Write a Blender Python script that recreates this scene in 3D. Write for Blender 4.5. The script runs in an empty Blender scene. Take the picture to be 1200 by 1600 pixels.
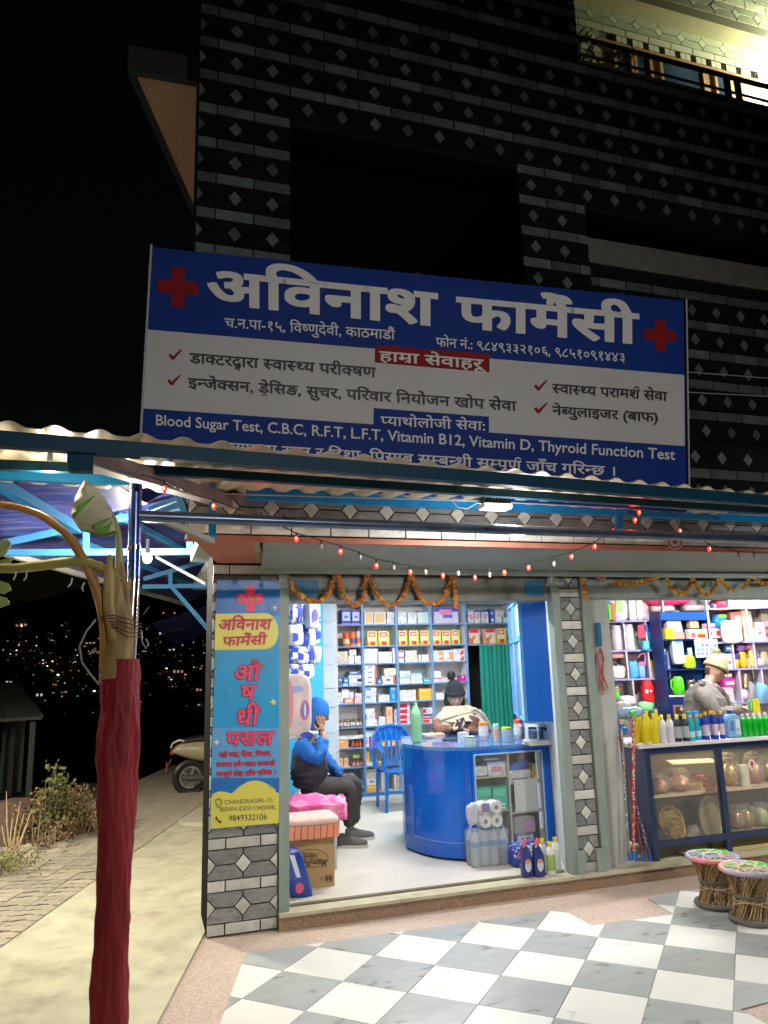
import bpy, bmesh, math, random
from math import sin, cos, pi, radians
from mathutils import Vector, Matrix
R = random.Random(7)
S = bpy.context.scene
COL = S.collection

# ------------------------------------------------------------------ camera
CAM_H = 1.7
FPX = 1165.5                       # focal length in pixels of the 1200x1600 frame
YAW, PITCH, ROLL = radians(18.0), radians(11.567), radians(-1.625)
_fwd = Vector((sin(YAW)*cos(PITCH), cos(YAW)*cos(PITCH), sin(PITCH)))
_r0 = Vector((cos(YAW), -sin(YAW), 0.0)); _u0 = _r0.cross(_fwd)
_right = _r0*cos(ROLL) + _u0*sin(ROLL)
_up = -_r0*sin(ROLL) + _u0*cos(ROLL)
cam_data = bpy.data.cameras.new('camera')
cam = bpy.data.objects.new('camera', cam_data); COL.objects.link(cam)
cam.matrix_world = Matrix(((_right.x, _up.x, -_fwd.x, 0.0), (_right.y, _up.y, -_fwd.y, 0.0),
                           (_right.z, _up.z, -_fwd.z, CAM_H), (0, 0, 0, 1)))
cam_data.sensor_fit = 'VERTICAL'; cam_data.sensor_height = 24.0
cam_data.lens = 24.0*FPX/1600.0
cam_data.clip_start = 0.05; cam_data.clip_end = 3000.0
S.camera = cam
CAMP = Vector((0, 0, CAM_H))

# ------------------------------------------------------------------ night sky
world = bpy.data.worlds.new('World'); S.world = world; world.use_nodes = True
wn = world.node_tree
sky = wn.nodes.new('ShaderNodeTexSky'); sky.sky_type = 'NISHITA'; sky.sun_disc = False
sky.sun_elevation = radians(2.0); sky.sun_rotation = radians(200.0)
bg = wn.nodes['Background']; wn.links.new(sky.outputs[0], bg.inputs[0]); bg.inputs[1].default_value = 0.0012
moon = bpy.data.lights.new('moon', 'SUN'); moon.energy = 0.004; moon.angle = radians(0.5); moon.color = (0.8, 0.9, 1.0)
mo = bpy.data.objects.new('moon', moon); COL.objects.link(mo); mo.rotation_euler = (radians(50), 0, radians(-20))
S.view_settings.view_transform = 'Standard'; S.view_settings.look = 'None'
S.view_settings.exposure = 0.0; S.view_settings.gamma = 1.0; S.view_settings.use_curve_mapping = False
S.cycles.use_denoising = True
S.cycles.sample_clamp_indirect = 4.0
S.cycles.max_bounces = 8; S.cycles.transparent_max_bounces = 12
S.cycles.caustics_reflective = False; S.cycles.caustics_refractive = False

# ------------------------------------------------------------------ points from sight lines
def ray(x, y):
    return _right*((x-600)/FPX) - _up*((y-800)/FPX) + _fwd
def P(x, y, Y):                    # the point seen at pixel x,y at depth Y
    d = ray(x, y); return CAMP + d*(Y/d.y)
def G(x, y, z=0.0):                # the point seen at pixel x,y at height z
    d = ray(x, y); return CAMP + d*((z-CAM_H)/d.z)
def onplane(x, y, p0, n):
    d = ray(x, y); return CAMP + d*((p0-CAMP).dot(n)/d.dot(n))
def V(*a): return Vector(a)

# ------------------------------------------------------------------ materials
MATS = {}
def mat(name, col, rough=0.6, metal=0.0, var=0.12, scale=14.0, bump=0.0, bscale=40.0, rnd=0.0, alpha=1.0, trans=0.0,
        coat=0.0, emit=None, estr=0.0, dirt=None, dscale=3.0, damt=0.5, dr=(0.5, 0.72), spec=0.5, ior=1.45, stretch=None, sss=0.0):
    if name in MATS: return MATS[name]
    m = bpy.data.materials.new(name); m.use_nodes = True; MATS[name] = m
    nt = m.node_tree; N = nt.nodes; L = nt.links; b = N['Principled BSDF']
    b.inputs['Roughness'].default_value = rough; b.inputs['Metallic'].default_value = metal
    b.inputs['Specular IOR Level'].default_value = spec; b.inputs['IOR'].default_value = ior
    b.inputs['Coat Weight'].default_value = coat
    b.inputs['Transmission Weight'].default_value = trans
    b.inputs['Alpha'].default_value = alpha
    if sss: b.inputs['Subsurface Weight'].default_value = sss; b.inputs['Subsurface Scale'].default_value = 0.01
    tc = N.new('ShaderNodeTexCoord'); mp = N.new('ShaderNodeMapping'); L.new(tc.outputs['Object'], mp.inputs[0])
    if stretch: mp.inputs['Scale'].default_value = stretch
    nz = N.new('ShaderNodeTexNoise'); nz.inputs['Scale'].default_value = scale; nz.inputs['Detail'].default_value = 5
    L.new(mp.outputs[0], nz.inputs['Vector'])
    if rnd:
        oi = N.new('ShaderNodeObjectInfo'); ad = N.new('ShaderNodeVectorMath'); ad.operation = 'ADD'
        sc_ = N.new('ShaderNodeMath'); sc_.operation = 'MULTIPLY'; sc_.inputs[1].default_value = 37.0
        L.new(oi.outputs['Random'], sc_.inputs[0]); L.new(mp.outputs[0], ad.inputs[0]); L.new(sc_.outputs[0], ad.inputs[1])
        L.new(ad.outputs[0], nz.inputs['Vector'])
    mr = N.new('ShaderNodeMapRange'); mr.inputs[1].default_value = 0.25; mr.inputs[2].default_value = 0.75
    mr.inputs[3].default_value = 1-var; mr.inputs[4].default_value = 1+var
    L.new(nz.outputs[0], mr.inputs[0])
    val = mr.outputs[0]
    if rnd:
        m2 = N.new('ShaderNodeMapRange'); m2.inputs[3].default_value = 1-rnd; m2.inputs[4].default_value = 1+rnd
        L.new(oi.outputs['Random'], m2.inputs[0])
        mm = N.new('ShaderNodeMath'); mm.operation = 'MULTIPLY'; L.new(val, mm.inputs[0]); L.new(m2.outputs[0], mm.inputs[1]); val = mm.outputs[0]
    vm = N.new('ShaderNodeVectorMath'); vm.operation = 'SCALE'; vm.inputs[0].default_value = col[:3]; L.new(val, vm.inputs['Scale'])
    out = vm.outputs[0]
    if dirt:
        n2 = N.new('ShaderNodeTexNoise'); n2.inputs['Scale'].default_value = dscale; n2.inputs['Detail'].default_value = 8; n2.inputs['Roughness'].default_value = 0.65
        L.new(mp.outputs[0], n2.inputs['Vector'])
        r2 = N.new('ShaderNodeMapRange'); r2.inputs[1].default_value, r2.inputs[2].default_value = dr; r2.inputs[4].default_value = damt
        L.new(n2.outputs[0], r2.inputs[0])
        mx = N.new('ShaderNodeMix'); mx.data_type = 'RGBA'; mx.inputs['B'].default_value = (*dirt, 1)
        L.new(r2.outputs[0], mx.inputs['Factor']); L.new(out, mx.inputs['A']); out = mx.outputs['Result']
    L.new(out, b.inputs['Base Color'])
    if rough > 0.08:
        rr = N.new('ShaderNodeMapRange'); rr.inputs[3].default_value = max(0.02, rough-0.08); rr.inputs[4].default_value = min(1, rough+0.08)
        L.new(nz.outputs[0], rr.inputs[0]); L.new(rr.outputs[0], b.inputs['Roughness'])
    if bump:
        nb = N.new('ShaderNodeTexNoise'); nb.inputs['Scale'].default_value = bscale; nb.inputs['Detail'].default_value = 6
        L.new(mp.outputs[0], nb.inputs['Vector'])
        bp = N.new('ShaderNodeBump'); bp.inputs['Strength'].default_value = bump; bp.inputs['Distance'].default_value = 0.01
        L.new(nb.outputs[0], bp.inputs['Height']); L.new(bp.outputs[0], b.inputs['Normal'])
    if emit:
        b.inputs['Emission Color'].default_value = (*emit, 1); b.inputs['Emission Strength'].default_value = estr
    return m

def flat(name, col, rough=0.5, **k):
    k.setdefault('var', 0.05); return mat(name, col, rough, **k)

# ------------------------------------------------------------------ mesh builder
ORG = {}
def origin(p): return ORG.get(p.name, Vector((0, 0, 0))) if p else Vector((0, 0, 0))
class MB:
    def __init__(s): s.v = []; s.f = []; s.m = []; s.k = 0
    def add(s, vs, fs, k=None):
        n = len(s.v); s.v += [Vector(v) for v in vs]; s.f += [tuple(n+i for i in f) for f in fs]
        s.m += [s.k if k is None else k]*len(fs); return s
    def box(s, a, b, k=None):
        x0, y0, z0 = [min(p, q) for p, q in zip(a, b)]; x1, y1, z1 = [max(p, q) for p, q in zip(a, b)]
        return s.add([(x0,y0,z0),(x1,y0,z0),(x1,y1,z0),(x0,y1,z0),(x0,y0,z1),(x1,y0,z1),(x1,y1,z1),(x0,y1,z1)],
                     [(0,3,2,1),(4,5,6,7),(0,1,5,4),(1,2,6,5),(2,3,7,6),(3,0,4,7)], k)
    def obox(s, c, ex, ey, ez, k=None):      # oriented box: centre and three half-extent vectors
        c, ex, ey, ez = Vector(c), Vector(ex), Vector(ey), Vector(ez)
        vs = [c+ex*i+ey*j+ez*l for l in (-1, 1) for i, j in ((-1,-1),(1,-1),(1,1),(-1,1))]
        return s.add(vs, [(0,3,2,1),(4,5,6,7),(0,1,5,4),(1,2,6,5),(2,3,7,6),(3,0,4,7)], k)
    def beam(s, a, b, w, h, k=None, up=(0,0,1)):
        a, b = Vector(a), Vector(b); d = (b-a)
        sd = d.cross(Vector(up)).normalized(); u = sd.cross(d).normalized()
        return s.obox((a+b)/2, d/2, sd*w/2, u*h/2, k)
    def prism(s, poly, off, k=None):         # polygon of 3-D points pushed along off
        n = len(poly); off = Vector(off); vs = [Vector(p) for p in poly]+[Vector(p)+off for p in poly]
        fs = [tuple(range(n-1, -1, -1)), tuple(range(n, 2*n))]+[(i, (i+1) % n, n+(i+1) % n, n+i) for i in range(n)]
        return s.add(vs, fs, k)
    def tube(s, path, r, n=8, k=None, cap=True, flatten=1.0):
        path = [Vector(p) for p in path]; rs = r if isinstance(r, (list, tuple)) else [r]*len(path)
        vs, fs = [], []; pu = None
        for i, p in enumerate(path):
            t = (path[min(i+1, len(path)-1)]-path[max(i-1, 0)])
            if t.length < 1e-9: t = Vector((0, 0, 1))
            t.normalize()
            if pu is None:
                pu = t.orthogonal().normalized() if abs(t.z) > .9 else t.cross(Vector((0, 0, 1))).normalized()
            u = (pu-t*pu.dot(t)).normalized(); w = t.cross(u); pu = u
            for j in range(n):
                a = 2*pi*j/n; vs.append(p+u*cos(a)*rs[i]+w*sin(a)*rs[i]*flatten)
        for i in range(len(path)-1):
            for j in range(n):
                fs.append((i*n+j, i*n+(j+1) % n, (i+1)*n+(j+1) % n, (i+1)*n+j))
        if cap: fs += [tuple(range(n-1, -1, -1)), tuple((len(path)-1)*n+j for j in range(n))]
        return s.add(vs, fs, k)
    def lathe(s, c, prof, n=16, k=None, sx=1.0, sy=1.0, ks=None, rot=0.0):   # prof: (radius, height)
        c = Vector(c); vs = []; b = len(s.v)
        for r, h in prof:
            for j in range(n):
                a = 2*pi*j/n
                x, y = r*cos(a)*sx, r*sin(a)*sy
                vs.append(c+Vector((x*cos(rot)-y*sin(rot), x*sin(rot)+y*cos(rot), h)))
        for i in range(len(prof)-1):
            kk = ks[i] if ks else k
            s.add([], [], kk); 
            s.f += [(b+i*n+j, b+i*n+(j+1) % n, b+(i+1)*n+(j+1) % n, b+(i+1)*n+j) for j in range(n)]
            s.m += [s.k if kk is None else kk]*n
        s.v += vs
        k0 = ks[0] if ks else k; k1 = ks[-1] if ks else k
        s.f += [tuple(b+j for j in range(n-1, -1, -1)), tuple(b+(len(prof)-1)*n+j for j in range(n))]
        s.m += [s.k if k0 is None else k0, s.k if k1 is None else k1]
        return s
    def quad(s, *p, k=None): return s.add(p, [tuple(range(len(p)))], k)
    def grid(s, fn, nu, nv, k=None, thick=None):
        vs = [fn(i/nu, j/nv) for j in range(nv+1) for i in range(nu+1)]
        fs = [(j*(nu+1)+i, j*(nu+1)+i+1, (j+1)*(nu+1)+i+1, (j+1)*(nu+1)+i) for j in range(nv) for i in range(nu)]
        return s.add(vs, fs, k)
    def ball(s, c, rx, ry, rz, n=12, m=8, k=None):
        c = Vector(c); prof = [(max(1e-4, sin(pi*i/m)), -cos(pi*i/m)) for i in range(m+1)]
        b = MB(); b.lathe((0, 0, 0), prof, n)
        return s.add([c+Vector((v.x*rx, v.y*ry, v.z*rz)) for v in b.v], b.f, k)
    def xform(s, M): s.v = [M @ v for v in s.v]; return s
    def build(s, name, mats, parent=None, smooth=False, bevel=0.0, jit=0.0):
        o0 = origin(parent)
        me = bpy.data.meshes.new(name)
        me.from_pydata([tuple(v-o0) for v in s.v], [], s.f)
        mats = mats if isinstance(mats, (list, tuple)) else [mats]
        for m in mats: me.materials.append(m)
        if len(mats) > 1: me.polygons.foreach_set('material_index', s.m)
        if smooth: me.polygons.foreach_set('use_smooth', [True]*len(s.f))
        bm = bmesh.new(); bm.from_mesh(me); bmesh.ops.recalc_face_normals(bm, faces=bm.faces); 
        if bevel: bmesh.ops.bevel(bm, geom=list(bm.edges), offset=bevel, segments=1, affect='EDGES')
        bm.to_mesh(me); bm.free()
        if smooth and smooth != 'all':
            try: me.set_sharp_from_angle(angle=radians(40))
            except Exception: pass
        o = bpy.data.objects.new(name, me); COL.objects.link(o)
        if parent: o.parent = parent
        ORG[o.name] = o0
        return o
def thing(name, label, cat, loc=(0, 0, 0), group=None):
    o = bpy.data.objects.new(name, None); COL.objects.link(o); o.location = loc; o.empty_display_size = 0.1
    ORG[o.name] = Vector(loc); tag(o, label, cat, group); return o
def tag(o, label, cat, group=None):
    o['label'] = label; o['category'] = cat
    if group: o['group'] = group
    return o
def struct(o): o['kind'] = 'structure'; return o
def stuff(o, label=None, cat=None):
    o['kind'] = 'stuff'
    if label: o['label'] = label; o['category'] = cat
    return o
def inst(me, name, loc, parent=None, rot=None, scale=None):
    o = bpy.data.objects.new(name, me); COL.objects.link(o); o.location = Vector(loc)-origin(parent)
    if rot: o.rotation_euler = rot
    if scale: o.scale = scale
    if parent: o.parent = parent
    return o
def dup(root, loc, label, rotz=None, group=None, scale=None):
    r = root.copy(); COL.objects.link(r); r.location = loc
    if rotz is not None: r.rotation_euler = (0, 0, rotz)
    if scale: r.scale = scale
    r['label'] = label
    if group: r['group'] = group
    for ch in list(root.children):
        c = ch.copy(); COL.objects.link(c); c.parent = r
        for g in list(ch.children):
            d = g.copy(); COL.objects.link(d); d.parent = c
    return r

# ------------------------------------------------------------------ lettering (flat print)
_gc = {}
def glyph_mesh(s, bold):
    key = (s, bold)
    if key in _gc: return _gc[key]
    def mk(body):
        c = bpy.data.curves.new('t', 'FONT'); c.body = body; c.size = 1.0; c.offset = bold; c.resolution_u = 3
        o = bpy.data.objects.new('t', c); COL.objects.link(o)
        dg = bpy.context.evaluated_depsgraph_get(); dg.update()
        me = o.evaluated_get(dg).to_mesh()
        vs = [(v.co.x, v.co.y) for v in me.vertices]; fs = [tuple(p.vertices) for p in me.polygons]
        bpy.data.objects.remove(o); bpy.data.curves.remove(c)
        return vs, fs
    vs, fs = mk(s)
    ref = '।' if any('\u0900' <= ch <= '\u097f' for ch in s) else 'I'
    a = mk(s+ref)[0]; b = mk(ref)[0]
    adv = max(v[0] for v in a)-max(v[0] for v in b)
    _gc[key] = (vs, fs, adv); return _gc[key]
def clip_right(vs, fs, xc):
    bm = bmesh.new(); bv = [bm.verts.new((x, y, 0)) for x, y in vs]
    for f in fs:
        try: bm.faces.new([bv[i] for i in f])
        except ValueError: pass
    bmesh.ops.bisect_plane(bm, geom=bm.verts[:]+bm.edges[:]+bm.faces[:], plane_co=(xc, 0, 0), plane_no=(1, 0, 0), clear_outer=True)
    bm.verts.index_update()
    out = ([(v.co.x, v.co.y) for v in bm.verts], [tuple(v.index for v in f.verts) for f in bm.faces]); bm.free(); return out
def layout(text, bold=0.0):
    """{c} = half form of c; ^ = reph hook over the letter before; ~ = subjoined r; <x> = small x below"""
    V_, F_, x = [], [], 0.0
    def put(vs, fs, dx, dy=0.0, s=1.0):
        n = len(V_); V_.extend((a*s+dx, b*s+dy) for a, b in vs); F_.extend(tuple(n+i for i in f) for f in fs)
    i = 0; run = ''
    def flush():
        nonlocal run, x
        if run:
            for part in run.split(' '):
                pass
            vs, fs, adv = glyph_mesh(run, bold); put(vs, fs, x); x += adv; run = ''
    while i < len(text):
        ch = text[i]
        if ch == '{':
            flush(); c = text[i+1]; i += 3
            vs, fs, adv = glyph_mesh(c, bold)
            if c == 'क': cut = adv-0.19
            else: cut = adv-0.185
            cut -= bold*0.5
            v2, f2 = clip_right(vs, fs, cut); put(v2, f2, x); x += cut+bold*0.5-0.005; continue
        if ch == '<':
            flush(); c = text[i+1]; i += 3
            vs, fs, adv = glyph_mesh(c, bold); put(vs, fs, x-adv*0.62-0.03, -0.27, 0.55); continue
        if ch == '^':
            flush(); w = 0.045+bold; pts = []
            for k in range(9):
                a = pi*(1.05-k/8*1.0); pts.append((x-0.17+0.10*cos(a), 0.70+0.11*sin(a)))
            vs = []
            for px_, py_ in pts:
                cx, cy = x-0.17, 0.70; d = math.hypot(px_-cx, py_-cy) or 1
                vs += [(px_, py_), (px_+(px_-cx)/d*w*1.3, py_+(py_-cy)/d*w*1.3)]
            put(vs, [(2*k, 2*k+2, 2*k+3, 2*k+1) for k in range(8)], 0); i += 1; continue
        if ch == '~':
            flush(); w = 0.05+bold*1.4
            ax, ay = x-0.17, 0.17
            if text[i-1] in 'टड':
                ax, ay = x-0.26, -0.06
                put([(ax-.13, ay-.13), (ax, ay), (ax+.13, ay-.13), (ax+.13, ay-.13-w), (ax, ay-w), (ax-.13, ay-.13-w)], [(0, 1, 4, 5), (1, 2, 3, 4)], 0); i += 1; continue
            put([(ax, ay), (ax+w, ay-w*.3), (ax-0.13, ay-0.13-w*.6), (ax-0.16, ay-0.13+w*.2)], [(0, 1, 2, 3)], 0); i += 1; continue
        run += ch; i += 1
        if ch == ' ': flush()
    flush()
    return V_, F_, x
HEAD = 0.655                        # height of the Devanagari head line for size 1
def lettering(name, text, A, B, drop, m, parent, fn, bold=0.0, top=None, off=0.0, italic=0.0, ref=None):
    """A,B: pixel ends of the head line (or base line when top=True); drop: pixels from head line to base line (or cap height).
    fn maps a pixel to a point on the printed surface."""
    fat = max(0, bold-.014); vs, fs, w = layout(text, min(bold, .014))
    xs = [v[0] for v in vs]; x0, x1 = min(xs), max(xs)
    h = ref or (HEAD if top is None else 0.70)
    mb = MB(); pts = []
    sh = [(0, 0)]+([(fat*cos(a), fat*sin(a)) for a in (pi/4, 3*pi/4, 5*pi/4, 7*pi/4)] if fat else [])
    vs = [(x+dx, y+dy) for dx, dy in sh for x, y in vs]; nn = len(vs)//len(sh)
    fs = [tuple(i+nn*k for i in f) for k in range(len(sh)) for f in fs]
    for q, (x, y) in enumerate(vs):
        x = x+italic*y
        t = (x-x0)/(x1-x0)
        bx, by = A[0]+(B[0]-A[0])*t, A[1]+(B[1]-A[1])*t
        py = by+(h-y)/h*drop if top is None else by-y/h*drop
        px = bx - (0 if top is None else 0)
        pts.append(fn(px, py, off+q//nn*.0009))
    mb.add(pts, fs)
    return mb.build(name, m, parent)
# ------------------------------------------------------------------ shared colours
YF = 5.393        # shop front line
YU = 4.53         # overhanging upper storeys
WHITE_TILE = mat('white_stone', (0.60, 0.60, 0.54), 0.55, var=0.12, scale=9, bump=0.25, bscale=30, rnd=0.2, dirt=(0.26, 0.24, 0.18), damt=0.6, dscale=9)
GREY_TILE = mat('grey_slate', (0.21, 0.215, 0.21), 0.6, var=0.35, scale=16, bump=0.4, bscale=45, rnd=0.22, dirt=(0.2, 0.19, 0.18), damt=0.35, dscale=9, stretch=(1, 1, 3))
DARK_TILE = mat('dark_slate', (0.006, 0.0075, 0.0075), 0.8, spec=.08, var=0.25, scale=16, bump=0.4, bscale=45, rnd=0.3)  # darker copy of the grey slate, upper-storey dimness put into its colour
DIM_WHITE = mat('dimmed_white_stone', (0.088, 0.106, 0.10), 0.75, spec=.2, var=0.3, scale=9, bump=0.3, bscale=30, rnd=0.38, dirt=(0.10, 0.11, 0.10), damt=0.6, dscale=7)  # upper-storey copy of the white stone, night dimness put into its colour
CREAM_TILE = mat('cream_stone', (0.62, 0.62, 0.5), 0.5, var=0.08, bump=0.2, rnd=0.08)
PALE_GREEN_TILE = mat('pale_green_stone', (0.36, 0.39, 0.3), 0.5, var=0.12, bump=0.2, rnd=0.1)
GROUT = mat('grout', (0.012, 0.012, 0.012), 0.9, spec=.05)
GROUT_L = mat('old_grout', (0.13, 0.13, 0.1), 0.9)
NAVY = mat('navy_paint', (0.004, 0.045, 0.085), 0.5, spec=.2, var=0.15, bump=0.05, dirt=(0.03, 0.06, 0.08), damt=0.4)
SKYB = mat('blue_paint', (0.008, 0.20, 0.50), 0.4, spec=.3, var=0.1, bump=0.05)
LBLUE = mat('pale_blue_paint', (0.06, 0.27, 0.58), 0.5, spec=.3, var=0.1)
CONC = mat('concrete', (0.44, 0.42, 0.30), 0.85, var=0.16, scale=5, bump=0.35, bscale=60, dirt=(0.26, 0.22, 0.15), damt=0.8, dscale=2.6)
TERR = mat('terrazzo', (0.46, 0.36, 0.30), 0.4, var=0.42, scale=85, bump=0.1, dirt=(0.3, 0.27, 0.2), damt=0.4, dscale=2.2)
TERR_D = mat('terrazzo_riser', (0.27, 0.18, 0.12), 0.5, var=0.45, scale=95, bump=0.2, dirt=(0.16, 0.12, 0.08), damt=0.5, dscale=3)
MARB_W = mat('white_marble', (0.66, 0.67, 0.63), 0.3, var=0.05, scale=4, dirt=(0.56, 0.55, 0.47), damt=0.5, dscale=2.5, dr=(.35, .8), rnd=0.04, bump=.03, bscale=8)
MARB_G = mat('grey_marble', (0.29, 0.31, 0.31), 0.3, var=0.2, scale=5, stretch=(1, 2.4, 1), dirt=(0.36, 0.38, 0.36), damt=0.6, dscale=4, dr=(.35, .8), rnd=0.09, bump=.03, bscale=8)
TGROUT = mat('floor_grout', (0.34, 0.3, 0.2), 0.8)
PAVER = mat('paver', (0.33, 0.29, 0.22), 0.85, var=0.16, scale=20, bump=0.5, bscale=70, rnd=0.15, dirt=(0.24, 0.19, 0.12), damt=0.6, dscale=4)
SAND = mat('sand', (0.10, 0.075, 0.045), 0.95, var=0.2, scale=30, bump=0.4)
SOIL = mat('soil', (0.11, 0.07, 0.045), 0.95, var=0.35, scale=6, bump=0.8, bscale=20)
STEEL = mat('stainless', (0.62, 0.6, 0.58), 0.16, metal=1.0, var=0.05)
PGREEN = mat('grey_green_paint', (0.25, 0.30, 0.27), 0.5, var=0.1, bump=0.08, dirt=(0.14, 0.15, 0.12), damt=0.4, dscale=4, stretch=(1, 1, 0.4))

# ------------------------------------------------------------------ terrain and far valley
def hgt(x, y):
    d = math.hypot(x, y)
    z = -0.03
    if y > 13: z -= min(1, (y-13)/60)**0.8*9
    if y > 110: z += ((y-110)/330)**0.9*44*(1+0.22*sin(x*0.012+1)+0.12*sin(x*0.03+2))
    if x < -1.6 and y > 5 and y < 13: z += 0.02
    return z
mb = MB()
xs = [-900, -600, -420, -300, -220, -160, -110, -70, -40, -20, -10, -6, -3, 0, 3, 8, 20, 40, 70, 110, 160, 220, 300, 420, 600, 900]
ys = [-900, -200, -30, -6, 0, 4, 8, 11, 13, 15, 18, 22, 28, 36, 48, 64, 85, 110, 140, 180, 230, 290, 360, 440, 560, 900, 1500]
vs = [(x, y, hgt(x, y)) for y in ys for x in xs]; n = len(xs)
mb.add(vs, [(j*n+i, j*n+i+1, (j+1)*n+i+1, (j+1)*n+i) for j in range(len(ys)-1) for i in range(n-1)])
struct(mb.build('ground', mat('dry_earth', (0.05, 0.04, 0.028), 0.95, var=0.4, scale=3, bump=0.5), smooth='all'))

# lights of the town across the valley: real little lamps, too many to count
LW = [mat('town_lamp_white', (1, 1, 1), emit=(1, .92, .82), estr=2.6), mat('town_lamp_warm', (1, .8, .5), emit=(1, .58, .25), estr=2.6),
      mat('town_lamp_cool', (.8, .9, 1), emit=(.75, .88, 1), estr=2.2), mat('town_lamp_dim', (1, .8, .6), emit=(.9, .62, .4), estr=0.35)]
RL = random.Random(21)
mb = MB()
def on_hill(px, py):
    d = ray(px, py)
    t = 40.0
    while t < 900:
        p = CAMP+d*t
        if p.z < hgt(p.x, p.y)+0.6 or p.y > 560: return p
        t += 4
    return CAMP+d*330
for i in range(420):
    px = RL.uniform(-120, 420); py = RL.gauss(1034, 42)
    if py > 1115 or py < 950: continue
    if px < 60 and py < 960: continue
    p = on_hill(px, py)
    s = RL.choice([.1, .12, .16, .2, .28, .5])*p.y/330*.9
    w = s*RL.uniform(.8, 2.2); h = s*RL.uniform(.6, 1.2)
    mb.box((p.x-w/2, p.y-.2, p.z-h/2), (p.x+w/2, p.y+.2, p.z+h/2), RL.choices([0, 1, 2, 3], [2, 2.6, 1, 11])[0])
stuff(mb.build('town_lights', LW), 'scattered white and amber lights of the town across the dark valley', 'lights')
# houses on the far slope that can be told apart
HW = mat('far_house_wall', (0.16, 0.15, 0.13), 0.9); HR = mat('far_house_roof', (0.05, 0.05, 0.055), 0.9)
WIN = [mat('lit_window_warm', (1, .8, .5), emit=(1, .6, .3), estr=.4), mat('lit_window_white', (1, 1, 1), emit=(.95, 1, 1), estr=.5)]
FH = [(35, 975, 18, 0, 'pale house with an amber lit storey high on the slope'), (142, 1003, 16, 0, 'broad house with warm orange windows left of the red post'),
      (278, 1047, 18, 0, 'house with bright orange windows low on the slope right of the post'), (16, 1063, 12, 1, 'near house with two upright white windows at the left edge'),
      (268, 1014, 14, 1, 'grey house with a dim tall front right of the post'), (63, 1083, 13, 1, 'low house with a pale lit window above the shed'),
      (101, 1080, 12, 0, 'small house with one pinkish window beside the red post'), (237, 1085, 12, 1, 'small house with a dim white window under the orange one'),
      (255, 988, 15, 1, 'wide house with a string of white lamps under the canopy'), (310, 1075, 12, 0, 'small dark house with a faint window near the shop wall')]
for px, py, w, wi, lab in FH:
    p = on_hill(px, py); k = p.y/FPX; b = Vector((p.x, p.y-2.0*k*5, p.z-9*k))
    t = thing('valley_house', lab, 'house', b, 'houses on the far slope')
    W = w*k*.5; H = 15*k
    m = MB(); m.box(b+V(-W, 0, -2*k), b+V(W, 8*k, H)); m.build('wall', HW, t)
    m = MB(); m.prism([b+V(-W*1.1, -.6*k, H), b+V(W*1.1, -.6*k, H), b+V(W*1.1, 4*k, H+4*k), b+V(-W*1.1, 4*k, H+4*k)], (0, 0, .8*k)); m.build('roof', HR, t)
    for q in range(2 if w < 15 else 3):
        cx = (q-.5)*W*.8 if w < 15 else (q-1)*W*.6
        m = MB(); m.box(b+V(cx-1.3*k, -.25*k, H*.35), b+V(cx+1.3*k, .1*k, H*.35+RL.uniform(2, 4)*k)); m.build('window', WIN[wi], t)

# ------------------------------------------------------------------ ground round the shop
RD = Vector((sin(radians(18.7)), cos(radians(18.7)), 0)); RN = Vector((RD.y, -RD.x, 0))
A0 = G(0, 1485); A1 = G(320, 1255)      # edge between pavers and concrete slab
SE = Vector((0.461, YF, 0))              # corner of the building
L0 = A0-RD*4.2; L1 = A0+RD*7.2
K0 = G(322, 1455); K1 = G(247, 1600); kd = (K1-K0).normalized()
mb = MB(); z = 0.012
poly = [L0, K1+kd*2.5, K0, SE+V(.02, .12, 0), SE+V(.02, .12, 0)+RD*6.6, L1]
mb.prism([V(p.x, p.y, -.05) for p in poly], (0, 0, .05+z))
struct(mb.build('concrete_slab', CONC))
mb = MB(); q = G(300, 1292)
mb.lathe((q.x+.12, q.y+.2, 0.012), [(.26, 0), (.26, .03), (.24, .035)], 20)
tag(mb.build('manhole_cover', CONC), 'round concrete cover set in the slab beside the shop corner', 'cover')

# checkerboard terrace
TS = 0.22940*1.7; ga = radians(-43.333); gx, gy = 0.33198*1.7, 2.58187*1.7
U_ = Vector((cos(ga), sin(ga), 0)); W_ = Vector((-sin(ga), cos(ga), 0))
def gp(x, y): v = G(x, y); return (v.x, v.y)
Ktop = [gp(384, 1490), gp(862, 1423.5), gp(882, 1423.5), gp(925, 1447), gp(1053, 1429), gp(1012, 1405), gp(1068, 1391), gp(1300, 1408)]
Lb = gp(343, 1600); dl = (Lb[0]-Ktop[0][0], Lb[1]-Ktop[0][1])
Lbot = (Ktop[0][0]+dl[0]*4, Ktop[0][1]+dl[1]*4)
r1 = gp(1200, 1566); r2 = gp(1070, 1601); dr = (r1[0]-r2[0], r1[1]-r2[1])
Rt = (r1[0]+dr[0]*3, r1[1]+dr[1]*3); Rb = (r2[0]-dr[0]*.5, r2[1]-dr[1]*.5)
REG = [Ktop[0], Ktop[1], Ktop[2], Ktop[3], Ktop[4], Ktop[5], Ktop[6], Ktop[7], gp(1300, 1540), r2, Rb, (Rb[0]-1.2, 1.5), (Lbot[0], 1.5), Lbot]
def inside(p, poly):
    c = False; n = len(poly)
    for i in range(n):
        (x1, y1), (x2, y2) = poly[i], poly[(i+1) % n]
        if (y1 > p[1]) != (y2 > p[1]) and p[0] < (x2-x1)*(p[1]-y1)/(y2-y1)+x1: c = not c
    return c
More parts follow.
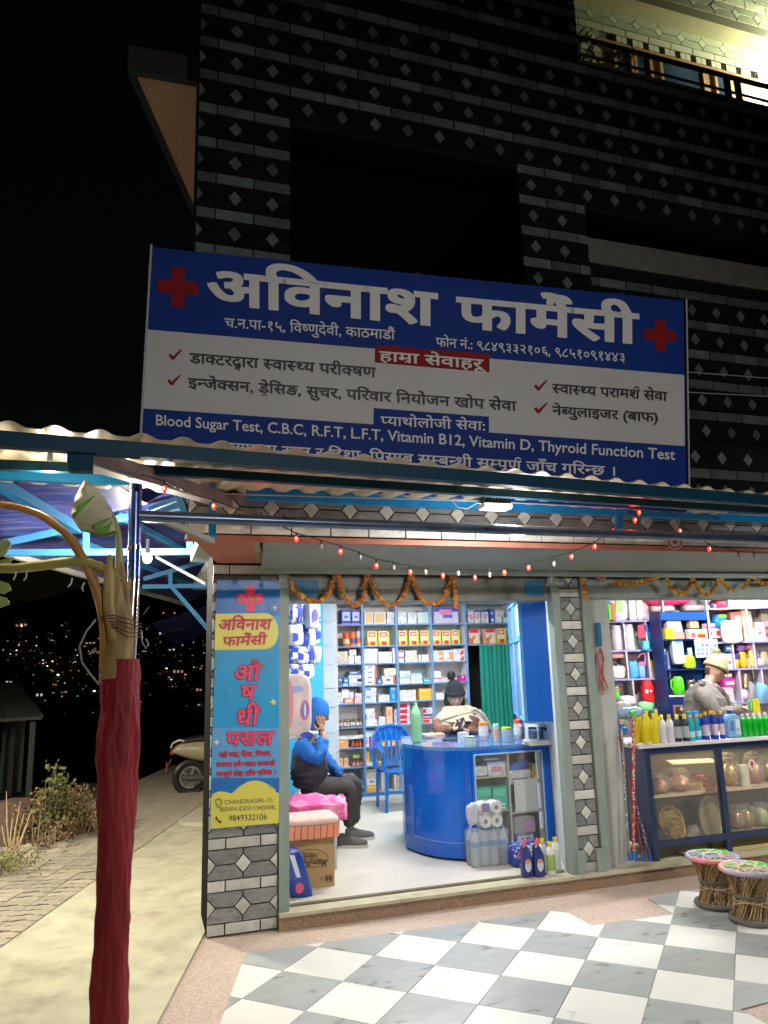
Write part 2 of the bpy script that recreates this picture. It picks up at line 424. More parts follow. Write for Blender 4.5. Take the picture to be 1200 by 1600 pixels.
def clip_convex(subj, cl):       # subject clipped by convex polygon
    out = subj
    ar = sum(cl[i][0]*cl[(i+1) % len(cl)][1]-cl[(i+1) % len(cl)][0]*cl[i][1] for i in range(len(cl)))
    sg = 1 if ar > 0 else -1
    for i in range(len(cl)):
        a, b = cl[i], cl[(i+1) % len(cl)]; inp = out; out = []
        if not inp: break
        side = lambda p: sg*((b[0]-a[0])*(p[1]-a[1])-(b[1]-a[1])*(p[0]-a[0]))
        for j in range(len(inp)):
            p, q = inp[j-1], inp[j]; sp, sq = side(p), side(q)
            if (sp >= 0) != (sq >= 0):
                t = sp/(sp-sq); out.append((p[0]+(q[0]-p[0])*t, p[1]+(q[1]-p[1])*t))
            if sq >= 0: out.append(q)
    return out
terrace = MB()
x0, x1 = K0.x, 7.0
pl_ = [K0, K1+kd*2.5, V(0.3, 0.4, 0), V(7, 0.4, 0), V(7, YF+.02, 0), V(SE.x, YF+.02, 0)]
terrace.prism([V(p.x, p.y, -.07) for p in pl_], (0, 0, .066))
terr = struct(terrace.build('terrazzo_terrace', TERR))
mb = MB()
def shrink(poly, g):
    cx = sum(p[0] for p in poly)/len(poly); cy = sum(p[1] for p in poly)/len(poly)
    o = []
    for p in poly:
        d = math.hypot(p[0]-cx, p[1]-cy) or 1; k = max(0, (d-g*1.35)/d); o.append((cx+(p[0]-cx)*k, cy+(p[1]-cy)*k))
    return o
mid = Ktop[3]
C1 = [Ktop[0], Ktop[1], Ktop[2], Ktop[3], (Ktop[3][0]+.0, 1.5), (Lbot[0], 1.5), Lbot]
# split the region into convex fields
ca = [Ktop[0], Ktop[1], Ktop[2], Ktop[3], (Ktop[3][0], 1.4), (Lbot[0], 1.4), Lbot]
cb = [Ktop[3], Ktop[4], r2, gp(925, 1601)]
cc = [Ktop[4], Ktop[5], Ktop[6]]
cd = [Ktop[4], Ktop[6], Ktop[7], gp(1300, 1540), r2]
i = 0
base = MB(); base.add([(x, y, -0.0015) for x, y in REG], [tuple(range(len(REG)))])
gro = base.build('tile_bedding', TGROUT); gro['kind'] = 'structure'
for a in range(-9, 14):
    for b in range(-9, 12):
        c = [(gx+TS*(a+p)*U_.x+TS*(b+q)*W_.x, gy+TS*(a+p)*U_.y+TS*(b+q)*W_.y) for p, q in ((0, 0), (1, 0), (1, 1), (0, 1))]
        ins = [inside(p, REG) for p in c]
        polys = []
        if all(ins) and not any(inside(((Ktop[5][0]+Ktop[4][0])/2, (Ktop[5][1]+Ktop[4][1])/2), c) for _ in (0,)):
            polys = [c]
        else:
            for f in (ca, cb, cd, cc):
                r_ = clip_convex(c, f)
                if len(r_) > 2:
                    ar = abs(sum(r_[i][0]*r_[(i+1) % len(r_)][1]-r_[(i+1) % len(r_)][0]*r_[i][1] for i in range(len(r_))))/2
                    if ar > 3e-4: polys.append(r_)
        if not polys: continue
        if max(p[1] for q in polys for p in q) < 1.6: continue
        m = MB()
        for q in polys:
            q = shrink(q, 0.0022 if len(polys) == 1 else 0.0010)
            m.prism([(x, y, -0.012) for x, y in q], (0, 0, 0.0145+R.uniform(0, .0006)))
        white = (a+b) % 2 == 1
        o = m.build('floor_tile', MARB_W if white else MARB_G, terr)

# step below the shutters
st = MB()
st.box((0.925, YF-.06, -.02), (7.2, YF+.5, .082))
so = struct(st.build('entrance_step', TERR_D))
m = MB(); m.box((0.925, YF-.075, .083), (7.2, YF+.06, .104)); 
o = m.build('step_nosing', mat('yellowed_marble', (0.5, 0.46, 0.32), 0.5, var=0.15, scale=8, dirt=(0.2, 0.17, 0.1), damt=0.6, dscale=5), so)
m = MB(); m.box((0.99, YF+.062, .083), (3.14, YF+.10, .116)); m.build('shutter_rail', mat('dirty_rail', (0.16, 0.14, 0.08), 0.5, var=.3, bump=.3), so)

# unit pavers along the road side
zp = [(-.1125, -.056), (-.075, -.056), (-.045, -.030), (.015, -.030), (.045, -.056), (.1125, -.056), (.1125, .056), (.075, .056), (.045, .082), (-.015, .082), (-.045, .056), (-.1125, .056)]
pm = MB(); pm.prism([(x*.985, y*.885, 0) for x, y in zp], (0, 0, .022))
pave = pm.build('paver', PAVER); pmesh = pave.data; bpy.data.objects.remove(pave)
pb = MB(); pb.prism([V(p.x, p.y, -.05) for p in (L0, L1, L1-RN*2.4, L0-RN*2.4)], (0, 0, .046)); pb0 = struct(pb.build('paved_path', SAND))
ang = math.atan2(RD.y, RD.x)-pi/2
cells = []
for i in range(-18, 80):
    for j in range(0, 9):
        c = A0-RN*(.118+j*.229)+RD*(i*.1135+(j % 2)*.0)
        if (j > 6 and i > 20) or c.y < 3.2: continue
        cells.append((c.length, c))
cells.sort(key=lambda t: t[0])
vis = [c for c in cells if c[1].y > 4.6]
for k, (d, c) in enumerate(vis):
    if k < 296:
        o = inst(pmesh, 'paver', (c.x, c.y, -.006+R.uniform(-.003, .003)), pb0, (R.uniform(-.015, .015), R.uniform(-.015, .015), ang))
rest = MB()
for c in [c[1] for c in vis[296:]]+[c[1] for c in cells if c[1].y <= 4.6]:
    mm = MB(); mm.prism([(x*.985, y*.885, 0) for x, y in zp], (0, 0, .022)); mm.xform(Matrix.Translation((c.x, c.y, -.006)) @ Matrix.Rotation(ang, 4, 'Z')); rest.add(mm.v, mm.f)
o = rest.build('distant_pavers', PAVER, pb0); o['kind'] = 'stuff'

# ------------------------------------------------------------------ building
BLD = thing('building', 'dark tiled shop building with overhanging upper storeys and a row of shutter shops', 'building', (SE.x, YF, 0))
TILES = []     # (size on picture, kind, mesh key, location, material)
_tm = {}
def tile_mesh(kind, w, h, mat_, lo=-9, hi=9):
    key = (kind, round(w, 3), round(h, 3), mat_.name, round(lo, 3), round(hi, 3))
    if key in _tm: return _tm[key]
    m = MB(); g = .0038; t = .012
    if kind == 'white_brick': pts = [(-w/2+g, -h/2+g), (w/2-g, -h/2+g), (w/2-g, h/2-g), (-w/2+g, h/2-g)]
    elif kind == 'diamond_tile': pts = [(-w/2+g, 0), (0, -h/2+g), (w/2-g, 0), (0, h/2-g)]; t = .014
    else:
        s = 1 if kind == 'upper' else -1        # slate between two diamonds; h = half band, w = pitch
        dw, dh = _tm['dw'], _tm['dh']; a, b = w/2-g, h/2-g; cut = min(dh/2, h-g)
        pts = [(-a, s*b), (a, s*b), (a, s*(b-(h-2*g-cut))), (a-dw/2+g*.6, -s*b), (-a+dw/2-g*.6, -s*b), (-a, s*(b-(h-2*g-cut)))]
    if lo > -8: pts = clip_convex(pts, [(lo+g, -9), (9, -9), (9, 9), (lo+g, 9)])
    if hi < 8: pts = clip_convex(pts, [(-9, -9), (hi-g, -9), (hi-g, 9), (-9, 9)])
    if len(pts) < 3: _tm[key] = None; return None
    m.prism([(x, .004, z_) for x, z_ in pts], (0, -t, 0))
    o = m.build(kind, mat_); bm = bmesh.new(); bm.from_mesh(o.data)
    bmesh.ops.bevel(bm, geom=[e for e in bm.edges if all(v.co.y < -.005 for v in e.verts)], offset=.0025, segments=1, affect='EDGES'); bm.to_mesh(o.data); bm.free()
    me = o.data; bpy.data.objects.remove(o); _tm[key] = me; return me
def tile_wall(x0, x1, z0, z1, Y, pu, pv, xd, zd, hw, dw, dh, wm, dm, parent, holes=()):
    """rows: white course of height hw, dark band pv-hw with diamonds of dw x dh at xd+k*pu, zd+j*pv"""
    _tm['dw'], _tm['dh'] = dw, dh
    hb = (pv-hw)/2
    def put(kind, cx, cz, w, h, mm):
        if cz-h/2 < z0-.004 or cz+h/2 > z1+.004: return
        l, r_ = max(cx-w/2, x0), min(cx+w/2, x1)
        for hx0, hx1, hz0, hz1 in holes:
            if cz+h/2 > hz0+.01 and cz-h/2 < hz1-.01:
                if l < hx0 < r_: r_ = hx0
                elif l < hx1 < r_: l = hx1
                elif l >= hx0 and r_ <= hx1: return
        if r_-l < .03: return
        me = tile_mesh(kind, w, h, mm, l-cx if l > cx-w/2+.002 else -9, r_-cx if r_ < cx+w/2-.002 else 9)
        if me is None: return
        p = Vector((cx, Y, cz))
        nm = {'white_brick': 'stone_brick', 'upper': 'slate_tile', 'lower': 'slate_tile', 'diamond_tile': 'diamond_tile'}[kind]
        TILES.append((w*h/(p-CAMP).length_squared, nm, me, p+V(0, R.uniform(-.002, .001), 0), parent))
    ki = range(int((x0-xd)/pu)-2, int((x1-xd)/pu)+3); kj = range(int((z0-zd)/pv)-2, int((z1-zd)/pv)+3)
    for j in kj:
        cz = zd+j*pv
        for i in ki:
            cx = xd+i*pu
            put('white_brick', cx, cz-pv/2, pu, hw, wm)
            put('diamond_tile', cx, cz, dw, dh, wm)
            put('upper', cx+pu/2, cz+hb/2, pu, hb, dm)
            put('lower', cx+pu/2, cz-hb/2, pu, hb, dm)
def walls(name, boxes, mat_=GROUT):
    m = MB()
    for a, b in boxes: m.box(a, b)
    return m.build(name, mat_, BLD)
# ground floor pillar and column
pil = walls('corner_pillar', [((SE.x, YF+.008, 0), (.925, YF+.46, 2.62))])
PV = .262
tile_wall(SE.x, .925, 0, 2.47, YF, .232, PV, .693, .170, .072, .108, .118, WHITE_TILE, GREY_TILE, pil)
colm = walls('middle_column', [((3.235, YF+.008, .082), (3.425, YF+.06, 2.62))])
tile_wall(3.235, 3.425, .083, 2.46, YF, .30, PV, 3.33, .271, .072, .10, .118, WHITE_TILE, GREY_TILE, colm)
# upper storeys, overhanging
UX = .235; WIN_H = (.86, 2.625, 3.3, 5.42)
REC = (3.21, 5.95, 3.3, 5.17)
upz = walls('upper_wall', [((UX, YU+.008, 2.955-.0), (.86, YU+.3, 7.6)), ((.86, YU+.008, 5.42), (3.21, YU+.3, 6.56)), ((2.625, YU+.008, 2.95), (3.21, YU+.3, 5.42)),
                           ((3.21, YU+.008, 5.17), (7.3, YU+.3, 6.56)), ((.86, YU+.008, 6.56), (3.29, YU+.3, 8.0)), ((.86, YU+.008, 2.95), (2.625, YU+.3, 3.3)), ((3.21, YU+.008, 2.95), (7.3, YU+.3, 3.3))])
PX0 = .2355; PU = .2505; PVU = .2625; ZD = 2.674
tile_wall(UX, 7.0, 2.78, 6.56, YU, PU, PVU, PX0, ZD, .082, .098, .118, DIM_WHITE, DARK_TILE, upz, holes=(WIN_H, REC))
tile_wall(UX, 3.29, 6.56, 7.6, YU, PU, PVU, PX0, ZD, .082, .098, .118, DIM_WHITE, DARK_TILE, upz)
band = walls('lintel_band', [((UX, YU+.008, 2.50), (7.3, YU+.3, 2.945))])
tile_wall(UX, 7.0, 2.50, 2.78, YU, PU, PVU, PX0, ZD, .082, .108, .125, WHITE_TILE, GREY_TILE, band)
# soffit of the overhang
m = MB(); m.box((UX, YU+.006, 2.462), (7.3, YU+.05, 2.497)); m.build('painted_edge', mat('salmon_paint', (0.45, 0.17, 0.12), 0.6, var=.15, bump=.1, dirt=(.3, .16, .12), damt=.4), BLD)
m = MB(); m.box((UX+.1, YU+.052, 2.52), (7.3, YF+.5, 2.60)); m.build('soffit', PGREEN, BLD)
# salmon haunch over the corner pillar
a, b, c_, d = P(291, 833, YU+.06), P(396, 838, YU+.06), P(400, 880, YF-.02), P(340, 880, YF-.02)
m = MB(); m.prism([a, b, c_, d], (0, 0, .06)); m.prism([c_, b, b+V(.03, 0, 0), c_+V(.05, 0, 0)], (0, 0, .06), 1)
m.build('haunch', [MATS['salmon_paint'], mat('beige_plaster', (0.42, 0.33, 0.2), 0.8, var=.1, bump=.1)], BLD)
m = MB(); m.box((SE.x, YF-.03, 2.30), (.80, YF+.0, 2.355)); m.build('pillar_cap', mat('dark_flashing', (.03, .03, .03), .5), BLD)
# shutter hood (sheet steel) and roller housing
hp = [P(412, 843, 4.60), P(1260, 868, 4.60), P(1260, 894, 5.28), P(408, 889, 5.28)]
m = MB(); m.prism(hp, (0, 0, .01)); m.box((hp[3].x, 5.275, hp[3].z-.03), (hp[2].x, 5.29, hp[3].z+.008)); m.build('shutter_hood', PGREEN, BLD)
m = MB(); m.box((.94, YF-.005, 2.175), (3.14, YF+.28, 2.42)); 
for i in range(4): m.box((.94, YF-.012, 2.19+i*.05), (3.14, YF-.004, 2.195+i*.05))
m.build('roller_shutter', mat('stained_shutter', (0.17, 0.18, 0.15), 0.45, var=.3, scale=3, dirt=(0.012, 0.014, 0.012), damt=1.0, dscale=3.2, bump=.1), BLD)
m = MB(); m.box((3.46, YF+.02, 2.20), (7.3, YF+.28, 2.44)); m.build('roller_shutter', PGREEN, BLD)
for px, w in ((480, 34), (835, 36)):
    m = MB(); p = P(px, 919, YF-.02); m.box((p.x-.085, YF-.0155, p.z-.062), (p.x+.085, YF-.013, p.z+.062)); m.build('blue_stencil', mat('cobalt_paint', (.015, .13, .27), .5, dirt=(.02, .05, .08), damt=.6, dscale=20), BLD)
# shutter guide channels
for x in (.93, 3.155, 3.432):
    m = MB(); m.box((x, YF-.03, .06), (x+.07, YF+.0, 2.38)); m.box((x+.005, YF, .06), (x+.02, YF+.06, 2.3)); m.box((x+.05, YF, .06), (x+.065, YF+.06, 2.3)); m.build('guide_channel', PGREEN, BLD)
for x in (3.20, 3.375):
    m = MB(); m.box((x, YF-.045, .083), (x+.075, YF-.018, .27)); m.build('channel_foot', PGREEN, BLD)
m = MB(); m.tube([(3.13, YF-.06, 2.31), (3.14, YF-.06, 2.36), (3.19, YF-.06, 2.395), (3.30, YF-.05, 2.40)], .028, 8); m.box((3.10, YF-.075, 2.285), (3.24, YF-.03, 2.315)); m.build('pipe_elbow', PGREEN, BLD, smooth=True)
# dark open room behind the upper window
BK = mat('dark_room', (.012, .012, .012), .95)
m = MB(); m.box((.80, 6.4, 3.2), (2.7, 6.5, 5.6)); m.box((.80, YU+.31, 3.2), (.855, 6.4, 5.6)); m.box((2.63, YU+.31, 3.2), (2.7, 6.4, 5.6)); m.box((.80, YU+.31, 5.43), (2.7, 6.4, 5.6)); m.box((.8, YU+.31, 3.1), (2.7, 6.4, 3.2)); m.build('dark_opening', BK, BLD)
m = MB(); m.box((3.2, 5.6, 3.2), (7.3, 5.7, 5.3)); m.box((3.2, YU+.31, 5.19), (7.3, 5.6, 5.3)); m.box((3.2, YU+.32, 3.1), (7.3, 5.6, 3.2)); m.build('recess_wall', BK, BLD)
m = MB(); m.box((3.215, YU+.12, 4.80), (7.3, YU+.3, 5.02)); m.build('parapet_band', mat('dim_plaster', (.14, .14, .12), .8, var=.2, bump=.2), BLD)
rw = walls('parapet_wall', [((3.215, YU+.14, 3.3), (7.3, YU+.3, 4.795))])
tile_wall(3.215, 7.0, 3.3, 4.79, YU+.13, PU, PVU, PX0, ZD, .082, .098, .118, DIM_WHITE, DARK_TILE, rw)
# rest of the hull so that the place is closed from the side
m = MB(); wl = [SE+V(.02, .46, 0), SE+V(.02, .46, 0)+RD*8, SE+V(.3, .46, 0)+RD*8, SE+V(.3, .46, 0)]
m.prism([V(p.x, p.y, 0) for p in wl], (0, 0, 6.2)); m.build('side_wall', mat('side_plaster', (.3, .24, .17), .85, var=.15, bump=.2), BLD)
# upper floor slab sticking out to the left, its beige underside and dark rim
f0 = G(211, 113, 5.9); f1 = V(UX+.02, f0.y, 5.9); bk = f0+RD*6
m = MB(); m.prism([V(f0.x, f0.y, 5.9), V(UX+.7, f0.y, 5.9), V(UX+.7+2.0, f0.y+6, 5.9), V(bk.x, bk.y, 5.9)], (0, 0, .14)); m.build('floor_slab', mat('beige_soffit', (.5, .3, .17), .85, var=.12, scale=30, bump=.2), BLD)
m = MB(); e0 = V(f0.x, f0.y, 5.9); e1 = e0+RD*6
m.prism([e0-RN*.05+V(0, 0, -.02), e0, e1, e1-RN*.05+V(0, 0, -.02)], (0, 0, .2)); m.prism([e0-RN*.05+V(0, -.06, -.02), V(UX, f0.y-.06, 5.88), V(UX, f0.y, 5.88), e0-RN*.05+V(0, 0, -.02)], (0, 0, .2)); m.build('slab_rim', mat('slab_rim_paint', (.03, .03, .028), .8, var=.4), BLD)

# ------------------------------------------------------------------ lit balcony, upper right
YB = 5.75
bz = 6.575
m = MB(); m.box((3.29, YU+.3, 6.40), (7.3, YB+.3, 6.50)); m.build('balcony_floor', CONC, BLD)
m = MB(); m.box((3.285, YU+.31, 6.5), (3.30, YB, 9.2)); m.box((3.0, YU+.31, 6.56), (3.284, YB+.3, 9.2)); m.build('balcony_side_wall', mat('dark_plaster', (.05, .05, .045), .9), BLD)
zc_ = P(898, 4, YB).z
bpv = P(941, 12, YB).z-P(947, 48, YB).z; bpu = (P(1095, 59, YB).x-P(921, 31, YB).x)/5; bh = bpv*.32
bzd = P(1012, 46, YB).z; wz1 = bzd-bpv/2-bh/2-.09
bw = walls('balcony_wall', [((3.305, YB+.008, 6.5), (7.6, YB+.2, zc_))], GROUT_L)
wx0, wx1 = P(938, 80, YB).x, P(1179, 93, YB).x
tile_wall(3.31, 7.5, 6.5, zc_+.02, YB, bpu, bpv, P(921, 31, YB).x, bzd, bh, bpu*.38, bpv*.44, CREAM_TILE, PALE_GREEN_TILE, bw, holes=((wx0, wx1, 6.3, bzd-bpv/2-bh/2+.004),))
yc_ = G(1025, -2, zc_).y
m = MB(); m.box((3.305, yc_+.02, zc_+.002), (7.6, YB+.2, zc_+.08)); m.build('balcony_ceiling', mat('cream_plaster', (.62, .58, .42), .8, var=.08, bump=.1), BLD)
bf = walls('upper_beam', [((3.305, yc_, zc_-.0), (7.6, yc_+.078, zc_+1.0))], GROUT_L)
tile_wall(3.31, 7.5, zc_+.0, zc_+.95, yc_-.008, bpu, bpv, 3.40, zc_+.10, bh, bpu*.38, bpv*.44, CREAM_TILE, PALE_GREEN_TILE, bf)
# window with timber frame inside the balcony
TIM = mat('varnished_timber', (.45, .24, .12), .45, var=.2, scale=6, stretch=(1, 1, 6))
GL = mat('blue_pane', (.05, .085, .15), .08, var=.5, scale=4, coat=.5)
wt = MB(); wt.box((wx0, YB-.004, 6.5), (wx1, YB+.006, wz1)); wo = wt.build('balcony_window', TIM, BLD)
for (a_, b_) in ((961, 984), (992, 1013), (1031, 1093), (1113, 1134)):
    xa, xb = P(a_, 90, YB).x, P(b_, 100, YB).x
    m = MB(); m.box((xa, YB-.012, 6.5), (xb, YB-.005, wz1-.10)); m.build('pane', GL, BLD)
    for xx in (xa-.03, xb):
        m = MB(); m.box((xx, YB-.03, 6.5), (xx+.03, YB-.005, wz1-.07)); m.build('window_frame', flat('pale_timber', (.6, .36, .2), .5), BLD)
# leaning soldier course above the window
i = 0; xx = wx0+.15
while xx < wx1-.05:
    m = MB(); m.box((xx, YB-.003, wz1+.008), (xx+.062, YB+.007, wz1+.086)); m.build('soldier_brick', CREAM_TILE if i % 3 else DARK_TILE, BLD); xx += .07; i += 1
# railing
RB = mat('black_metal', (.012, .012, .014), .35, metal=.6)
rail = thing('balcony_railing', 'black metal railing along the lit balcony at upper right', 'railing', (3.3, YU+.05, 6.56))
for z_, r_ in ((6.86, .022), (6.70, .012)):
    m = MB(); m.tube([(3.3, YU+.06, z_), (7.2, YU+.06, z_)], r_, 8); m.build('rail', RB, rail, smooth=True)
for x_ in (3.32, 4.88, 5.0, 6.4):
    m = MB(); m.box((x_-.02, YU+.04, 6.56), (x_+.02, YU+.08, 6.87)); m.build('post', RB, rail)
m = MB(); m.box((3.28, YU+.0, 6.555), (7.3, YU+.16, 6.585)); m.build('coping', mat('dim_coping', (.08, .08, .07), .8), BLD)
# dry creeper and a bit of green on the balcony corner
rr = random.Random(4); m = MB(); c0 = P(915, 75, YU)
for i in range(46):
    p = c0+V(rr.uniform(-.08, .45), rr.uniform(-.05, .1), rr.uniform(-.06, .1)); q = p+V(rr.uniform(-.12, .12), rr.uniform(-.05, .05), rr.uniform(-.12, .1))
    m.tube([p, (p+q)/2+V(0, 0, rr.uniform(-.03, .03)), q], .004+.006*rr.random(), 4)
cr = thing('dry_creeper', 'tangle of dry creeper with one green leaf on the balcony corner', 'plant', c0)
m.build('stems', mat('dry_stem', (.09, .08, .06), .9), cr)
m = MB(); p = P(903, 68, YU-.02); m.prism([p+V(-.012, 0, .05), p+V(.014, 0, .03), p+V(.01, 0, -.1), p+V(-.004, 0, -.12)], (0, .01, 0)); m.build('leaf', mat('green_leaf', (.06, .35, .03), .5), cr)

def finish_tiles():
    cnt = {}; rest = {}
    for sz, nm, me, p, par in sorted(TILES, key=lambda t: -t[0]):
        cnt[nm] = cnt.get(nm, 0)+1
        if cnt[nm] <= 298: inst(me, nm, p, par)
        else: rest.setdefault((par.name, me.materials[0].name), []).append((me, p, par))
    for (pn, mn), L in rest.items():
        m = MB()
        for me, p, par in L: m.add([v.co+p for v in me.vertices], [tuple(f.vertices) for f in me.polygons])
        o = m.build('far_tiles', MATS[mn], L[0][2]); o['kind'] = 'stuff'
finish_tiles()
# ------------------------------------------------------------------ lamps
def area_lamp(loc, size, power, col, target=None, sy=None):
    l = bpy.data.lights.new('lamp_light', 'AREA'); l.energy = power; l.color = col; l.shape = 'RECTANGLE'; l.size = size; l.size_y = sy or size
    o = bpy.data.objects.new('lamp_light', l); COL.objects.link(o); o.location = loc
    d = (Vector(target)-Vector(loc)) if target is not None else V(0, 0, -1)
    o.rotation_euler = d.to_track_quat('-Z', 'Y').to_euler(); return o
def point_lamp(loc, power, col, r=.05):
    l = bpy.data.lights.new('lamp_light', 'POINT'); l.energy = power; l.color = col; l.shadow_soft_size = r
    o = bpy.data.objects.new('lamp_light', l); COL.objects.link(o); o.location = loc; return o
TUBE = mat('tube_glow', (1, 1, 1), emit=(.95, .98, 1), estr=12.0)
WHITEP = flat('white_plastic', (.75, .75, .75), .4)
def tube_light(a, b, label, power, col):
    a, b = Vector(a), Vector(b); c = (a+b)/2
    t = thing('tube_light', label, 'lamp', c)
    m = MB(); m.beam(a, b, .05, .03); m.build('housing', WHITEP, t)
    m = MB(); m.tube([a+V(0, 0, -.035), b+V(0, 0, -.035)], .013, 8); m.build('tube', TUBE, t, smooth=True)
    l = area_lamp(c+V(0, 0, -.06), .06, power, col, sy=(b-a).length); 
    l.rotation_euler = (0, 0, math.atan2((b-a).y, (b-a).x)-pi/2); l.data.size_y = (b-a).length
    l.data.name = 'tube'
    return t
CEIL = 2.72
tube_light((1.9, 6.3, CEIL-.03), (3.1, 6.3, CEIL-.03), 'tube light on the pharmacy ceiling near the shutter', 62, (1, .985, .96))
tube_light((2.6, 8.1, CEIL-.03), (3.8, 8.1, CEIL-.03), 'tube light on the pharmacy ceiling near the back shelves', 62, (1, .985, .96))
tube_light((4.6, 6.0, CEIL-.03), (5.8, 6.0, CEIL-.03), 'tube light on the general store ceiling', 84, (1, .95, 1))
tube_light((6.2, 6.6, CEIL-.03), (7.2, 6.6, CEIL-.03), 'tube light at the far right of the general store ceiling', 46, (1, .95, 1))

# bulbs under the left canopy
BULB = mat('bulb_glow', (1, 1, 1), emit=(1, .93, .8), estr=40.0)
def bulb(p, label, power, col, r=.035):
    t = thing('light_bulb', label, 'lamp', p)
    m = MB(); m.ball(p, r, r, r*1.15, 12, 8); m.build('globe', BULB, t, smooth=True)
    m = MB(); m.lathe(p+V(0, 0, r*.9), [(r*.6, 0), (r*.6, .03), (.012, .05), (.012, .12)], 10); m.build('holder', WHITEP, t, smooth=True)
    l = point_lamp(p+V(0, 0, -r*1.6), power, col, .04)
    return t
# the beam, sheet and frame members of the front canopy
zc = 2.6
eA, eB = G(0, 687, zc), G(1200, 783, zc); ed = (eB-eA).normalized(); en = Vector((-ed.y, ed.x, 0))
can = thing('front_canopy', 'blue steel canopy with a cream corrugated sheet over the shop fronts', 'canopy', (-.05, 3.6, 0))
def cbeam(name, pA, pB, w, h, m_, ext0=0, ext1=0, par=can):
    d = (pB-pA).normalized(); m = MB(); m.beam(pA-d*ext0, pB+d*ext1, w, h); return m.build(name, m_, par)
cbeam('front_beam', eA, eB, .05, .062, NAVY, 1.2, 1.5)
b2a, b2b = G(0, 727, 2.655), G(1175, 797, 2.655)
cbeam('purlin', G(207, 733, 2.655), b2b, .045, .045, NAVY, 0, 1.5)
cbeam('purlin', P(385, 770, YU-.12), P(1200, 808, YU-.12), .05, .085, SKYB, 0, 1.2)
cbeam('purlin', G(0, 727, 2.63), G(133, 732, 2.63), .04, .045, NAVY, .8, 0)
r0, r1_ = P(128, 712, 3.2), P(352, 782, 4.5)
RAFT = mat('primer_brown', (.16, .13, .125), .55, var=.15, bump=.05)
cbeam('rafter', r0, r1_, .07, .07, RAFT, .05, .03)
m = MB(); d = (r1_-r0); m.beam(r0+V(0, 0, -.040)-d.normalized()*.04, r1_+V(0, 0, -.040), .074, .006); m.build('rafter_underside', flat('grey_white_paint', (.5, .48, .47), .5), can)
m = MB(); q = P(121, 722, 3.15); m.box((q.x-.03, q.y-.02, q.z-.04), (q.x+.06, q.y+.03, q.z+.06)); m.build('joint_plate', NAVY, can)
# corrugated sheet, ridges running back to the wall
SHEET = mat('cream_sheet', (.62, .55, .40), .45, var=.10, scale=3, bump=.05, dirt=(.45, .3, .18), damt=.5, dscale=2.0)
SHEET.node_tree.nodes['Principled BSDF'].inputs['Transmission Weight'].default_value = 0.0
f0_ = G(-60, 662, 2.665)-en*.02; f1_ = G(1260, 781, 2.665)-en*.02
fd = (f1_-f0_); FL = fd.length; fd.normalize(); fn_ = Vector((-fd.y, fd.x, 0))
NW = int(FL/.168*10)
def sheet(x0, x1, d0, d1, zz0, zz1, amp=.016):
    m = MB(); n = int((x1-x0)/.168*10)
    rows = []
    for j in range(3):
        row = []
        for i in range(n+1):
            s = x0+(x1-x0)*i/n; w_ = amp*cos(2*pi*s/.168)
            if w_ < -amp*.45: w_ = -amp*.45
            p = f0_+fd*s+fn_*(d0+(d1-d0)*j/2); zz = zz0+(zz1-zz0)*j/2
            row.append(V(p.x, p.y, zz+w_))
        rows.append(row)
    vs = [p for r in rows for p in r]; vs2 = [p+V(0, 0, .003) for p in vs]; k = n+1
    fs = [(j*k+i, j*k+i+1, (j+1)*k+i+1, (j+1)*k+i) for j in range(2) for i in range(n)]
    m.add(vs, fs); m.add(vs2, fs); m.add([rows[0][i] for i in range(k)]+[rows[0][i]+V(0, 0, .003) for i in range(k)], [(i, i+1, k+i+1, k+i) for i in range(n)])
    return m
L1_ = FL; parts = 5
for q in range(parts):
    m = sheet(L1_*q/parts-.04, L1_*(q+1)/parts+.02, -.03+.01*(q % 2), 1.40, 2.662+.003*(q % 2), 2.77+.003*(q % 2)); m.build('corrugated_sheet', SHEET, can, smooth='all')
# overhanging horizontal pipe and post
pA, pB = P(212, 806, 3.6), P(1200, 843, 3.9)
m = MB(); m.tube([pA, pB, pB+(pB-pA).normalized()*1.5], .027, 14); m.build('cross_pipe', mat('blue_steel', (.10, .13, .20), .3, metal=.7, var=.3, scale=5), can, smooth=True)
post = thing('steel_post', 'stainless steel post with a blue top end holding up the canopy corner', 'post', (-.06, 3.6, 0))
pt, pbm = P(212, 757, 3.6), P(170, 1560, 3.6); dirp = (pbm-pt).normalized()
m = MB(); m.tube([pt, P(209, 905, 3.6)], .0305, 18); m.build('painted_end', mat('blue_chrome', (.10, .14, .35), .25, metal=.8, var=.2), post, smooth=True)
m = MB(); m.tube([P(209, 905, 3.6), V(pbm.x-.005, 3.6, 0.0)], .030, 18); m.build('steel_tube', STEEL, post, smooth=True)
m = MB(); m.tube([P(210.5, 853, 3.6), P(210, 860, 3.6)], .034, 18); m.build('collar', STEEL, post, smooth=True)
# blue hanger straps between pipe and beams
for (x_, y0_, y1_, YY, w) in ((332, 758, 842, 4.3, .04), (967, 795, 842, 4.3, .05)):
    a_, b_ = P(x_, y0_, YY), P(x_, y1_, YY); m = MB(); m.beam(a_, b_, w, .02, up=(0, 1, 0)); m.build('hanger', SKYB, can)
m = MB(); m.beam(P(332, 846, 4.3), P(240, 806, 3.75), .03, .03); m.build('brace', PGREEN, can)
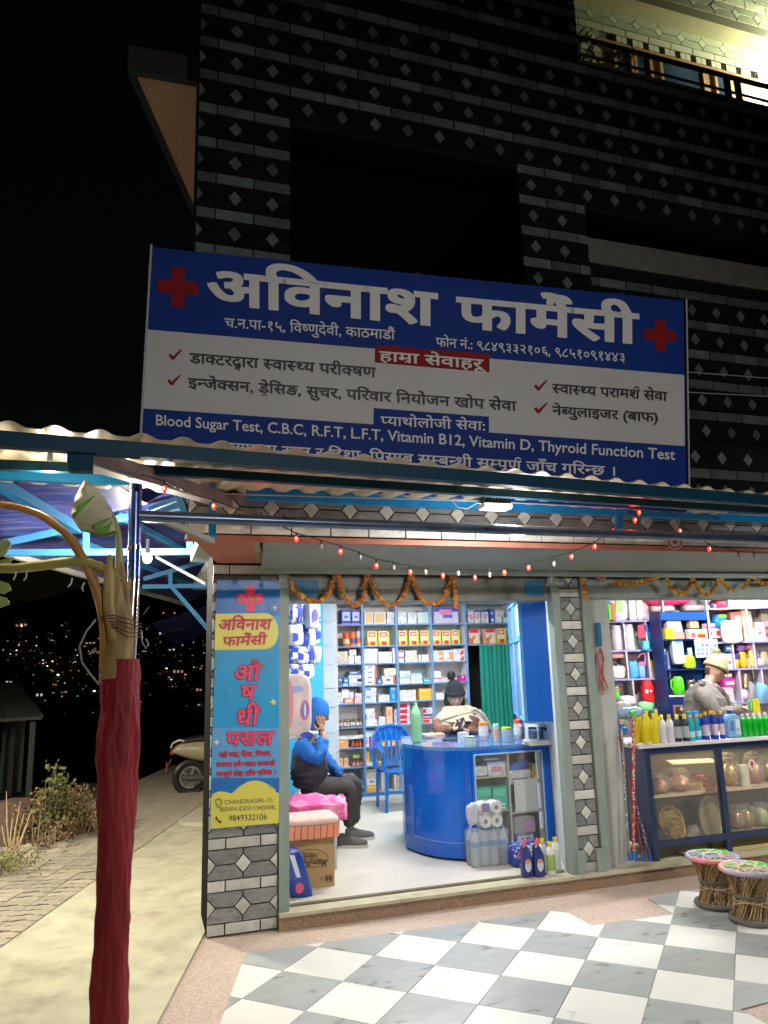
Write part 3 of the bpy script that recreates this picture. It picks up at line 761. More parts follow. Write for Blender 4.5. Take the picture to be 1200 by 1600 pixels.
# flood light under the beam
fl = thing('flood_light', 'small white flood light with black fins under the canopy beam', 'lamp', P(775, 790, 4.15))
a_ = P(754, 786, 4.15); b_ = P(798, 795, 4.15)
m = MB(); m.box((a_.x, 4.12, b_.z), (b_.x, 4.22, a_.z)); m.build('housing', WHITEP, fl, bevel=.004)
for i in range(9):
    m = MB(); x_ = a_.x+.01+i*(b_.x-a_.x-.02)/8; m.box((x_-.003, 4.13, a_.z), (x_+.003, 4.21, a_.z+.035)); m.build('fin', RB, fl)
m = MB(); m.box((a_.x+.01, 4.125, b_.z-.004), (b_.x-.01, 4.215, b_.z)); m.build('lens', mat('flood_glow', (1, 1, 1), emit=(1, 1, .95), estr=3.0), fl)
area_lamp(((a_.x+b_.x)/2, 4.0, b_.z-.03), .12, 42, (1, .98, .94), target=(2.0, 3.9, 0), sy=.08)
tube_light((5.3, 3.9, 2.52), (6.3, 4.0, 2.52), 'tube light under the canopy right of the picture', 62, (1, .97, .92))
point_lamp(((a_.x+b_.x)/2, 3.9, 2.42), 15, (1, .98, .93), .05); point_lamp((5.5, 3.9, 2.4), 15, (1, .97, .92), .05)  # bare points without fixtures, added to brighten the tile band and hood
# a pair of thin conduits along the beam
m = MB(); m.tube([P(350, 772, 4.2), P(750, 783, 4.2), P(1200, 806, 4.2)], .004, 5); m.build('cable', flat('grey_cable', (.35, .38, .42), .5), can)
m = MB(); m.tube([P(706, 782, 4.1), P(715, 793, 4.1), P(730, 795, 4.1), P(745, 786, 4.1), P(752, 787, 4.1)], .004, 5); m.build('cable', MATS['grey_cable'], can)

# ------------------------------------------------------------------ left canopy with printed sheet
MARB = mat('marbled_sheet', (.3, .3, .5), .35, var=.2, scale=2)
nt = MARB.node_tree; N = nt.nodes; Lk = nt.links; b = N['Principled BSDF']
tc = N.new('ShaderNodeTexCoord'); mp = N.new('ShaderNodeMapping'); mp.inputs['Scale'].default_value = (.5, 2.6, 1); mp.inputs['Rotation'].default_value = (0, 0, .35); Lk.new(tc.outputs['Object'], mp.inputs[0])
nz = N.new('ShaderNodeTexNoise'); nz.inputs['Scale'].default_value = 2.3; nz.inputs['Detail'].default_value = 9; nz.inputs['Roughness'].default_value = .68; nz.inputs['Distortion'].default_value = 1.6; Lk.new(mp.outputs[0], nz.inputs['Vector'])
cr_ = N.new('ShaderNodeValToRGB'); e = cr_.color_ramp.elements; e[0].position = .3; e[0].color = (.006, .012, .07, 1); e[1].position = .72; e[1].color = (.18, .28, .62, 1)
for pos, c in ((.42, (.008, .045, .28, 1)), (.50, (.06, .03, .10, 1)), (.58, (.03, .10, .42, 1)), (.64, (.22, .11, .10, 1))):
    x = e.new(pos); x.color = c
Lk.new(nz.outputs[0], cr_.inputs[0]); Lk.new(cr_.outputs[0], b.inputs['Base Color']); b.inputs['Roughness'].default_value = .3
lc = thing('side_canopy', 'side canopy of pale blue steel trusses under a marbled blue sheet', 'canopy', (-.4, 6, 0))
EL = G(80, 888, 2.7); 
def zr(p):      # roof height: rises towards the building
    return 2.72+max(-.5, (Vector((p.x, p.y, 0))-Vector((EL.x, EL.y, 0))).dot(RN))*.30
def rp(s, w, dz=0):     # s along the road from EL, w sideways
    p = Vector((EL.x, EL.y, 0))+RD*s+RN*w; return V(p.x, p.y, 2.72+w*.30+dz)
m = MB()
for i in range(9):
    s0, s1 = -2.75+i*.84, -2.75+i*.84+.85
    m = MB(); m.prism([rp(s0, -.05, .05+.004*(i % 2)), rp(s1, -.05, .05+.004*(i % 2)), rp(s1, 1.55, .05+.004*(i % 2)-(.36 if i < 1 else 0)), rp(s0, 1.55, .05+.004*(i % 2)-(.36 if i < 2 else 0))], (0, 0, .006)); m.build('roof_sheet', MARB, lc)
m = MB(); m.prism([rp(4.9, -.6, -.1), rp(6.4, -.7, -.35), rp(6.4, 1.2, -.35), rp(4.9, 1.2, -.1)], (0, 0, .006)); m.build('roof_sheet', MARB, lc)
m = MB(); m.beam(rp(-2.8, -.05, .03), rp(5.0, -.05, .03), .05, .05); m.build('edge_rail', flat('white_edge', (.6, .62, .6), .5), lc)
for w in (.45, .95): m = MB(); m.beam(rp(-2.8, w, .02), rp(5.0, w, .02), .05, .05); m.build('purlin', LBLUE, lc)
for yy, YY in ((0, 6.5), (1, 9.3)):
    if yy == 0: lines = [((10, 864), (300, 862)), ((5, 849), (123, 823)), ((123, 823), (290, 790)), ((135, 862), (135, 822)), ((296, 862), (296, 822))]
    else: lines = [((222, 917), (340, 915)), ((224, 905), (337, 872)), ((266, 916), (266, 890)), ((268, 917), (336, 996))]
    for (a_, b_) in lines:
        m = MB(); m.beam(P(*a_, YY), P(*b_, YY), .05, .055, up=(0, 1, .01)); m.build('truss_bar', LBLUE, lc)
m = MB(); m.beam(G(-40, 733, 2.78), G(120, 827, 2.7), .07, .06); m.build('rafter', SKYB, lc)
m = MB(); m.beam(G(-20, 741, 2.7), G(203, 753, 2.7), .05, .05); m.build('front_bar', SKYB, lc)
m = MB(); m.beam(P(275, 760, 4.4), P(290, 800, 4.6), .04, .04); m.beam(P(235, 806, 5.2), P(292, 786, 5.0), .04, .04); m.beam(P(235, 796, 5.2), P(285, 776, 5.0), .03, .03); m.build('truss_bar', LBLUE, lc)
m = MB(); m.beam(P(243, 870, 7.5), P(320, 912, 7.5), .025, .025, up=(0, 1, 0)); m.build('cable_tray', flat('white_edge', (.6, .62, .6), .5), lc)
bulb(P(230, 872, 6.1), 'glowing bulb hanging under the side canopy beside the post', 230, (1, .90, .74))
bulb(P(77, 729, 3.62), 'small glowing bulb at the top left under the corrugated sheet', 16, (1, .86, .60), .022)
bulb(V(-1.75, 4.7, 2.55), 'bare bulb under the front canopy left of the post, lighting the slab', 62, (1, .95, .74))
bulb(P(147, 866, 9.5), 'dim far bulb reflected under the marbled sheet left of the post', 8, (1, .9, .75), .03)

# ------------------------------------------------------------------ big sign board
sTL, sTR, sBL = P(237, 386, 4.30), P(1068, 470, 4.06), P(224, 638, 4.36)
sn = (sTR-sTL).cross(sBL-sTL).normalized()
if sn.y > 0: sn = -sn
def sg(x, y, off=0.0): return onplane(x, y, sTL+sn*off, sn)
SB = mat('sign_blue', (.002, .03, .22), .6, var=.06, spec=.25, scale=2)
SW = mat('sign_white', (.58, .56, .54), .5, var=.05, scale=2, dirt=(.5, .46, .42), damt=.3, dscale=1.5)
SRED = mat('sign_red', (.26, .008, .012), .6, spec=.2); SPR = mat('sign_print_white', (.74, .72, .70), .5, var=.03); SBK = mat('sign_print_black', (.03, .02, .02), .5)
sign = thing('shop_sign_board', 'large blue and white pharmacy sign board leaning out above the canopy', 'sign', (sTL+sTR)/2)
def px_lerp(a, b, t): return (a[0]+(b[0]-a[0])*t, a[1]+(b[1]-a[1])*t)
TLp, TRp, B1L, B1R, B2L, B2R = (237, 386), (1068, 470), (231, 515), (1069, 586), (224, 638), (1070, 697)
BLp, BRp = (217, 745), (1073, 800)
m = MB(); m.prism([sg(*p) for p in (TLp, TRp, BRp, BLp)], -sn*.05); m.build('panel', SB, sign)
m = MB(); m.prism([sg(*p, .0015) for p in (B1L, B1R, B2R, B2L)], sn*.0008); m.build('white_field', SW, sign)
m = MB(); m.prism([sg(*p, .003) for p in ((584, 637.5), (764, 651), (764, 680), (583, 668))], sn*.0005); m.build('blue_tab', SB, sign)
m = MB(); m.prism([sg(*p, .003) for p in ((586, 539), (765, 553.5), (765, 582), (585.5, 566.5))], sn*.0005); m.build('red_tab', SRED, sign)
fr = flat('sign_frame', (.05, .06, .08), .5)
for a_, b_ in ((TLp, BLp), (TRp, BRp)):
    m = MB(); m.beam(sg(*a_, -.02), sg(*b_, -.02), .012, .07, up=tuple(sn)); m.build('frame_side', flat('tin_edge', (.4, .42, .42), .4), sign)
for t_ in (.12, .5, .88):
    a_ = px_lerp(TLp, TRp, t_); b_ = px_lerp(BLp, BRp, t_); m = MB(); m.beam(sg(*a_, -.08), sg(*b_, -.08), .04, .04); pz = sg(*a_, -.1); m.beam(pz+V(0, 0, -.5), V(pz.x, YU, pz.z-.5), .04, .04); m.build('bracket', fr, sign)
def cross(cx, cy, w, arm, fn, m_, par, sk=.1, off=.004, name='red_cross'):
    m = MB(); h = w/2; a_ = arm/2
    for i, (x0, x1, y0, y1) in enumerate(((-h, h, -a_, a_), (-a_, a_, -h, -a_), (-a_, a_, a_, h))):
        m.add([fn(cx+x, cy+y+x*sk, off) for x, y in ((x0, y0), (x1, y0), (x1, y1), (x0, y1))], [(0, 1, 2, 3)])
    return m.build(name, m_, par)
cross(278, 449, 63, 21, sg, SRED, sign); cross(1031.7, 523.8, 49, 17, sg, SRED, sign)
T = lambda s, A, B, drop, m_, bold=.012, **k: lettering('lettering', s, A, B, drop, m_, sign, sg, bold, off=.004, **k)
T('अिवनाश', (325, 421), (683, 457.5), 51, SPR, .034)
T('फार्मेसी'.replace('र्मे', 'मे^'), (714, 463), (997.5, 489.6), 47, SPR, .034)
T('च.न.पा-१५, विष्णुदेवी, काठमाडौं'.replace('विष्णुदेवी', 'वि{ष}णुदेवी').replace('वि', 'िव'), (351, 496.5), (617.5, 516), 14.5, SPR, .01)
T('फोन नं.: ९८४९३३२१०६, ९८५१०९१४४३', (681, 527), (976, 552), 13.5, SPR, .01)
T('हाम~ा सेवाहरू', (592.5, 548), (760, 562), 15, SPR, .02)
T('डा{क}टरद<व>ारा {स}वा{स}{थ}य परी{क}षण', (296.7, 551), (588, 574), 15.5, SBK, .022)
T('इ{न}जे{क}सन, ड~ेिसङ, सुचर, पिरवार िनयोजन खोप सेवा', (293.8, 590), (807.5, 627), 15, SBK, .022)
T('{स}वा{स}{थ}य परामशर् सेवा'.replace('शर्', 'श^'), (863, 599), (1043, 612), 14.5, SBK, .02)
T('ने{ब}युलाइजर (बाफ)', (863, 634), (1028, 645.5), 14, SBK, .02)
T('{प}याथोलोजी सेवा:', (594.6, 650), (758, 658.5), 14, SPR, .012)
T('Blood Sugar Test, C.B.C, R.F.T, L.F.T, Vitamin B12, Vitamin D, Thyroid Function Test', (243.8, 664), (1055, 718.5), 16.5, SPR, .012, top=True)
T('{ल}याबमा रगत र िदशा, िपसाब स{म}ब{न}धी स{म}पूणर् जाँच गिर{न}छ ।'.replace('णर्', 'ण^'), (352, 691), (961, 729), 14.5, SPR, .012)
for cx, cy in ((274, 554), (272, 593.8), (845, 602), (845, 637.5)):
    m = MB(); m.add([sg(cx+x, cy+y, .004) for x, y in ((-11, 1), (-7, -2), (-4, 3), (9, -9), (10.5, -7), (-2.5, 8.5), (-5.5, 8))], [(0, 1, 2, 5, 6), (2, 3, 4, 5)]); m.build('tick_mark', SRED, sign)

# ------------------------------------------------------------------ tall banner on the pillar
YS = YF-.03
def bs(x, y, off=0.0): return P(x, y, YS-off)
ban = thing('pillar_sign', 'tall cyan and yellow pharmacy sign board fixed to the corner pillar', 'sign', P(383, 1100, YS))
CY = mat('print_cyan', (.008, .28, .58), .35, var=.04, scale=2); BLU = mat('print_blue', (.012, .13, .42), .35, var=.04); LCY = mat('print_pale_blue', (.10, .32, .62), .35, var=.04)
YEL = mat('print_yellow', (.66, .60, .10), .35, var=.03); BRED = mat('print_red', (.52, .012, .04), .4); BPNK = mat('print_pink', (.75, .05, .13), .4); BDK = mat('print_dark', (.03, .03, .03), .4)
def bx(x, y):            # banner coordinates 0..1 -> pixel
    return None
q4 = [(339, 907), (437.3, 907), (435.5, 1286), (328.7, 1295.5)]
def bpx(u, v):
    a_ = px_lerp(q4[0], q4[1], u); b_ = px_lerp(q4[3], q4[2], u); return px_lerp(a_, b_, v)
m = MB(); m.prism([bs(*p) for p in q4], (0, .02, 0)); m.build('panel', [CY], ban)
def bpoly(name, pts, m_, off=.001):
    mm = MB(); mm.add([bs(*p, off) for p in pts], [tuple(range(len(pts)))]); return mm.build(name, m_, ban)
def uv(*pts): return [bpx(u, v) for u, v in pts]
bpoly('top_field', uv((0, 0), (1, 0), (1, .5), (0, .5))[:2]+uv((1, .145), (0, .145)), BLU)
bpoly('print_band', [(331.8+.6, 1137), (436.2, 1137), (435.9, 1215.5), (330.4, 1215.5)], LCY)
bpoly('blue_base', [(330.4, 1215.6), (435.9, 1215.6), (435.6, 1262), (329.2, 1262)], MATS['print_blue'])
pill = [(336.8, 959), (415, 958)]+[(415+20*sin(pi*k/10), 986.5-28.5*cos(pi*k/10)) for k in range(1, 10)]+[(412, 1014.5), (335.2, 1016)]
bpoly('yellow_pill', pill, YEL, .002)
cl = [(329.9, 1246), (333, 1240), (342, 1236.5), (352, 1237), (362, 1240)]+[(368+ 62*k/12, 1240-20.5*sin(pi*min(1, (k+1.5)/15))) for k in range(1, 13)]+[(431, 1238), (435.8, 1239), (435.6, 1285.8), (329, 1295)]
bpoly('yellow_cloud', cl, YEL, .002)
BT = lambda s, A, B, drop, m_, bold=.01, off=.003, **k: lettering('lettering', s, A, B, drop, m_, ban, bs, bold, off=off, **k)
cross(391, 935.5, 40, 14.5, bs, BPNK, ban, 0)
m = MB(); pts = [(372, 935.5), (377, 935.5), (378.5, 931), (380.5, 940), (382, 935.5), (388, 935.5), (390, 930), (392, 941), (394, 935.5), (399, 935.5), (401, 930.5), (403, 940), (404.5, 935.5), (410, 935.5)]
m.tube([bs(*p, .006) for p in pts], .0018, 4); m.build('pulse_line', SPR, ban)
BT('अिवनाश', (341, 968), (423.7, 966.6), 16.5, BRED, .028, italic=.12)
BT('फामेसी'.replace('मे', 'मे^'), (347, 995), (416.3, 992.6), 14, BRED, .026, italic=.12)
for s, A, B, dr in (('औ', (364.6, 1040), (406, 1038), 24), ('ष', (373.8, 1071), (398, 1070), 22), ('धी', (368.5, 1109), (403.5, 1107), 25), ('पसल', (351.5, 1144.5), (426.3, 1142.5), 20.5)):
    BT(s, A, B, dr, mat('print_maroon', (.2, .01, .06), .4), .055, italic=.15, off=.0025); BT(s, A, B, dr, BPNK, .022, italic=.15, off=.004)
BT('यहाँ रगत, िदसा, िपसाब,', (342, 1176), (424, 1173.5), 7, BRED, .045)
BT('लगायत सबै {प}रकार स{म}ब{न}धी', (338, 1191.5), (430, 1189), 7, BRED, .045)
BT('स{म}पूण^ सेवा जाँच गिर{न}छ ।', (338.5, 1206.5), (431, 1203), 7, BRED, .045)
BT('CHANDRAGIRI-15,', (351, 1257), (426.3, 1253), 6.8, BDK, .0, top=True)
BT('BISHNUDEVI CHOWK.', (344.4, 1268), (432, 1264.5), 6.8, BDK, .0, top=True)
BT('9849332106', (357.5, 1283.5), (417, 1280.5), 9.5, BDK, .004, top=True)
m = MB()
cx, cy = 341.5, 1254
ring = [(cx+4.6*cos(a), cy-1+4.6*sin(a)) for a in [pi*(.85+1.3*k/10) for k in range(11)]]+[(cx, cy+8.5)]
m.tube([bs(*p, .004) for p in ring+[ring[0]]], .003, 4); m.build('pin_icon', BDK, ban)
m = MB(); m.tube([bs(*p, .004) for p in ((337.5, 1276.5), (339, 1280), (342, 1283.5), (345.5, 1285))], [.007, .004, .004, .007], 5); m.build('phone_icon', BDK, ban)
for cx, cy, r_, mm_ in ((351, 917, 4.5, SPR), (429.5, 949.5, 5.2, SPR), (352.5, 1085, 3.5, LCY), (423, 1229, 3.5, LCY)):
    m = MB(); m.tube([bs(cx+r_*cos(2*pi*k/12), cy+r_*sin(2*pi*k/12), .004) for k in range(13)], .0014, 4); m.build('print_ring', mm_, ban)
cross(429.5, 949.5, 6, 2, bs, SPR, ban, 0, .004, 'print_plus'); cross(427, 1097, 9, 3, bs, YEL, ban, 0, .004, 'print_plus'); cross(338.5, 1160, 8, 2.6, bs, SPR, ban, 0, .004, 'print_plus')

# ------------------------------------------------------------------ street lamps around the place
def street_lamp(p, label, power, col, aim, cone=60):
    t = thing('street_lamp', label, 'street lamp', (p[0], p[1], 0))
    m = MB(); m.tube([(p[0], p[1], -.1), (p[0], p[1], p[2])], .05, 8); m.build('pole', RB, t)
    m = MB(); m.box((p[0]-.2, p[1]-.1, p[2]), (p[0]+.2, p[1]+.1, p[2]+.08)); m.build('head', WHITEP, t)
    l = bpy.data.lights.new('lamp_light', 'SPOT'); l.energy = power; l.color = col; l.spot_size = radians(cone); l.spot_blend = 1; l.shadow_soft_size = .12
    o = bpy.data.objects.new('lamp_light', l); COL.objects.link(o); o.location = (p[0], p[1], p[2]-.05); o.rotation_euler = (Vector(aim)-o.location).to_track_quat('-Z', 'Y').to_euler()
street_lamp((3.0, -6.5, 3.7), 'street lamp across the road behind the viewer', 3000, (1, .985, .95), (1.7, 4.6, 1.7), 62)
street_lamp((-6.5, 3.2, 4.6), 'sodium street lamp up the road to the left', 800, (1, .72, .42), (.0, 6.2, 5.9), 34)
street_lamp((-5.2, 6.2, 4.6), 'unseen street lamp added beside the path left of the picture', 5200, (1, .95, .79), (-.2, 7.9, 0), 78)  # lamp added out of view to brighten the slab and path
# balcony lamp
bulb(V(7.0, yc_-.22, zc_-.12), 'bulb over the upper balcony', 210, (.97, 1, .62))
# ------------------------------------------------------------------ pharmacy room
FZ = .105
def lw(Y):       # left inner wall
    return .95+(Y-5.46)*.18 if Y < 7.3 else (1.281+(Y-7.3)*.513 if Y < 8.8 else 2.05+(Y-8.8)*.32)
def rwl(Y): return 3.17+(Y-5.46)*.425     # right inner wall
room = MB()
room.prism([(lw(5.40), 5.46, 0.02), (rwl(5.46), 5.46, .02), (rwl(9.9), 9.9, .02), (lw(9.9), 9.9, .02), (lw(8.8), 8.8, .02), (lw(7.3), 7.3, .02)], (0, 0, FZ-.02))
struct(room.build('pharmacy_floor', mat('shop_floor', (.62, .59, .52), .4, var=.10, scale=3, dirt=(.46, .43, .36), damt=.5, dscale=2.2, bump=.05)))
WALL = mat('pale_wall', (.72, .76, .78), .7, var=.05, scale=3)
for ya, yb in ((5.46, 7.3), (7.3, 8.8), (8.8, 9.9)):
    m = MB(); m.prism([(lw(ya)-.1, ya, FZ), (lw(ya+.001), ya, FZ), (lw(yb-.001), yb, FZ), (lw(yb-.001)-.1, yb, FZ)], (0, 0, 2.62)); m.build('inner_wall', WALL, BLD)
m = MB(); m.prism([(rwl(5.46), 5.46, FZ), (rwl(5.46)+.06, 5.46, FZ), (rwl(9.9)+.06, 9.9, FZ), (rwl(9.9), 9.9, FZ)], (0, 0, 2.62)); m.build('inner_wall', WALL, BLD)
m = MB(); m.box((2.0, 9.85, FZ), (5.2, 9.95, 2.72)); m.build('inner_wall', flat('black_gap', (.015, .015, .015), .9), BLD)
m = MB(); m.box((.6, 5.68, CEIL), (5.3, 9.95, CEIL+.08)); m.build('inner_ceiling', WALL, BLD)
m = MB(); m.box((SE.x+.45, 5.40, FZ), (lw(5.46), 5.46, 2.3)); m.build('jamb', PGREEN, BLD)
# ------------------------------------------------------------------ general store room
Q0 = Vector((5.0, 7.55, 0)); QU = Vector((cos(radians(18.7)), -sin(radians(18.7)), 0)); QN = Vector((sin(radians(18.7)), cos(radians(18.7)), 0))
room = MB(); room.prism([(3.42, 5.46, .02), (8.6, 5.46, .02), (8.6, 8.4, .02), (4.56, 8.4, .02)], (0, 0, FZ-.02))
struct(room.build('store_floor', mat('store_floor', (.5, .46, .3), .6, var=.15, scale=4, dirt=(.3, .26, .15), damt=.6, dscale=3)))
WAR = mat('pinkish_board', (.74, .66, .70), .6, var=.05)
m = MB(); m.box((4.56, 8.45, FZ), (9.6, 8.55, 2.8)); m.build('inner_wall', WAR, BLD)
m = MB(); m.box((3.45, 5.68, CEIL), (9.6, 8.6, CEIL+.08)); m.build('inner_ceiling', WALL, BLD)
m = MB(); m.box((9.5, 5.4, FZ), (9.6, 8.6, 2.8)); m.build('inner_wall', WAR, BLD)
# ------------------------------------------------------------------ goods: helpers
_cm = {}
def C(r, g, b, rough=.45, **k):
    key = 'paint_%d_%d_%d_%d' % (round(r*100), round(g*100), round(b*100), round(rough*10))
    if key not in _cm: _cm[key] = mat(key, (r, g, b), rough, var=.04, scale=20, **k)
    return _cm[key]
def print_mat(name, base, ink, rows=90.0, cover=.5):
    """paper with lines of small print"""
    m = bpy.data.materials.new(name); m.use_nodes = True; nt = m.node_tree; N = nt.nodes; L = nt.links; b = N['Principled BSDF']
    b.inputs['Roughness'].default_value = .45
    tc = N.new('ShaderNodeTexCoord'); mp = N.new('ShaderNodeMapping'); mp.inputs['Scale'].default_value = (70, 1, rows); L.new(tc.outputs['Object'], mp.inputs[0])
    nz = N.new('ShaderNodeTexNoise'); nz.inputs['Scale'].default_value = 1.0; nz.inputs['Detail'].default_value = 1; L.new(mp.outputs[0], nz.inputs['Vector'])
    gt = N.new('ShaderNodeMath'); gt.operation = 'GREATER_THAN'; gt.inputs[1].default_value = cover; L.new(nz.outputs[0], gt.inputs[0])
    n2 = N.new('ShaderNodeTexNoise'); n2.inputs['Scale'].default_value = 14; oi = N.new('ShaderNodeObjectInfo'); a2 = N.new('ShaderNodeVectorMath'); a2.operation = 'ADD'
    mu = N.new('ShaderNodeMath'); mu.operation = 'MULTIPLY'; mu.inputs[1].default_value = 50; L.new(oi.outputs['Random'], mu.inputs[0]); L.new(tc.outputs['Object'], a2.inputs[0]); L.new(mu.outputs[0], a2.inputs[1]); L.new(a2.outputs[0], n2.inputs['Vector'])
    g2 = N.new('ShaderNodeMath'); g2.operation = 'GREATER_THAN'; g2.inputs[1].default_value = .5; L.new(n2.outputs[0], g2.inputs[0])
    an = N.new('ShaderNodeMath'); an.operation = 'MULTIPLY'; L.new(gt.outputs[0], an.inputs[0]); L.new(g2.outputs[0], an.inputs[1])
    mx = N.new('ShaderNodeMix'); mx.data_type = 'RGBA'; mx.inputs['A'].default_value = (*base, 1); mx.inputs['B'].default_value = (*ink, 1)
    L.new(an.outputs[0], mx.inputs['Factor']); L.new(mx.outputs['Result'], b.inputs['Base Color']); MATS[name] = m; return m
WPR = print_mat('white_carton_print', (.78, .78, .78), (.42, .45, .55)); CPR = print_mat('cream_carton_print', (.72, .66, .52), (.4, .35, .3))
PPR = print_mat('pale_carton_print', (.68, .74, .82), (.2, .4, .6)); LPR = print_mat('lilac_carton_print', (.66, .62, .76), (.35, .25, .5)); GPR = print_mat('blue_pack_print', (.02, .05, .38), (.75, .75, .85), 30, .52)
RED = (.6, .02, .03); BLUE = (.02, .12, .5); TEAL = (.02, .3, .5); ORG_ = (.75, .25, .06); YLW = (.75, .6, .06); PNK = (.75, .08, .3); LIM = (.4, .65, .05); W_ = (.78, .78, .78)
# style: words, body material, prints (u0, v0, u1, v1, colour) on the front
ST = {
 'white': ('plain white carton', WPR, []), 'cream': ('cream carton', CPR, []), 'pale': ('pale blue-white carton', PPR, []), 'lilac': ('lilac-white carton', LPR, []),
 'amber': ('white box with amber glow print', C(.76, .70, .58), [(.12, .15, .88, .85, (.72, .48, .2))]), 'mint': ('mint green and white box', C(.5, .68, .66), [(.05, .1, .5, .85, (.65, .78, .7)), (0, .88, 1, 1, BLUE)]),
 'diaper': ('dark blue diaper pack', C(.03, .05, .35), [(.1, .25, .9, .85, (.6, .66, .8)), (.0, .0, 1, .1, (.4, .15, .55)), (.28, .42, .72, .6, (.1, .25, .6))]),
 'wipes': ('violet and white wipes pack', C(.6, .55, .74), [(0, .75, 1, 1, (.08, .06, .4)), (.22, .55, .72, .9, (.75, .25, .45)), (.35, .35, .75, .55, (.1, .1, .5))]),
 'pinkw': ('white box with pink print', WPR, [(.2, .3, .8, .7, (.7, .25, .35)), (0, .85, 1, 1, (.3, .5, .75))]), 'bluew': ('white box with navy top', WPR, [(0, .85, 1, 1, (.03, .06, .35)), (.3, .3, .75, .7, (.6, .35, .4))]),
 'bluetube': ('blue and white tube', C(.05, .1, .5), [(.2, .1, .8, .3, W_), (.2, .6, .8, .72, W_)]),
 'cereal': ('cereal box with red badge', C(.72, .68, .36), [(.12, .62, .8, .92, (.7, .08, .08)), (.25, .7, .68, .83, (.8, .7, .6)), (.0, .0, .8, .28, (.75, .4, .05)), (.3, .05, .75, .3, (.55, .03, .02)), (.84, 0, 1, 1, (.5, .62, .08))]),
 'cerealred': ('red-topped cereal box', C(.74, .6, .45), [(0, .76, .88, 1, (.62, .02, .06)), (.0, .0, .35, .4, (.68, .12, .05)), (.3, .3, .6, .55, (.45, .22, .08)), (.5, .15, .8, .45, (.78, .7, .45)), (.9, 0, 1, 1, (.75, .5, .35))]),
 'pinkband': ('white carton with pink band', WPR, [(0, .7, 1, .95, (.65, .05, .25))]), 'redend': ('white carton with a red end', WPR, [(.88, 0, 1, 1, (.45, .02, .03))]),
 'orangeband': ('white carton with orange square', WPR, [(.58, .15, .98, .8, (.72, .28, .08))]), 'redtri': ('white carton with red wedge', WPR, [(.6, .1, .9, .45, (.55, .03, .03)), (.75, .45, .9, .8, (.55, .03, .03))]),
 'wave': ('white carton with violet line', WPR, [(.05, .2, .9, .32, (.25, .15, .45))]), 'bluebox': ('slate blue carton', C(.08, .14, .38), [(.1, .5, .9, .6, W_)]), 'teal': ('teal blue carton', C(.04, .25, .42), [(.2, .4, .8, .6, W_)]),
 'tealbox': ('cyan carton', C(.03, .35, .5), [(.1, .4, .9, .6, (.6, .75, .2))]), 'navybox': ('navy carton', C(.05, .12, .32), [(.1, .4, .7, .6, W_)]), 'maroonend': ('white carton with maroon strip', WPR, [(0, .15, 1, .38, (.4, .02, .15))]),
 'redends': ('white carton with coral ends', WPR, [(.86, 0, 1, 1, (.75, .12, .1)), (0, 0, .07, .5, (.7, .08, .12)), (.3, .4, .65, .6, (.1, .1, .2))]), 'blueband': ('white carton with sky blue top', WPR, [(0, .7, 1, 1, (.3, .5, .72))]),
 'salmon': ('salmon carton', C(.72, .3, .2), [(.15, .3, .8, .7, (.78, .6, .5))]), 'pinkbox': ('pink-white carton', C(.72, .52, .52), [(.1, .3, .9, .4, (.6, .2, .25))]), 'blueoval': ('white carton with blue oval', WPR, [(.08, .6, .5, .85, (.06, .32, .6)), (.1, .2, .9, .28, (.4, .5, .6))]),
 'bluebig': ('tall bright blue carton', C(.02, .28, .6), [(.1, .82, .9, .95, (.7, .8, .85)), (.4, .2, .65, .5, (.3, .6, .8))]), 'gold': ('golden yellow carton', C(.72, .42, .05), [(.1, .55, .9, .75, (.8, .62, .25))]),
 'peach': ('peach carton', C(.74, .52, .36), [(.2, .5, .8, .8, (.75, .3, .12))]), 'orange': ('orange carton', C(.74, .34, .12), [(.1, .6, .6, .8, (.8, .6, .4))]), 'redwhite': ('red and white carton', WPR, [(0, .12, .75, .85, (.62, .01, .03))]),
 'navyred': ('navy and red striped carton', WPR, [(0, .5, 1, .9, (.1, .06, .3)), (0, .05, 1, .35, (.6, .02, .08))]), 'magenta': ('magenta carton', C(.55, .01, .28), [(.2, .6, .5, .85, W_)]), 'yellow': ('yellow carton', C(.72, .55, .1), [(.2, .3, .8, .6, (.7, .25, .05))]),
 'grey': ('grey-white carton', C(.5, .52, .52), []), 'blue': ('mid blue carton', C(.06, .22, .5), [(.2, .3, .8, .5, W_)]),
 'greenmask': ('green face mask box', C(.03, .46, .30), [(.06, .62, .94, .9, (.12, .6, .42)), (.2, .2, .85, .3, W_), (.35, .06, .85, .14, W_)]),
}
def carton(x0, x1, y, z0, z1, dep, style, label=None, name='medicine_carton', cat='box', group=None, loc=None, yaw=0.0):
    d, bm_, pr = ST[style]
    c = V((x0+x1)/2, y+dep/2, z0)
    t = thing(name, label or d, cat, c, group)
    m = MB(); m.box((x0, y, z0), (x1, y+dep, z1)); m.build('box', bm_, t)
    if pr:
        m = MB(); ms = []
        for i, (u0, v0, u1, v1, c_) in enumerate(pr):
            mm = C(*c_)
            if mm not in ms: ms.append(mm)
            k = .0008+i*.0006
            m.add([(x0+(x1-x0)*u, y-k, z0+(z1-z0)*v) for u, v in ((u0, v0), (u1, v0), (u1, v1), (u0, v1))], [(0, 1, 2, 3)], ms.index(mm))
        m.build('front_print', ms, t)
    if yaw: t.rotation_euler = (0, 0, yaw)
    return t
CAP_K = C(.02, .02, .02); GLASS_BR = mat('brown_glass', (.06, .022, .01), .12, var=.1, coat=.6); LABW = print_mat('bottle_label', (.76, .74, .7), (.5, .2, .2), 120, .5)
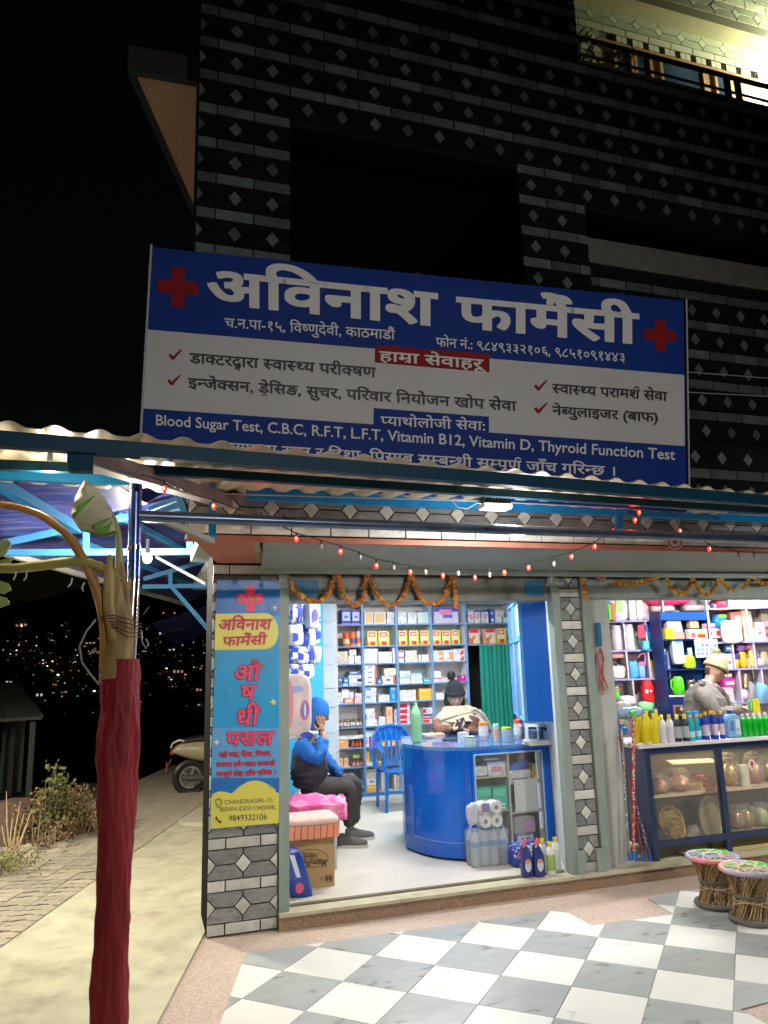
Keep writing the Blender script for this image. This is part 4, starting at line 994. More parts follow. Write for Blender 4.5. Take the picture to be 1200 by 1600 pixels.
def bottle(x, y, z, r, h, body, cap, lab, label, name='syrup_bottle', cat='bottle', neck=.45, group=None, labm=None, shoulder=.68, sy=1.0, n=14):
    t = thing(name, label, cat, (x, y, z), group); c = V(x, y, z)
    m = MB(); m.lathe(c, [(r*.9, 0), (r, h*.03), (r, h*shoulder), (r*.85, h*(shoulder+.07)), (r*neck, h*.86), (r*neck, h*.9)], n, sy=sy); m.build('body', body, t, smooth=True)
    m = MB(); m.lathe(c, [(r*neck*1.25, h*.87), (r*neck*1.25, h)], 10, sy=sy); m.build('cap', cap, t, smooth=True)
    if lab: m = MB(); m.lathe(c, [(r*1.012, h*.14), (r*1.012, h*shoulder*.86)], n, sy=sy); m.build('label', labm or lab, t, smooth=True)
    return t
def pillow(m, c, ex, ey, ez, n=12, e=.45, k=None):      # soft pack: super-ellipsoid
    c, ex, ey, ez = map(Vector, (c, ex, ey, ez)); sp = lambda v: math.copysign(abs(v)**e, v)
    vs = []; N_ = n*2
    for i in range(n+1):
        th = -pi/2+pi*i/n
        for j in range(N_):
            ph = 2*pi*j/N_; vs.append(c+ex*sp(cos(th))*sp(cos(ph))+ey*sp(cos(th))*sp(sin(ph))*.98+ez*sp(sin(th)))
    fs = [(i*N_+j, i*N_+(j+1) % N_, (i+1)*N_+(j+1) % N_, (i+1)*N_+j) for i in range(n) for j in range(N_)]
    m.add(vs, fs, k); return m
WRAP = mat('clear_wrap', (.85, .88, .9), .12, alpha=.28, var=.02, spec=.8, bump=.4, bscale=30)
ORD = ['first', 'second', 'third', 'fourth', 'fifth', 'sixth', 'seventh', 'eighth', 'ninth', 'tenth', 'eleventh', 'twelfth']

# ------------------------------------------------------------------ pharmacy shelving
SHB = flat('shelf_blue_edge', (.12, .28, .55), .4); SHW = mat('shelf_board', (.72, .72, .74), .5, var=.04)
shelf = thing('medicine_shelf', 'wall of white medicine shelves with blue edges behind the counter', 'shelf', (3.3, 9.4, FZ))
SX = [2.24, 2.715, 3.18, 3.668, 4.17]; SZ = [2.50, 2.222, 1.942, 1.722, 1.452, 1.232, .942, .692, .462, .145]
YSH = 9.4; DP = .27
m = MB(); m.box((2.2, YSH+DP, FZ), (4.19, YSH+DP+.02, 2.52)); m.box((4.191, YSH+DP, 1.96), (4.86, YSH+DP+.02, 2.52)); m.build('back_panel', C(.74, .72, .68), shelf)
for x in SX+[4.85]:
    z0 = FZ if x < 4.8 else 1.93
    m = MB(); m.box((x-.010, YSH+.003, z0), (x+.010, YSH+DP, 2.52)); m.build('upright', SHW, shelf)
    m = MB(); m.box((x-.013, YSH-.006, z0), (x+.013, YSH+.002, 2.52)); m.build('upright_edge', SHB, shelf)
for i, z in enumerate(SZ):
    for b in range(5):
        if b == 4 and i > 2: continue
        x0, x1 = (SX+[4.85])[b]+.0135, (SX+[4.85])[b+1]-.0135
        m = MB(); m.box((x0, YSH+.004, z-.012), (x1, YSH+DP-.001, z)); m.build('shelf_board', SHW, shelf)
        m = MB(); m.box((x0, YSH-.004, z-.014), (x1, YSH+.003, z+.002)); m.build('shelf_edge', SHB, shelf)
m = MB(); m.box((2.2, YSH-.03, FZ), (4.18, YSH+DP, SZ[-1]-.02)); m.build('plinth', C(.03, .2, .5), shelf)
ZA = (500, 925, 6.6667); ZBf = (500, 1080, 6.6667); ZC_ = (660, 920, 6.6667)
CELLS = [  # frame, row, bay, [(x0, top, x1, bottom, style)...]
 (ZA, 0, 0, [(222,170,325,325,'diaper'), (327,172,430,325,'diaper')]),
 (ZA, 0, 1, [(458,200,555,325,'amber'), (562,195,690,322,'amber'), (695,195,783,257,'white'), (695,258,783,320,'white')]),
 (ZA, 0, 2, [(808,190,905,315,'white'), (910,200,1005,260,'white'), (910,261,1005,315,'white'), (1012,175,1143,310,'mint')]),
 (ZC_, 0, 3, [(112,170,372,330,'wipes')]),
 (ZC_, 0, 4, [(468,190,530,320,'pinkw'), (535,185,600,320,'bluew'), (607,185,688,320,'bluew'), (700,168,748,320,'bluetube'), (755,190,850,258,'white'), (755,262,830,320,'white'), (842,262,905,318,'white')]),
 (ZA, 1, 1, [(490,405,598,558,'cereal'), (605,405,720,555,'cereal')]),
 (ZA, 1, 2, [(812,400,908,552,'cereal'), (922,400,1025,550,'cereal'), (1045,400,1143,550,'cereal')]),
 (ZC_, 1, 3, [(105,425,198,575,'cereal'), (202,425,298,570,'cereal'), (302,420,395,568,'cereal')]),
 (ZC_, 1, 4, [(487,412,605,562,'cerealred'), (652,410,766,560,'cerealred'), (770,405,880,558,'cereal')]),
 (ZA, 2, 0, [(85,670,145,745,'white'), (148,612,288,740,'cream'), (292,655,358,740,'white'), (300,597,375,654,'white'), (362,660,432,738,'white')]),
 (ZA, 2, 1, [(460,590,600,639,'white'), (460,640,600,689,'white'), (460,690,600,738,'white'), (605,625,748,679,'white'), (605,680,748,735,'white'), (752,575,798,735,'lilac')]),
 (ZA, 2, 2, [(815,610,870,670,'pinkband'), (815,672,870,735,'pinkband'), (885,615,1005,674,'white'), (885,675,1018,730,'cream'), (1022,650,1055,725,'cream'), (1058,652,1152,725,'redend')]),
 (ZC_, 2, 3, [(108,635,212,690,'orangeband'), (108,692,212,745,'orangeband'), (214,632,318,745,'orangeband'), (320,620,440,682,'redtri'), (320,685,440,742,'redtri')]),
 (ZA, 3, 0, [(90,870,180,904,'white'), (90,830,180,868,'white'), (105,905,190,985,'wave'), (192,868,232,985,'bluebox'), (240,955,296,985,'pale'), (245,895,295,953,'teal'), (300,910,388,982,'wave'), (300,868,435,908,'wave'), (297,832,420,866,'navybox'), (392,935,438,978,'maroonend')]),
 (ZA, 3, 1, [(455,765,585,817,'redends'), (455,818,585,870,'redends'), (455,871,585,922,'redends'), (455,923,585,975,'redends'), (600,905,640,975,'teal'), (645,875,780,975,'redends'), (665,800,798,873,'cream')]),
 (ZA, 3, 2, [(825,830,940,884,'pale'), (825,885,940,968,'blueband'), (950,912,1075,968,'white'), (945,850,1060,910,'blueband'), (1080,900,1155,968,'tealbox')]),
 (ZC_, 3, 3, [(115,860,195,925,'white'), (110,928,200,985,'pinkband'), (395,905,470,985,'magenta')]),
 (ZBf, 4, 0, [(90,75,155,130,'lilac'), (90,20,225,72,'white'), (160,75,245,130,'wave'), (228,-30,300,60,'white'), (255,75,350,130,'salmon'), (302,10,355,72,'lilac'), (360,75,440,128,'pinkbox'), (360,25,440,73,'lilac')]),
 (ZBf, 4, 1, [(470,45,585,123,'blueoval'), (470,-35,585,43,'blueoval'), (605,40,690,122,'white'), (692,40,727,122,'redend'), (732,-42,820,118,'bluebig')]),
 (ZBf, 4, 2, [(832,80,1000,115,'white'), (832,44,1000,79,'white'), (832,5,1000,43,'white'), (1030,46,1172,112,'gold'), (1030,-20,1172,44,'gold')]),
 (ZBf, 4, 3, [(1200,20,1290,112,'white'), (1300,-10,1380,112,'blueband')]),
 (ZBf, 5, 1, [(480,298,600,355,'white'), (485,245,590,297,'redend'), (462,190,575,243,'white'), (610,270,685,355,'white'), (690,160,760,355,'peach'), (772,272,815,352,'lilac'), (772,192,815,270,'lilac')]),
 (ZBf, 5, 2, [(832,300,938,352,'redwhite'), (832,247,938,299,'redwhite'), (832,194,938,246,'redwhite'), (832,141,938,193,'redwhite'), (1072,295,1165,352,'redwhite'), (1072,238,1165,293,'navyred'), (1065,180,1120,236,'redwhite'), (1124,180,1170,236,'white')]),
 (ZBf, 6, 0, [(100,470,185,585,'peach'), (188,495,295,585,'orange')]),
 (ZBf, 6, 1, [(470,480,515,575,'pinkw'), (517,480,580,575,'magenta'), (472,412,583,478,'mint'), (615,480,700,575,'yellow'), (705,500,790,575,'peach')]),
 (ZBf, 7, 0, [(100,725,192,800,'pale'), (195,700,240,802,'peach'), (245,700,292,802,'peach')]),
 (ZBf, 7, 1, [(475,747,558,800,'pale'), (475,628,515,745,'yellow')]),
 (ZBf, 8, 0, [(220,915,350,1055,'cream'), (220,862,350,913,'white'), (355,935,408,1055,'blue'), (412,930,468,1055,'teal')]),
 (ZBf, 8, 1, [(482,980,625,1060,'gold'), (480,920,600,978,'redends'), (485,830,600,918,'cream'), (630,850,690,1058,'grey')]),
 (ZBf, 8, 2, [(762,870,798,1050,'redend'), (802,880,830,1045,'cream')]),
]
for fr_, row, bay, items in CELLS:
    zb = SZ[row+1]+.0008; placed = []
    rects = []
    for (a, t_, b_, bt, st_) in items:
        p0 = P(fr_[0]+a/fr_[2], fr_[1]+t_/fr_[2], YSH+.04); p1 = P(fr_[0]+b_/fr_[2], fr_[1]+bt/fr_[2], YSH+.04)
        x0 = max(p0.x, (SX+[4.85])[bay]+.014); x1 = min(p1.x, (SX+[4.85])[bay+1]-.014)
        if x1-x0 < .02: x0 = x1-.03
        rects.append([x0, x1, p1.z, p0.z, st_])
    rects.sort(key=lambda r: r[2])
    done = []
    for r in rects:      # let each carton stand on the board or on the carton below it
        sup = zb
        for q in done:
            if q[0] < r[1]-.008 and q[1] > r[0]+.008: sup = max(sup, q[3]+.0006)
        h = max(.018, min(r[3]-max(r[2], SZ[row+1]), SZ[row]-.016-sup)); r[2] = sup; r[3] = sup+h; done.append(r)
    cols = sorted({round(r[0], 2) for r in done})
    order = sorted(done, key=lambda r: (r[0]+r[1], -r[3]))
    for i, r in enumerate(order):
        top = any(q is not r and q[0] < r[1]-.008 and q[1] > r[0]+.008 and q[2] >= r[3]-.002 for q in done)
        above = sum(1 for q in done if q is not r and q[0] < r[1]-.008 and q[1] > r[0]+.008 and q[2] >= r[3]-.002)
        stk = any(q is not r and q[0] < r[1]-.008 and q[1] > r[0]+.008 for q in done)
        d = ST[r[4]][0]
        lab = '%s, %s shelf down, %s bay, %s from the left' % (d, ORD[row], ORD[bay], ORD[i])
        carton(r[0]+.001, r[1]-.001, YSH+.02+R.uniform(0, .03), r[2], r[3], R.uniform(.10, .17), r[4], lab, 'diaper_pack' if r[4] == 'diaper' else 'cereal_box' if 'cereal' in r[4] else 'medicine_carton', 'pack' if r[4] == 'diaper' else 'box', 'cartons on the medicine shelves')
# bottles on the shelves
def zpx(fr_, x): return P(fr_[0]+x/fr_[2], 1000, YSH+.06).x
rowx = lambda row: SZ[row+1]+.001
for i in range(11):
    x = zpx(ZBf, 108+i*32.5); h = .098 if i else .085
    bottle(x, YSH+.05+.02*(i % 2), rowx(5), .0185, h, GLASS_BR, CAP_K, LABW, 'brown syrup bottle, %s in the row of eleven on the sixth shelf' % ORD[i], group='brown bottles on the sixth shelf')
for i in range(4):
    bottle(zpx(ZBf, 320+i*36), YSH+.05, rowx(6), .0195, .098, GLASS_BR, CAP_K, C(.65, .12, .08), 'brown bottle with red label, %s of four on the seventh shelf' % ORD[i], group='red label bottles on the seventh shelf')
t = carton(zpx(ZBf, 165), zpx(ZBf, 440), YSH+.02, rowx(6)+.1045, rowx(6)+.146, .12, 'white', 'long white carton lying over the bottles on the seventh shelf')
for i in range(4):
    bottle(zpx(ZBf, 322+i*38), YSH+.05, rowx(7), .0195, .092, GLASS_BR, CAP_K, C(.7, .3, .3), 'brown bottle with pink label, %s of four on the eighth shelf' % ORD[i], group='pink label bottles on the eighth shelf')
for i in range(3):
    bottle(zpx(ZBf, 580+i*33), YSH+.05, rowx(7), .0175, .085, GLASS_BR, CAP_K, C(.74, .62, .4), 'brown bottle with cream label, %s of three on the eighth shelf' % ORD[i], group='cream label bottles on the eighth shelf')
m = MB(); c = V(zpx(ZBf, 358), YSH+.09, rowx(7)+.115); pillow(m, c, (.05, 0, 0), (0, .03, 0), (0, 0, .022)); tag(m.build('lime_pouch', C(.45, .6, .2), smooth='all'), 'small lime green pouch lying on bottles of the eighth shelf', 'pouch')
bottle(zpx(ZA, 127), YSH+.06, rowx(1), .043, .205, mat('dark_red_plastic', (.22, .03, .03), .3), CAP_K, C(.75, .6, .58), 'dark tonic bottle with pink label on the second shelf', neck=.6, labm=C(.74, .58, .56), group=None)
for i, (x, r, h, c1, lab) in enumerate(((274, .047, .175, (.7, .10, .03), 'red and orange tin on the second shelf'), (342, .04, .185, (.72, .2, .05), 'orange tin with a dark swirl on the second shelf'), (405, .034, .195, (.7, .75, .78), 'grey tin with an orange flash on the second shelf'))):
    t = thing('powder_tin', lab, 'tin', (zpx(ZA, x), YSH+.07, rowx(1)))
    m = MB(); m.lathe(V(zpx(ZA, x), YSH+.07, rowx(1)), [(r, 0), (r, h*.92)], 16); m.build('body', C(*c1), t, smooth=True)
    m = MB(); m.lathe(V(zpx(ZA, x), YSH+.07, rowx(1)), [(r*1.02, h*.921), (r*1.02, h)], 16); m.build('lid', C(.7, .15, .06) if i < 2 else C(.6, .65, .7), t, smooth=True)
    m = MB(); m.lathe(V(zpx(ZA, x), YSH+.07, rowx(1)), [(r*1.006, h*.2), (r*1.006, h*.55)], 16); m.build('label', [C(.74, .6, .3), C(.1, .1, .3), C(.72, .2, .08)][i], t, smooth=True)

# ------------------------------------------------------------------ doorway with curtain
cur = thing('green_curtain', 'green curtain hanging in the dark doorway right of the shelves', 'curtain', (4.55, 9.36, 1.0))
def cf(u, v):
    x = 4.335+(4.80-4.335)*u; return V(x, 9.36+.018*sin(u*46+.8*sin(v*3))+.008*sin(u*19), 1.925-(1.4)*v)
m = MB(); m.grid(cf, 90, 8); o = m.build('cloth', mat('green_cloth', (.01, .23, .18), .85, var=.12, scale=6), cur, smooth='all')
m = MB(); m.tube([(4.19, 9.37, 1.925), (4.84, 9.37, 1.925)], .008, 8); m.build('rod', STEEL, cur)
# ------------------------------------------------------------------ cabinet on the right wall
CBB = mat('gloss_blue', (.006, .10, .46), .35, var=.05); 
cab = thing('wall_cabinet', 'blue wall cabinet with glazed pale doors on the right wall', 'cabinet', (3.2, 5.75, 1.2))
pa, pb_ = P(855, 935, 5.62), P(813, 935, 5.76)
za, zb2 = 1.185, 2.22
Dw = Vector((.39, .92, 0)).normalized()
A_ = V(pa.x, 5.62, 0); B_ = V(pb_.x, 5.76, 0)
m = MB(); m.prism([V(A_.x, A_.y, za), V(B_.x, B_.y, za), V(B_.x, B_.y, zb2), V(A_.x, A_.y, zb2)], Dw*.018); m.build('side_panel', CBB, cab)
m = MB(); m.prism([V(*p) for p in ((A_.x, A_.y, za), (B_.x, B_.y, za), *[tuple((q+Dw*1.3)[:2])+(za,) for q in (B_, A_)])], (0, 0, .018)); m.build('bottom_panel', C(.6, .7, .78), cab)
B1 = B_-V(.01, 0, 0)+Dw*.02
for k, (s0, s1, z0, z1) in enumerate(((.0, .62, 1.90, 2.22), (.64, 1.26, 1.90, 2.22), (.0, .62, 1.2, 1.88), (.64, 1.26, 1.2, 1.88))):
    a_, b_ = B1+Dw*s0, B1+Dw*s1
    for (p, q, w_) in ((V(a_.x, a_.y, z0), V(a_.x, a_.y, z1), 1), (V(b_.x, b_.y, z0), V(b_.x, b_.y, z1), 1), (V(a_.x, a_.y, z0), V(b_.x, b_.y, z0), 0), (V(a_.x, a_.y, z1), V(b_.x, b_.y, z1), 0)):
        m = MB(); m.beam(p, q, .035, .02, up=tuple(Dw) if w_ else (0, 0, 1)); m.build('door_frame', LBLUE, cab)
    m = MB(); m.prism([V(a_.x, a_.y, z0), V(b_.x, b_.y, z0), V(b_.x, b_.y, z1), V(a_.x, a_.y, z1)], (.004, 0, 0)); m.build('door_glass', mat('cabinet_glass', (.75, .82, .85), .08, alpha=.35, var=.03), cab)
m = MB(); q = A_+V(.02, -.0, 0); m.box((q.x-.006, q.y-.012, .2), (q.x+.012, q.y+.0, 2.24)); m.build('edge_trim', C(.7, .76, .82), cab)
t = thing('hanging_sachets', 'yellow and white sachets hanging at the curtain edge', 'sachets', P(800, 1030, 8.0))
m = MB(); 
for i, (x, y, w, h, c_) in enumerate(((799, 1025, 5, 14, (.75, .6, .2)), (803, 1012, 5, 16, (.78, .74, .66)), (803, 1038, 6, 14, (.75, .6, .62)), (804, 1062, 5, 16, (.76, .76, .76)), (804, 1085, 5, 16, (.72, .74, .78)), (805, 1108, 4, 16, (.76, .74, .7)))):
    mm = MB(); c = P(x, y, 8.0); pillow(mm, c, (w/145/2, 0, 0), (0, .01, 0), (0, 0, h/145/2), 6); mm.build('sachet', C(*c_), t, smooth='all')

# ------------------------------------------------------------------ counter
ctr = thing('pharmacy_counter', 'curved glossy blue counter with a glass display front', 'counter', (2.8, 6.6, FZ))
GB = mat('counter_blue', (.004, .14, .70), .16, var=.07, dirt=(.02, .11, .42), damt=.45, dscale=3, coat=.5); GB2 = mat('counter_blue_frame', (.004, .11, .60), .2, var=.05, coat=.4)
arc = []
P0, P1_, P2_ = V(2.665, 6.05, 0), V(2.33, 6.10, 0), V(2.29, 6.66, 0)
for i in range(13):
    t_ = i/12; arc.append(P0*(1-t_)**2+P1_*2*t_*(1-t_)+P2_*t_**2)
Rr = V(rwl(6.03)-.01, 6.02, 0); Lb_ = V(2.47, 7.28, 0); Br = V(rwl(7.3)-.01, 7.30, 0)
ZT = 1.0
front = arc+[Lb_]
def strip(name, pts, z0, z1, th, m_, out=0.0, par=ctr, smooth=True):
    mb = MB(); n = len(pts); vs = []
    for i, p in enumerate(pts):
        t_ = (pts[min(i+1, n-1)]-pts[max(i-1, 0)]).normalized(); nn = V(-t_.y, t_.x, 0)*-1   # outward
        a_ = p+nn*out*-1; b_ = a_+nn*th
        vs += [V(a_.x, a_.y, z0), V(a_.x, a_.y, z1), V(b_.x, b_.y, z1), V(b_.x, b_.y, z0)]
    fs = []
    for i in range(n-1):
        for k in range(4): fs.append((i*4+k, i*4+(k+1) % 4, (i+1)*4+(k+1) % 4, (i+1)*4+k))
    fs += [(3, 2, 1, 0), tuple((n-1)*4+k for k in range(4))]
    mb.add(vs, fs); return mb.build(name, m_, par, smooth=smooth)
top = [V(p.x, p.y, 0) for p in [Rr+V(0, -.02, 0), P0+V(0, -.02, 0)]+[a-V(.02, .012, 0) for a in arc[1:]]+[Lb_, Br]]
m = MB(); m.prism([V(p.x, p.y, ZT-.03) for p in top], (0, 0, .03)); m.build('counter_top', mat('counter_top_laminate', (.08, .22, .55), .12, var=.1, coat=.7), ctr)
strip('curved_panel', arc, FZ+.06, ZT-.035, .015, GB)
strip('top_rail', arc, ZT-.125, ZT-.032, .012, GB2, .012); strip('kick_rail', arc, FZ+.02, FZ+.135, .012, GB2, .014)
strip('panel_stile', arc[:2], FZ+.136, ZT-.126, .012, GB2, .010); strip('panel_stile', arc[10:], FZ+.136, ZT-.126, .012, GB2, .010)
strip('panel_bead', [a for a in arc[1:11]], FZ+.137, FZ+.143, .006, C(.3, .5, .8), .014)
strip('base_shadow_gap', [a+V(.02, .03, 0) for a in arc], FZ, FZ+.02, .01, C(.01, .01, .01))
m = MB(); m.prism([V(arc[-1].x, arc[-1].y, FZ), V(Lb_.x, Lb_.y, FZ), V(Lb_.x, Lb_.y, ZT-.032), V(arc[-1].x, arc[-1].y, ZT-.032)], (.015, 0, 0)); m.build('side_panel', mat('teal_side', (.04, .25, .5), .15, coat=.5), ctr)
# glazed part
gx0, gx1 = P(739, 1178, 6.04).x, P(845, 1180, 6.03).x; gz0, gz1 = .19, .935
m = MB(); m.box((P0.x, 6.025, gz1), (Rr.x, 6.045, ZT-.032)); m.build('front_rail', GB, ctr)
m = MB(); m.box((P0.x, 6.025, FZ+.01), (Rr.x, 6.045, gz0)); m.build('front_rail', GB, ctr)
m = MB(); m.box((P0.x, 6.025, gz0), (gx0, 6.045, gz1)); m.build('front_stile', GB, ctr)
m = MB(); m.box((gx1, 6.025, gz0), (Rr.x, 6.045, gz1)); m.build('front_stile', GB, ctr)
for a_, b_ in (((gx0, gz0), (gx1, gz0)), ((gx1, gz0), (gx1, gz1)), ((gx1, gz1), (gx0, gz1)), ((gx0, gz1), (gx0, gz0))):
    m = MB(); m.beam((a_[0], 6.02, a_[1]), (b_[0], 6.02, b_[1]), .012, .010, up=(0, 1, 0)); m.build('glazing_bead', C(.45, .65, .8), ctr)
m = MB(); m.box((gx0, 6.026, gz0), (gx1, 6.029, gz1)); m.build('glass_pane', mat('clear_glass', (.8, .85, .85), .05, alpha=.06, var=.02, spec=.8), ctr)
m = MB(); m.box((gx0-.02, 6.46, FZ), (Rr.x+.1, 6.48, ZT-.04)); m.build('inner_back', C(.10, .09, .06), ctr)
m = MB(); m.box((gx0-.02, 6.05, FZ+.01), (gx0-.005, 6.46, ZT-.035)); m.build('inner_side', C(.16, .15, .12), ctr)
gm = P(793, 1200, 6.08).x
m = MB(); m.box((gm-.008, 6.06, gz0-.03), (gm+.008, 6.45, ZT-.035)); m.build('divider', C(.5, .46, .38), ctr)
for zz, xa, xb in ((P(765, 1212.5, 6.1).z, gx0, gm-.009), (P(765, 1266, 6.1).z, gx0, gm-.009), (P(820, 1221, 6.1).z, gm+.009, gx1+.03), (P(820, 1267, 6.1).z, gm+.009, gx1+.03), (gz0-.03, gx0, gx1+.03)):
    m = MB(); m.box((xa, 6.07, zz-.012), (xb, 6.45, zz)); m.build('inner_shelf', C(.5, .44, .34), ctr)
Z4 = (600, 1100, 4.0)
def zz4(y, Y=6.12): return P(800, 1100+y/4, Y).z
def c4(a, t_, b_, bt, st_, lab, Y=6.10, dep=.14, **k):
    p0, p1 = P(600+a/4, 1100+t_/4, Y), P(600+b_/4, 1100+bt/4, Y); return carton(p0.x, p1.x, Y, p1.z, p0.z, dep, st_, lab, **k)
c4(565,395,643,446,'white','white carton on the top left shelf inside the counter'); c4(646,368,762,446,'pinkw','white carton with a pink flower inside the counter, top shelf')
c4(612,322,765,366,'navybox','stack of dark blue sheets high inside the counter glass', Y=6.2)
c4(580,525,676,660,'greenmask','left green face mask box inside the counter'); c4(679,520,774,660,'greenmask','right green face mask box with white lettering inside the counter', Y=6.085)
c4(786,418,918,480,'wave','long toothpaste carton on the right shelf inside the counter'); c4(925,375,958,480,'yellow','slim yellow pack at the right end inside the counter')
c4(820,812,950,872,'diaper','dark blue diaper pack low in the counter display'); c4(783,815,815,885,'diaper','narrow dark blue pack low in the counter display'); c4(790,668,885,694,'magenta','pink folded pack behind the lower glass of the counter', Y=6.2)
m = MB(); p0, p1 = P(778, 1221, 6.06), P(842, 1266, 6.06); m.box((p0.x+.15, 6.058, p1.z), (p1.x, 6.064, p0.z)); m.build('paper_sheet', C(.6, .62, .6, .8), ctr)
m = MB(); p0, p1 = P(600+796/4, 1100+698/4, 6.12), P(600+942/4, 1100+810/4, 6.12); pillow(m, (p0+p1)/2, ((p1.x-p0.x)/2, 0, 0), (0, .04, 0), (0, 0, (p0.z-p1.z)/2)); t = thing('clear_pack', 'grey transparent pack of pads low in the counter display', 'pack', (p0+p1)/2); m.build('bag', mat('grey_film', (.4, .38, .42), .2, alpha=.85), t, smooth='all'); m = MB(); m.box(((p0.x+p1.x)/2, 6.07, p1.z+.03), (p1.x-.02, 6.078, p0.z-.04)); m.build('print', C(.6, .3, .5), t)
m = MB(); c = P(600+838/4, 1100+382/4, 6.14); pillow(m, c, (.085, 0, .03), (0, .03, 0), (-.01, 0, .035)); t = thing('blue_pouch', 'crumpled blue pouch on the upper right shelf inside the counter', 'pouch', c); m.build('pouch', C(.03, .08, .45), t, smooth='all'); m = MB(); pillow(m, c+V(.03, 0, .07), (.03, 0, .02), (0, .02, 0), (0, 0, .035)); m.build('flap', C(.7, .22, .1), t, smooth='all')

# ---- things on the counter top
def on_ctr(px, py): return G(px, py, ZT+.001)
def jar(px, py, r, h, lid, lab, fill=None, liq=None, label_c=None):
    p = on_ctr(px, py); t = thing('plastic_jar', lab, 'jar', p)
    m = MB(); m.lathe(p, [(r*.93, 0), (r, .01), (r, h*.78), (r*.86, h*.84), (r*.86, h*.86)], 16); m.build('jar_body', mat('jar_plastic', (.8, .82, .85), .15, alpha=.45), t, smooth=True)
    m = MB(); m.lathe(p, [(r*.93, h*.845), (r*.93, h)], 16); m.build('lid', lid, t, smooth=True)
    m = MB(); m.lathe(p, [(r*.85, .006), (r*.85, h*(fill or .5))], 12); m.build('contents', liq or C(.5, .5, .55), t, smooth=True)
    if label_c: m = MB(); m.lathe(p, [(r*1.01, h*.25), (r*1.01, h*.62)], 16); m.build('label', label_c, t, smooth=True)
    return t
p = on_ctr(651, 1160); t = thing('green_bottle', 'large pale green plastic bottle standing on the counter edge', 'bottle', p)
GP_ = mat('green_plastic', (.28, .62, .32), .15, alpha=.72, var=.1, bump=.3, bscale=25)
m = MB(); r = .05; m.lathe(p, [(r*.6, 0), (r*.95, .012), (r, .04), (r*.97, .09), (r, .14), (r*.97, .19), (r, .24), (r*.9, .27), (r*.45, .315), (r*.28, .33), (r*.28, .345)], 20); m.build('body', GP_, t, smooth=True)
m = MB(); m.lathe(p, [(r*.32, .334), (r*.32, .352)], 12); m.build('cap', C(.2, .55, .25), t, smooth=True)
jar(756, 1157, .045, .16, C(.75, .25, .05), 'clear jar with orange lid beside the phone user', label_c=C(.7, .7, .68))
jar(776, 1158, .03, .15, C(.5, .75, .55), 'narrow clear jar with pale green lid', label_c=C(.7, .35, .2))
jar(793, 1159, .048, .125, C(.72, .68, .04), 'squat jar with bright yellow lid full of blue sachets', .45, C(.2, .4, .65))
jar(812, 1155, .05, .17, C(.7, .08, .05), 'tall clear jar with red lid behind the yellow one', .5, C(.45, .4, .38), C(.68, .7, .72))
jar(833, 1154, .042, .1, C(.03, .08, .45), 'clear jar with dark blue lid near the right wall', .6, C(.4, .5, .65), C(.7, .7, .7))
jar(846, 1152, .028, .09, C(.7, .08, .03), 'small jar with red lid touching the blue lid jar', .6, C(.6, .35, .3))
def cbox(px0, px1, py, h, dep, st_, lab):
    a_, b_ = on_ctr(px0, py), on_ctr(px1, py); return carton(a_.x, b_.x, (a_.y+b_.y)/2, ZT+.001, ZT+.001+h, dep, st_, lab)
cbox(719, 735, 1160, .085, .08, 'white', 'small white tissue box on the counter by the phone'); cbox(727, 746, 1165, .075, .06, 'mint', 'small white and green carton at the counter edge'); 
t = thing('note_stack', 'stack of printed leaflets on the counter beside the green bottle', 'papers', on_ctr(676, 1152))
for i in range(5):
    p = on_ctr(676, 1152); m = MB(); a_ = R.uniform(-.2, .2); m.obox(p+V(0, 0, .004+i*.007), V(cos(a_), sin(a_), 0)*.10, V(-sin(a_), cos(a_), 0)*.06, (0, 0, .003)); m.build('leaflet', C(.75, .45+.07*i, .42), t)
t = thing('black_tray', 'black plastic tray lying on the counter in front of the phone user', 'tray', on_ctr(705, 1156)); p = on_ctr(705, 1156)
m = MB(); m.obox(p+V(0, 0, .006), (.08, -.01, 0), (.01, .05, 0), (0, 0, .006)); m.build('tray', C(.02, .02, .025, .3), t, bevel=.002)
t = thing('magazine_pile', 'pile of magazines at the right end of the counter', 'magazines', on_ctr(842, 1161))
for i in range(4): p = on_ctr(842, 1163); m = MB(); m.obox(p+V(0, 0, .005+i*.009), (.12, -.01*i, 0), (.01*i, .08, 0), (0, 0, .004)); m.build('magazine', C(.68-.1*i, .66-.08*i, .6-.05*i), t)
t = thing('desk_phone', 'dark phone handset leaning at the right end of the counter', 'phone', on_ctr(858, 1157)); p = on_ctr(858, 1157); m = MB(); m.tube([p+V(-.05, 0, .11), p+V(.0, 0, .08), p+V(.06, 0, .03)], [.016, .011, .016], 8); m.build('handset', C(.05, .06, .07, .3), t, smooth=True)

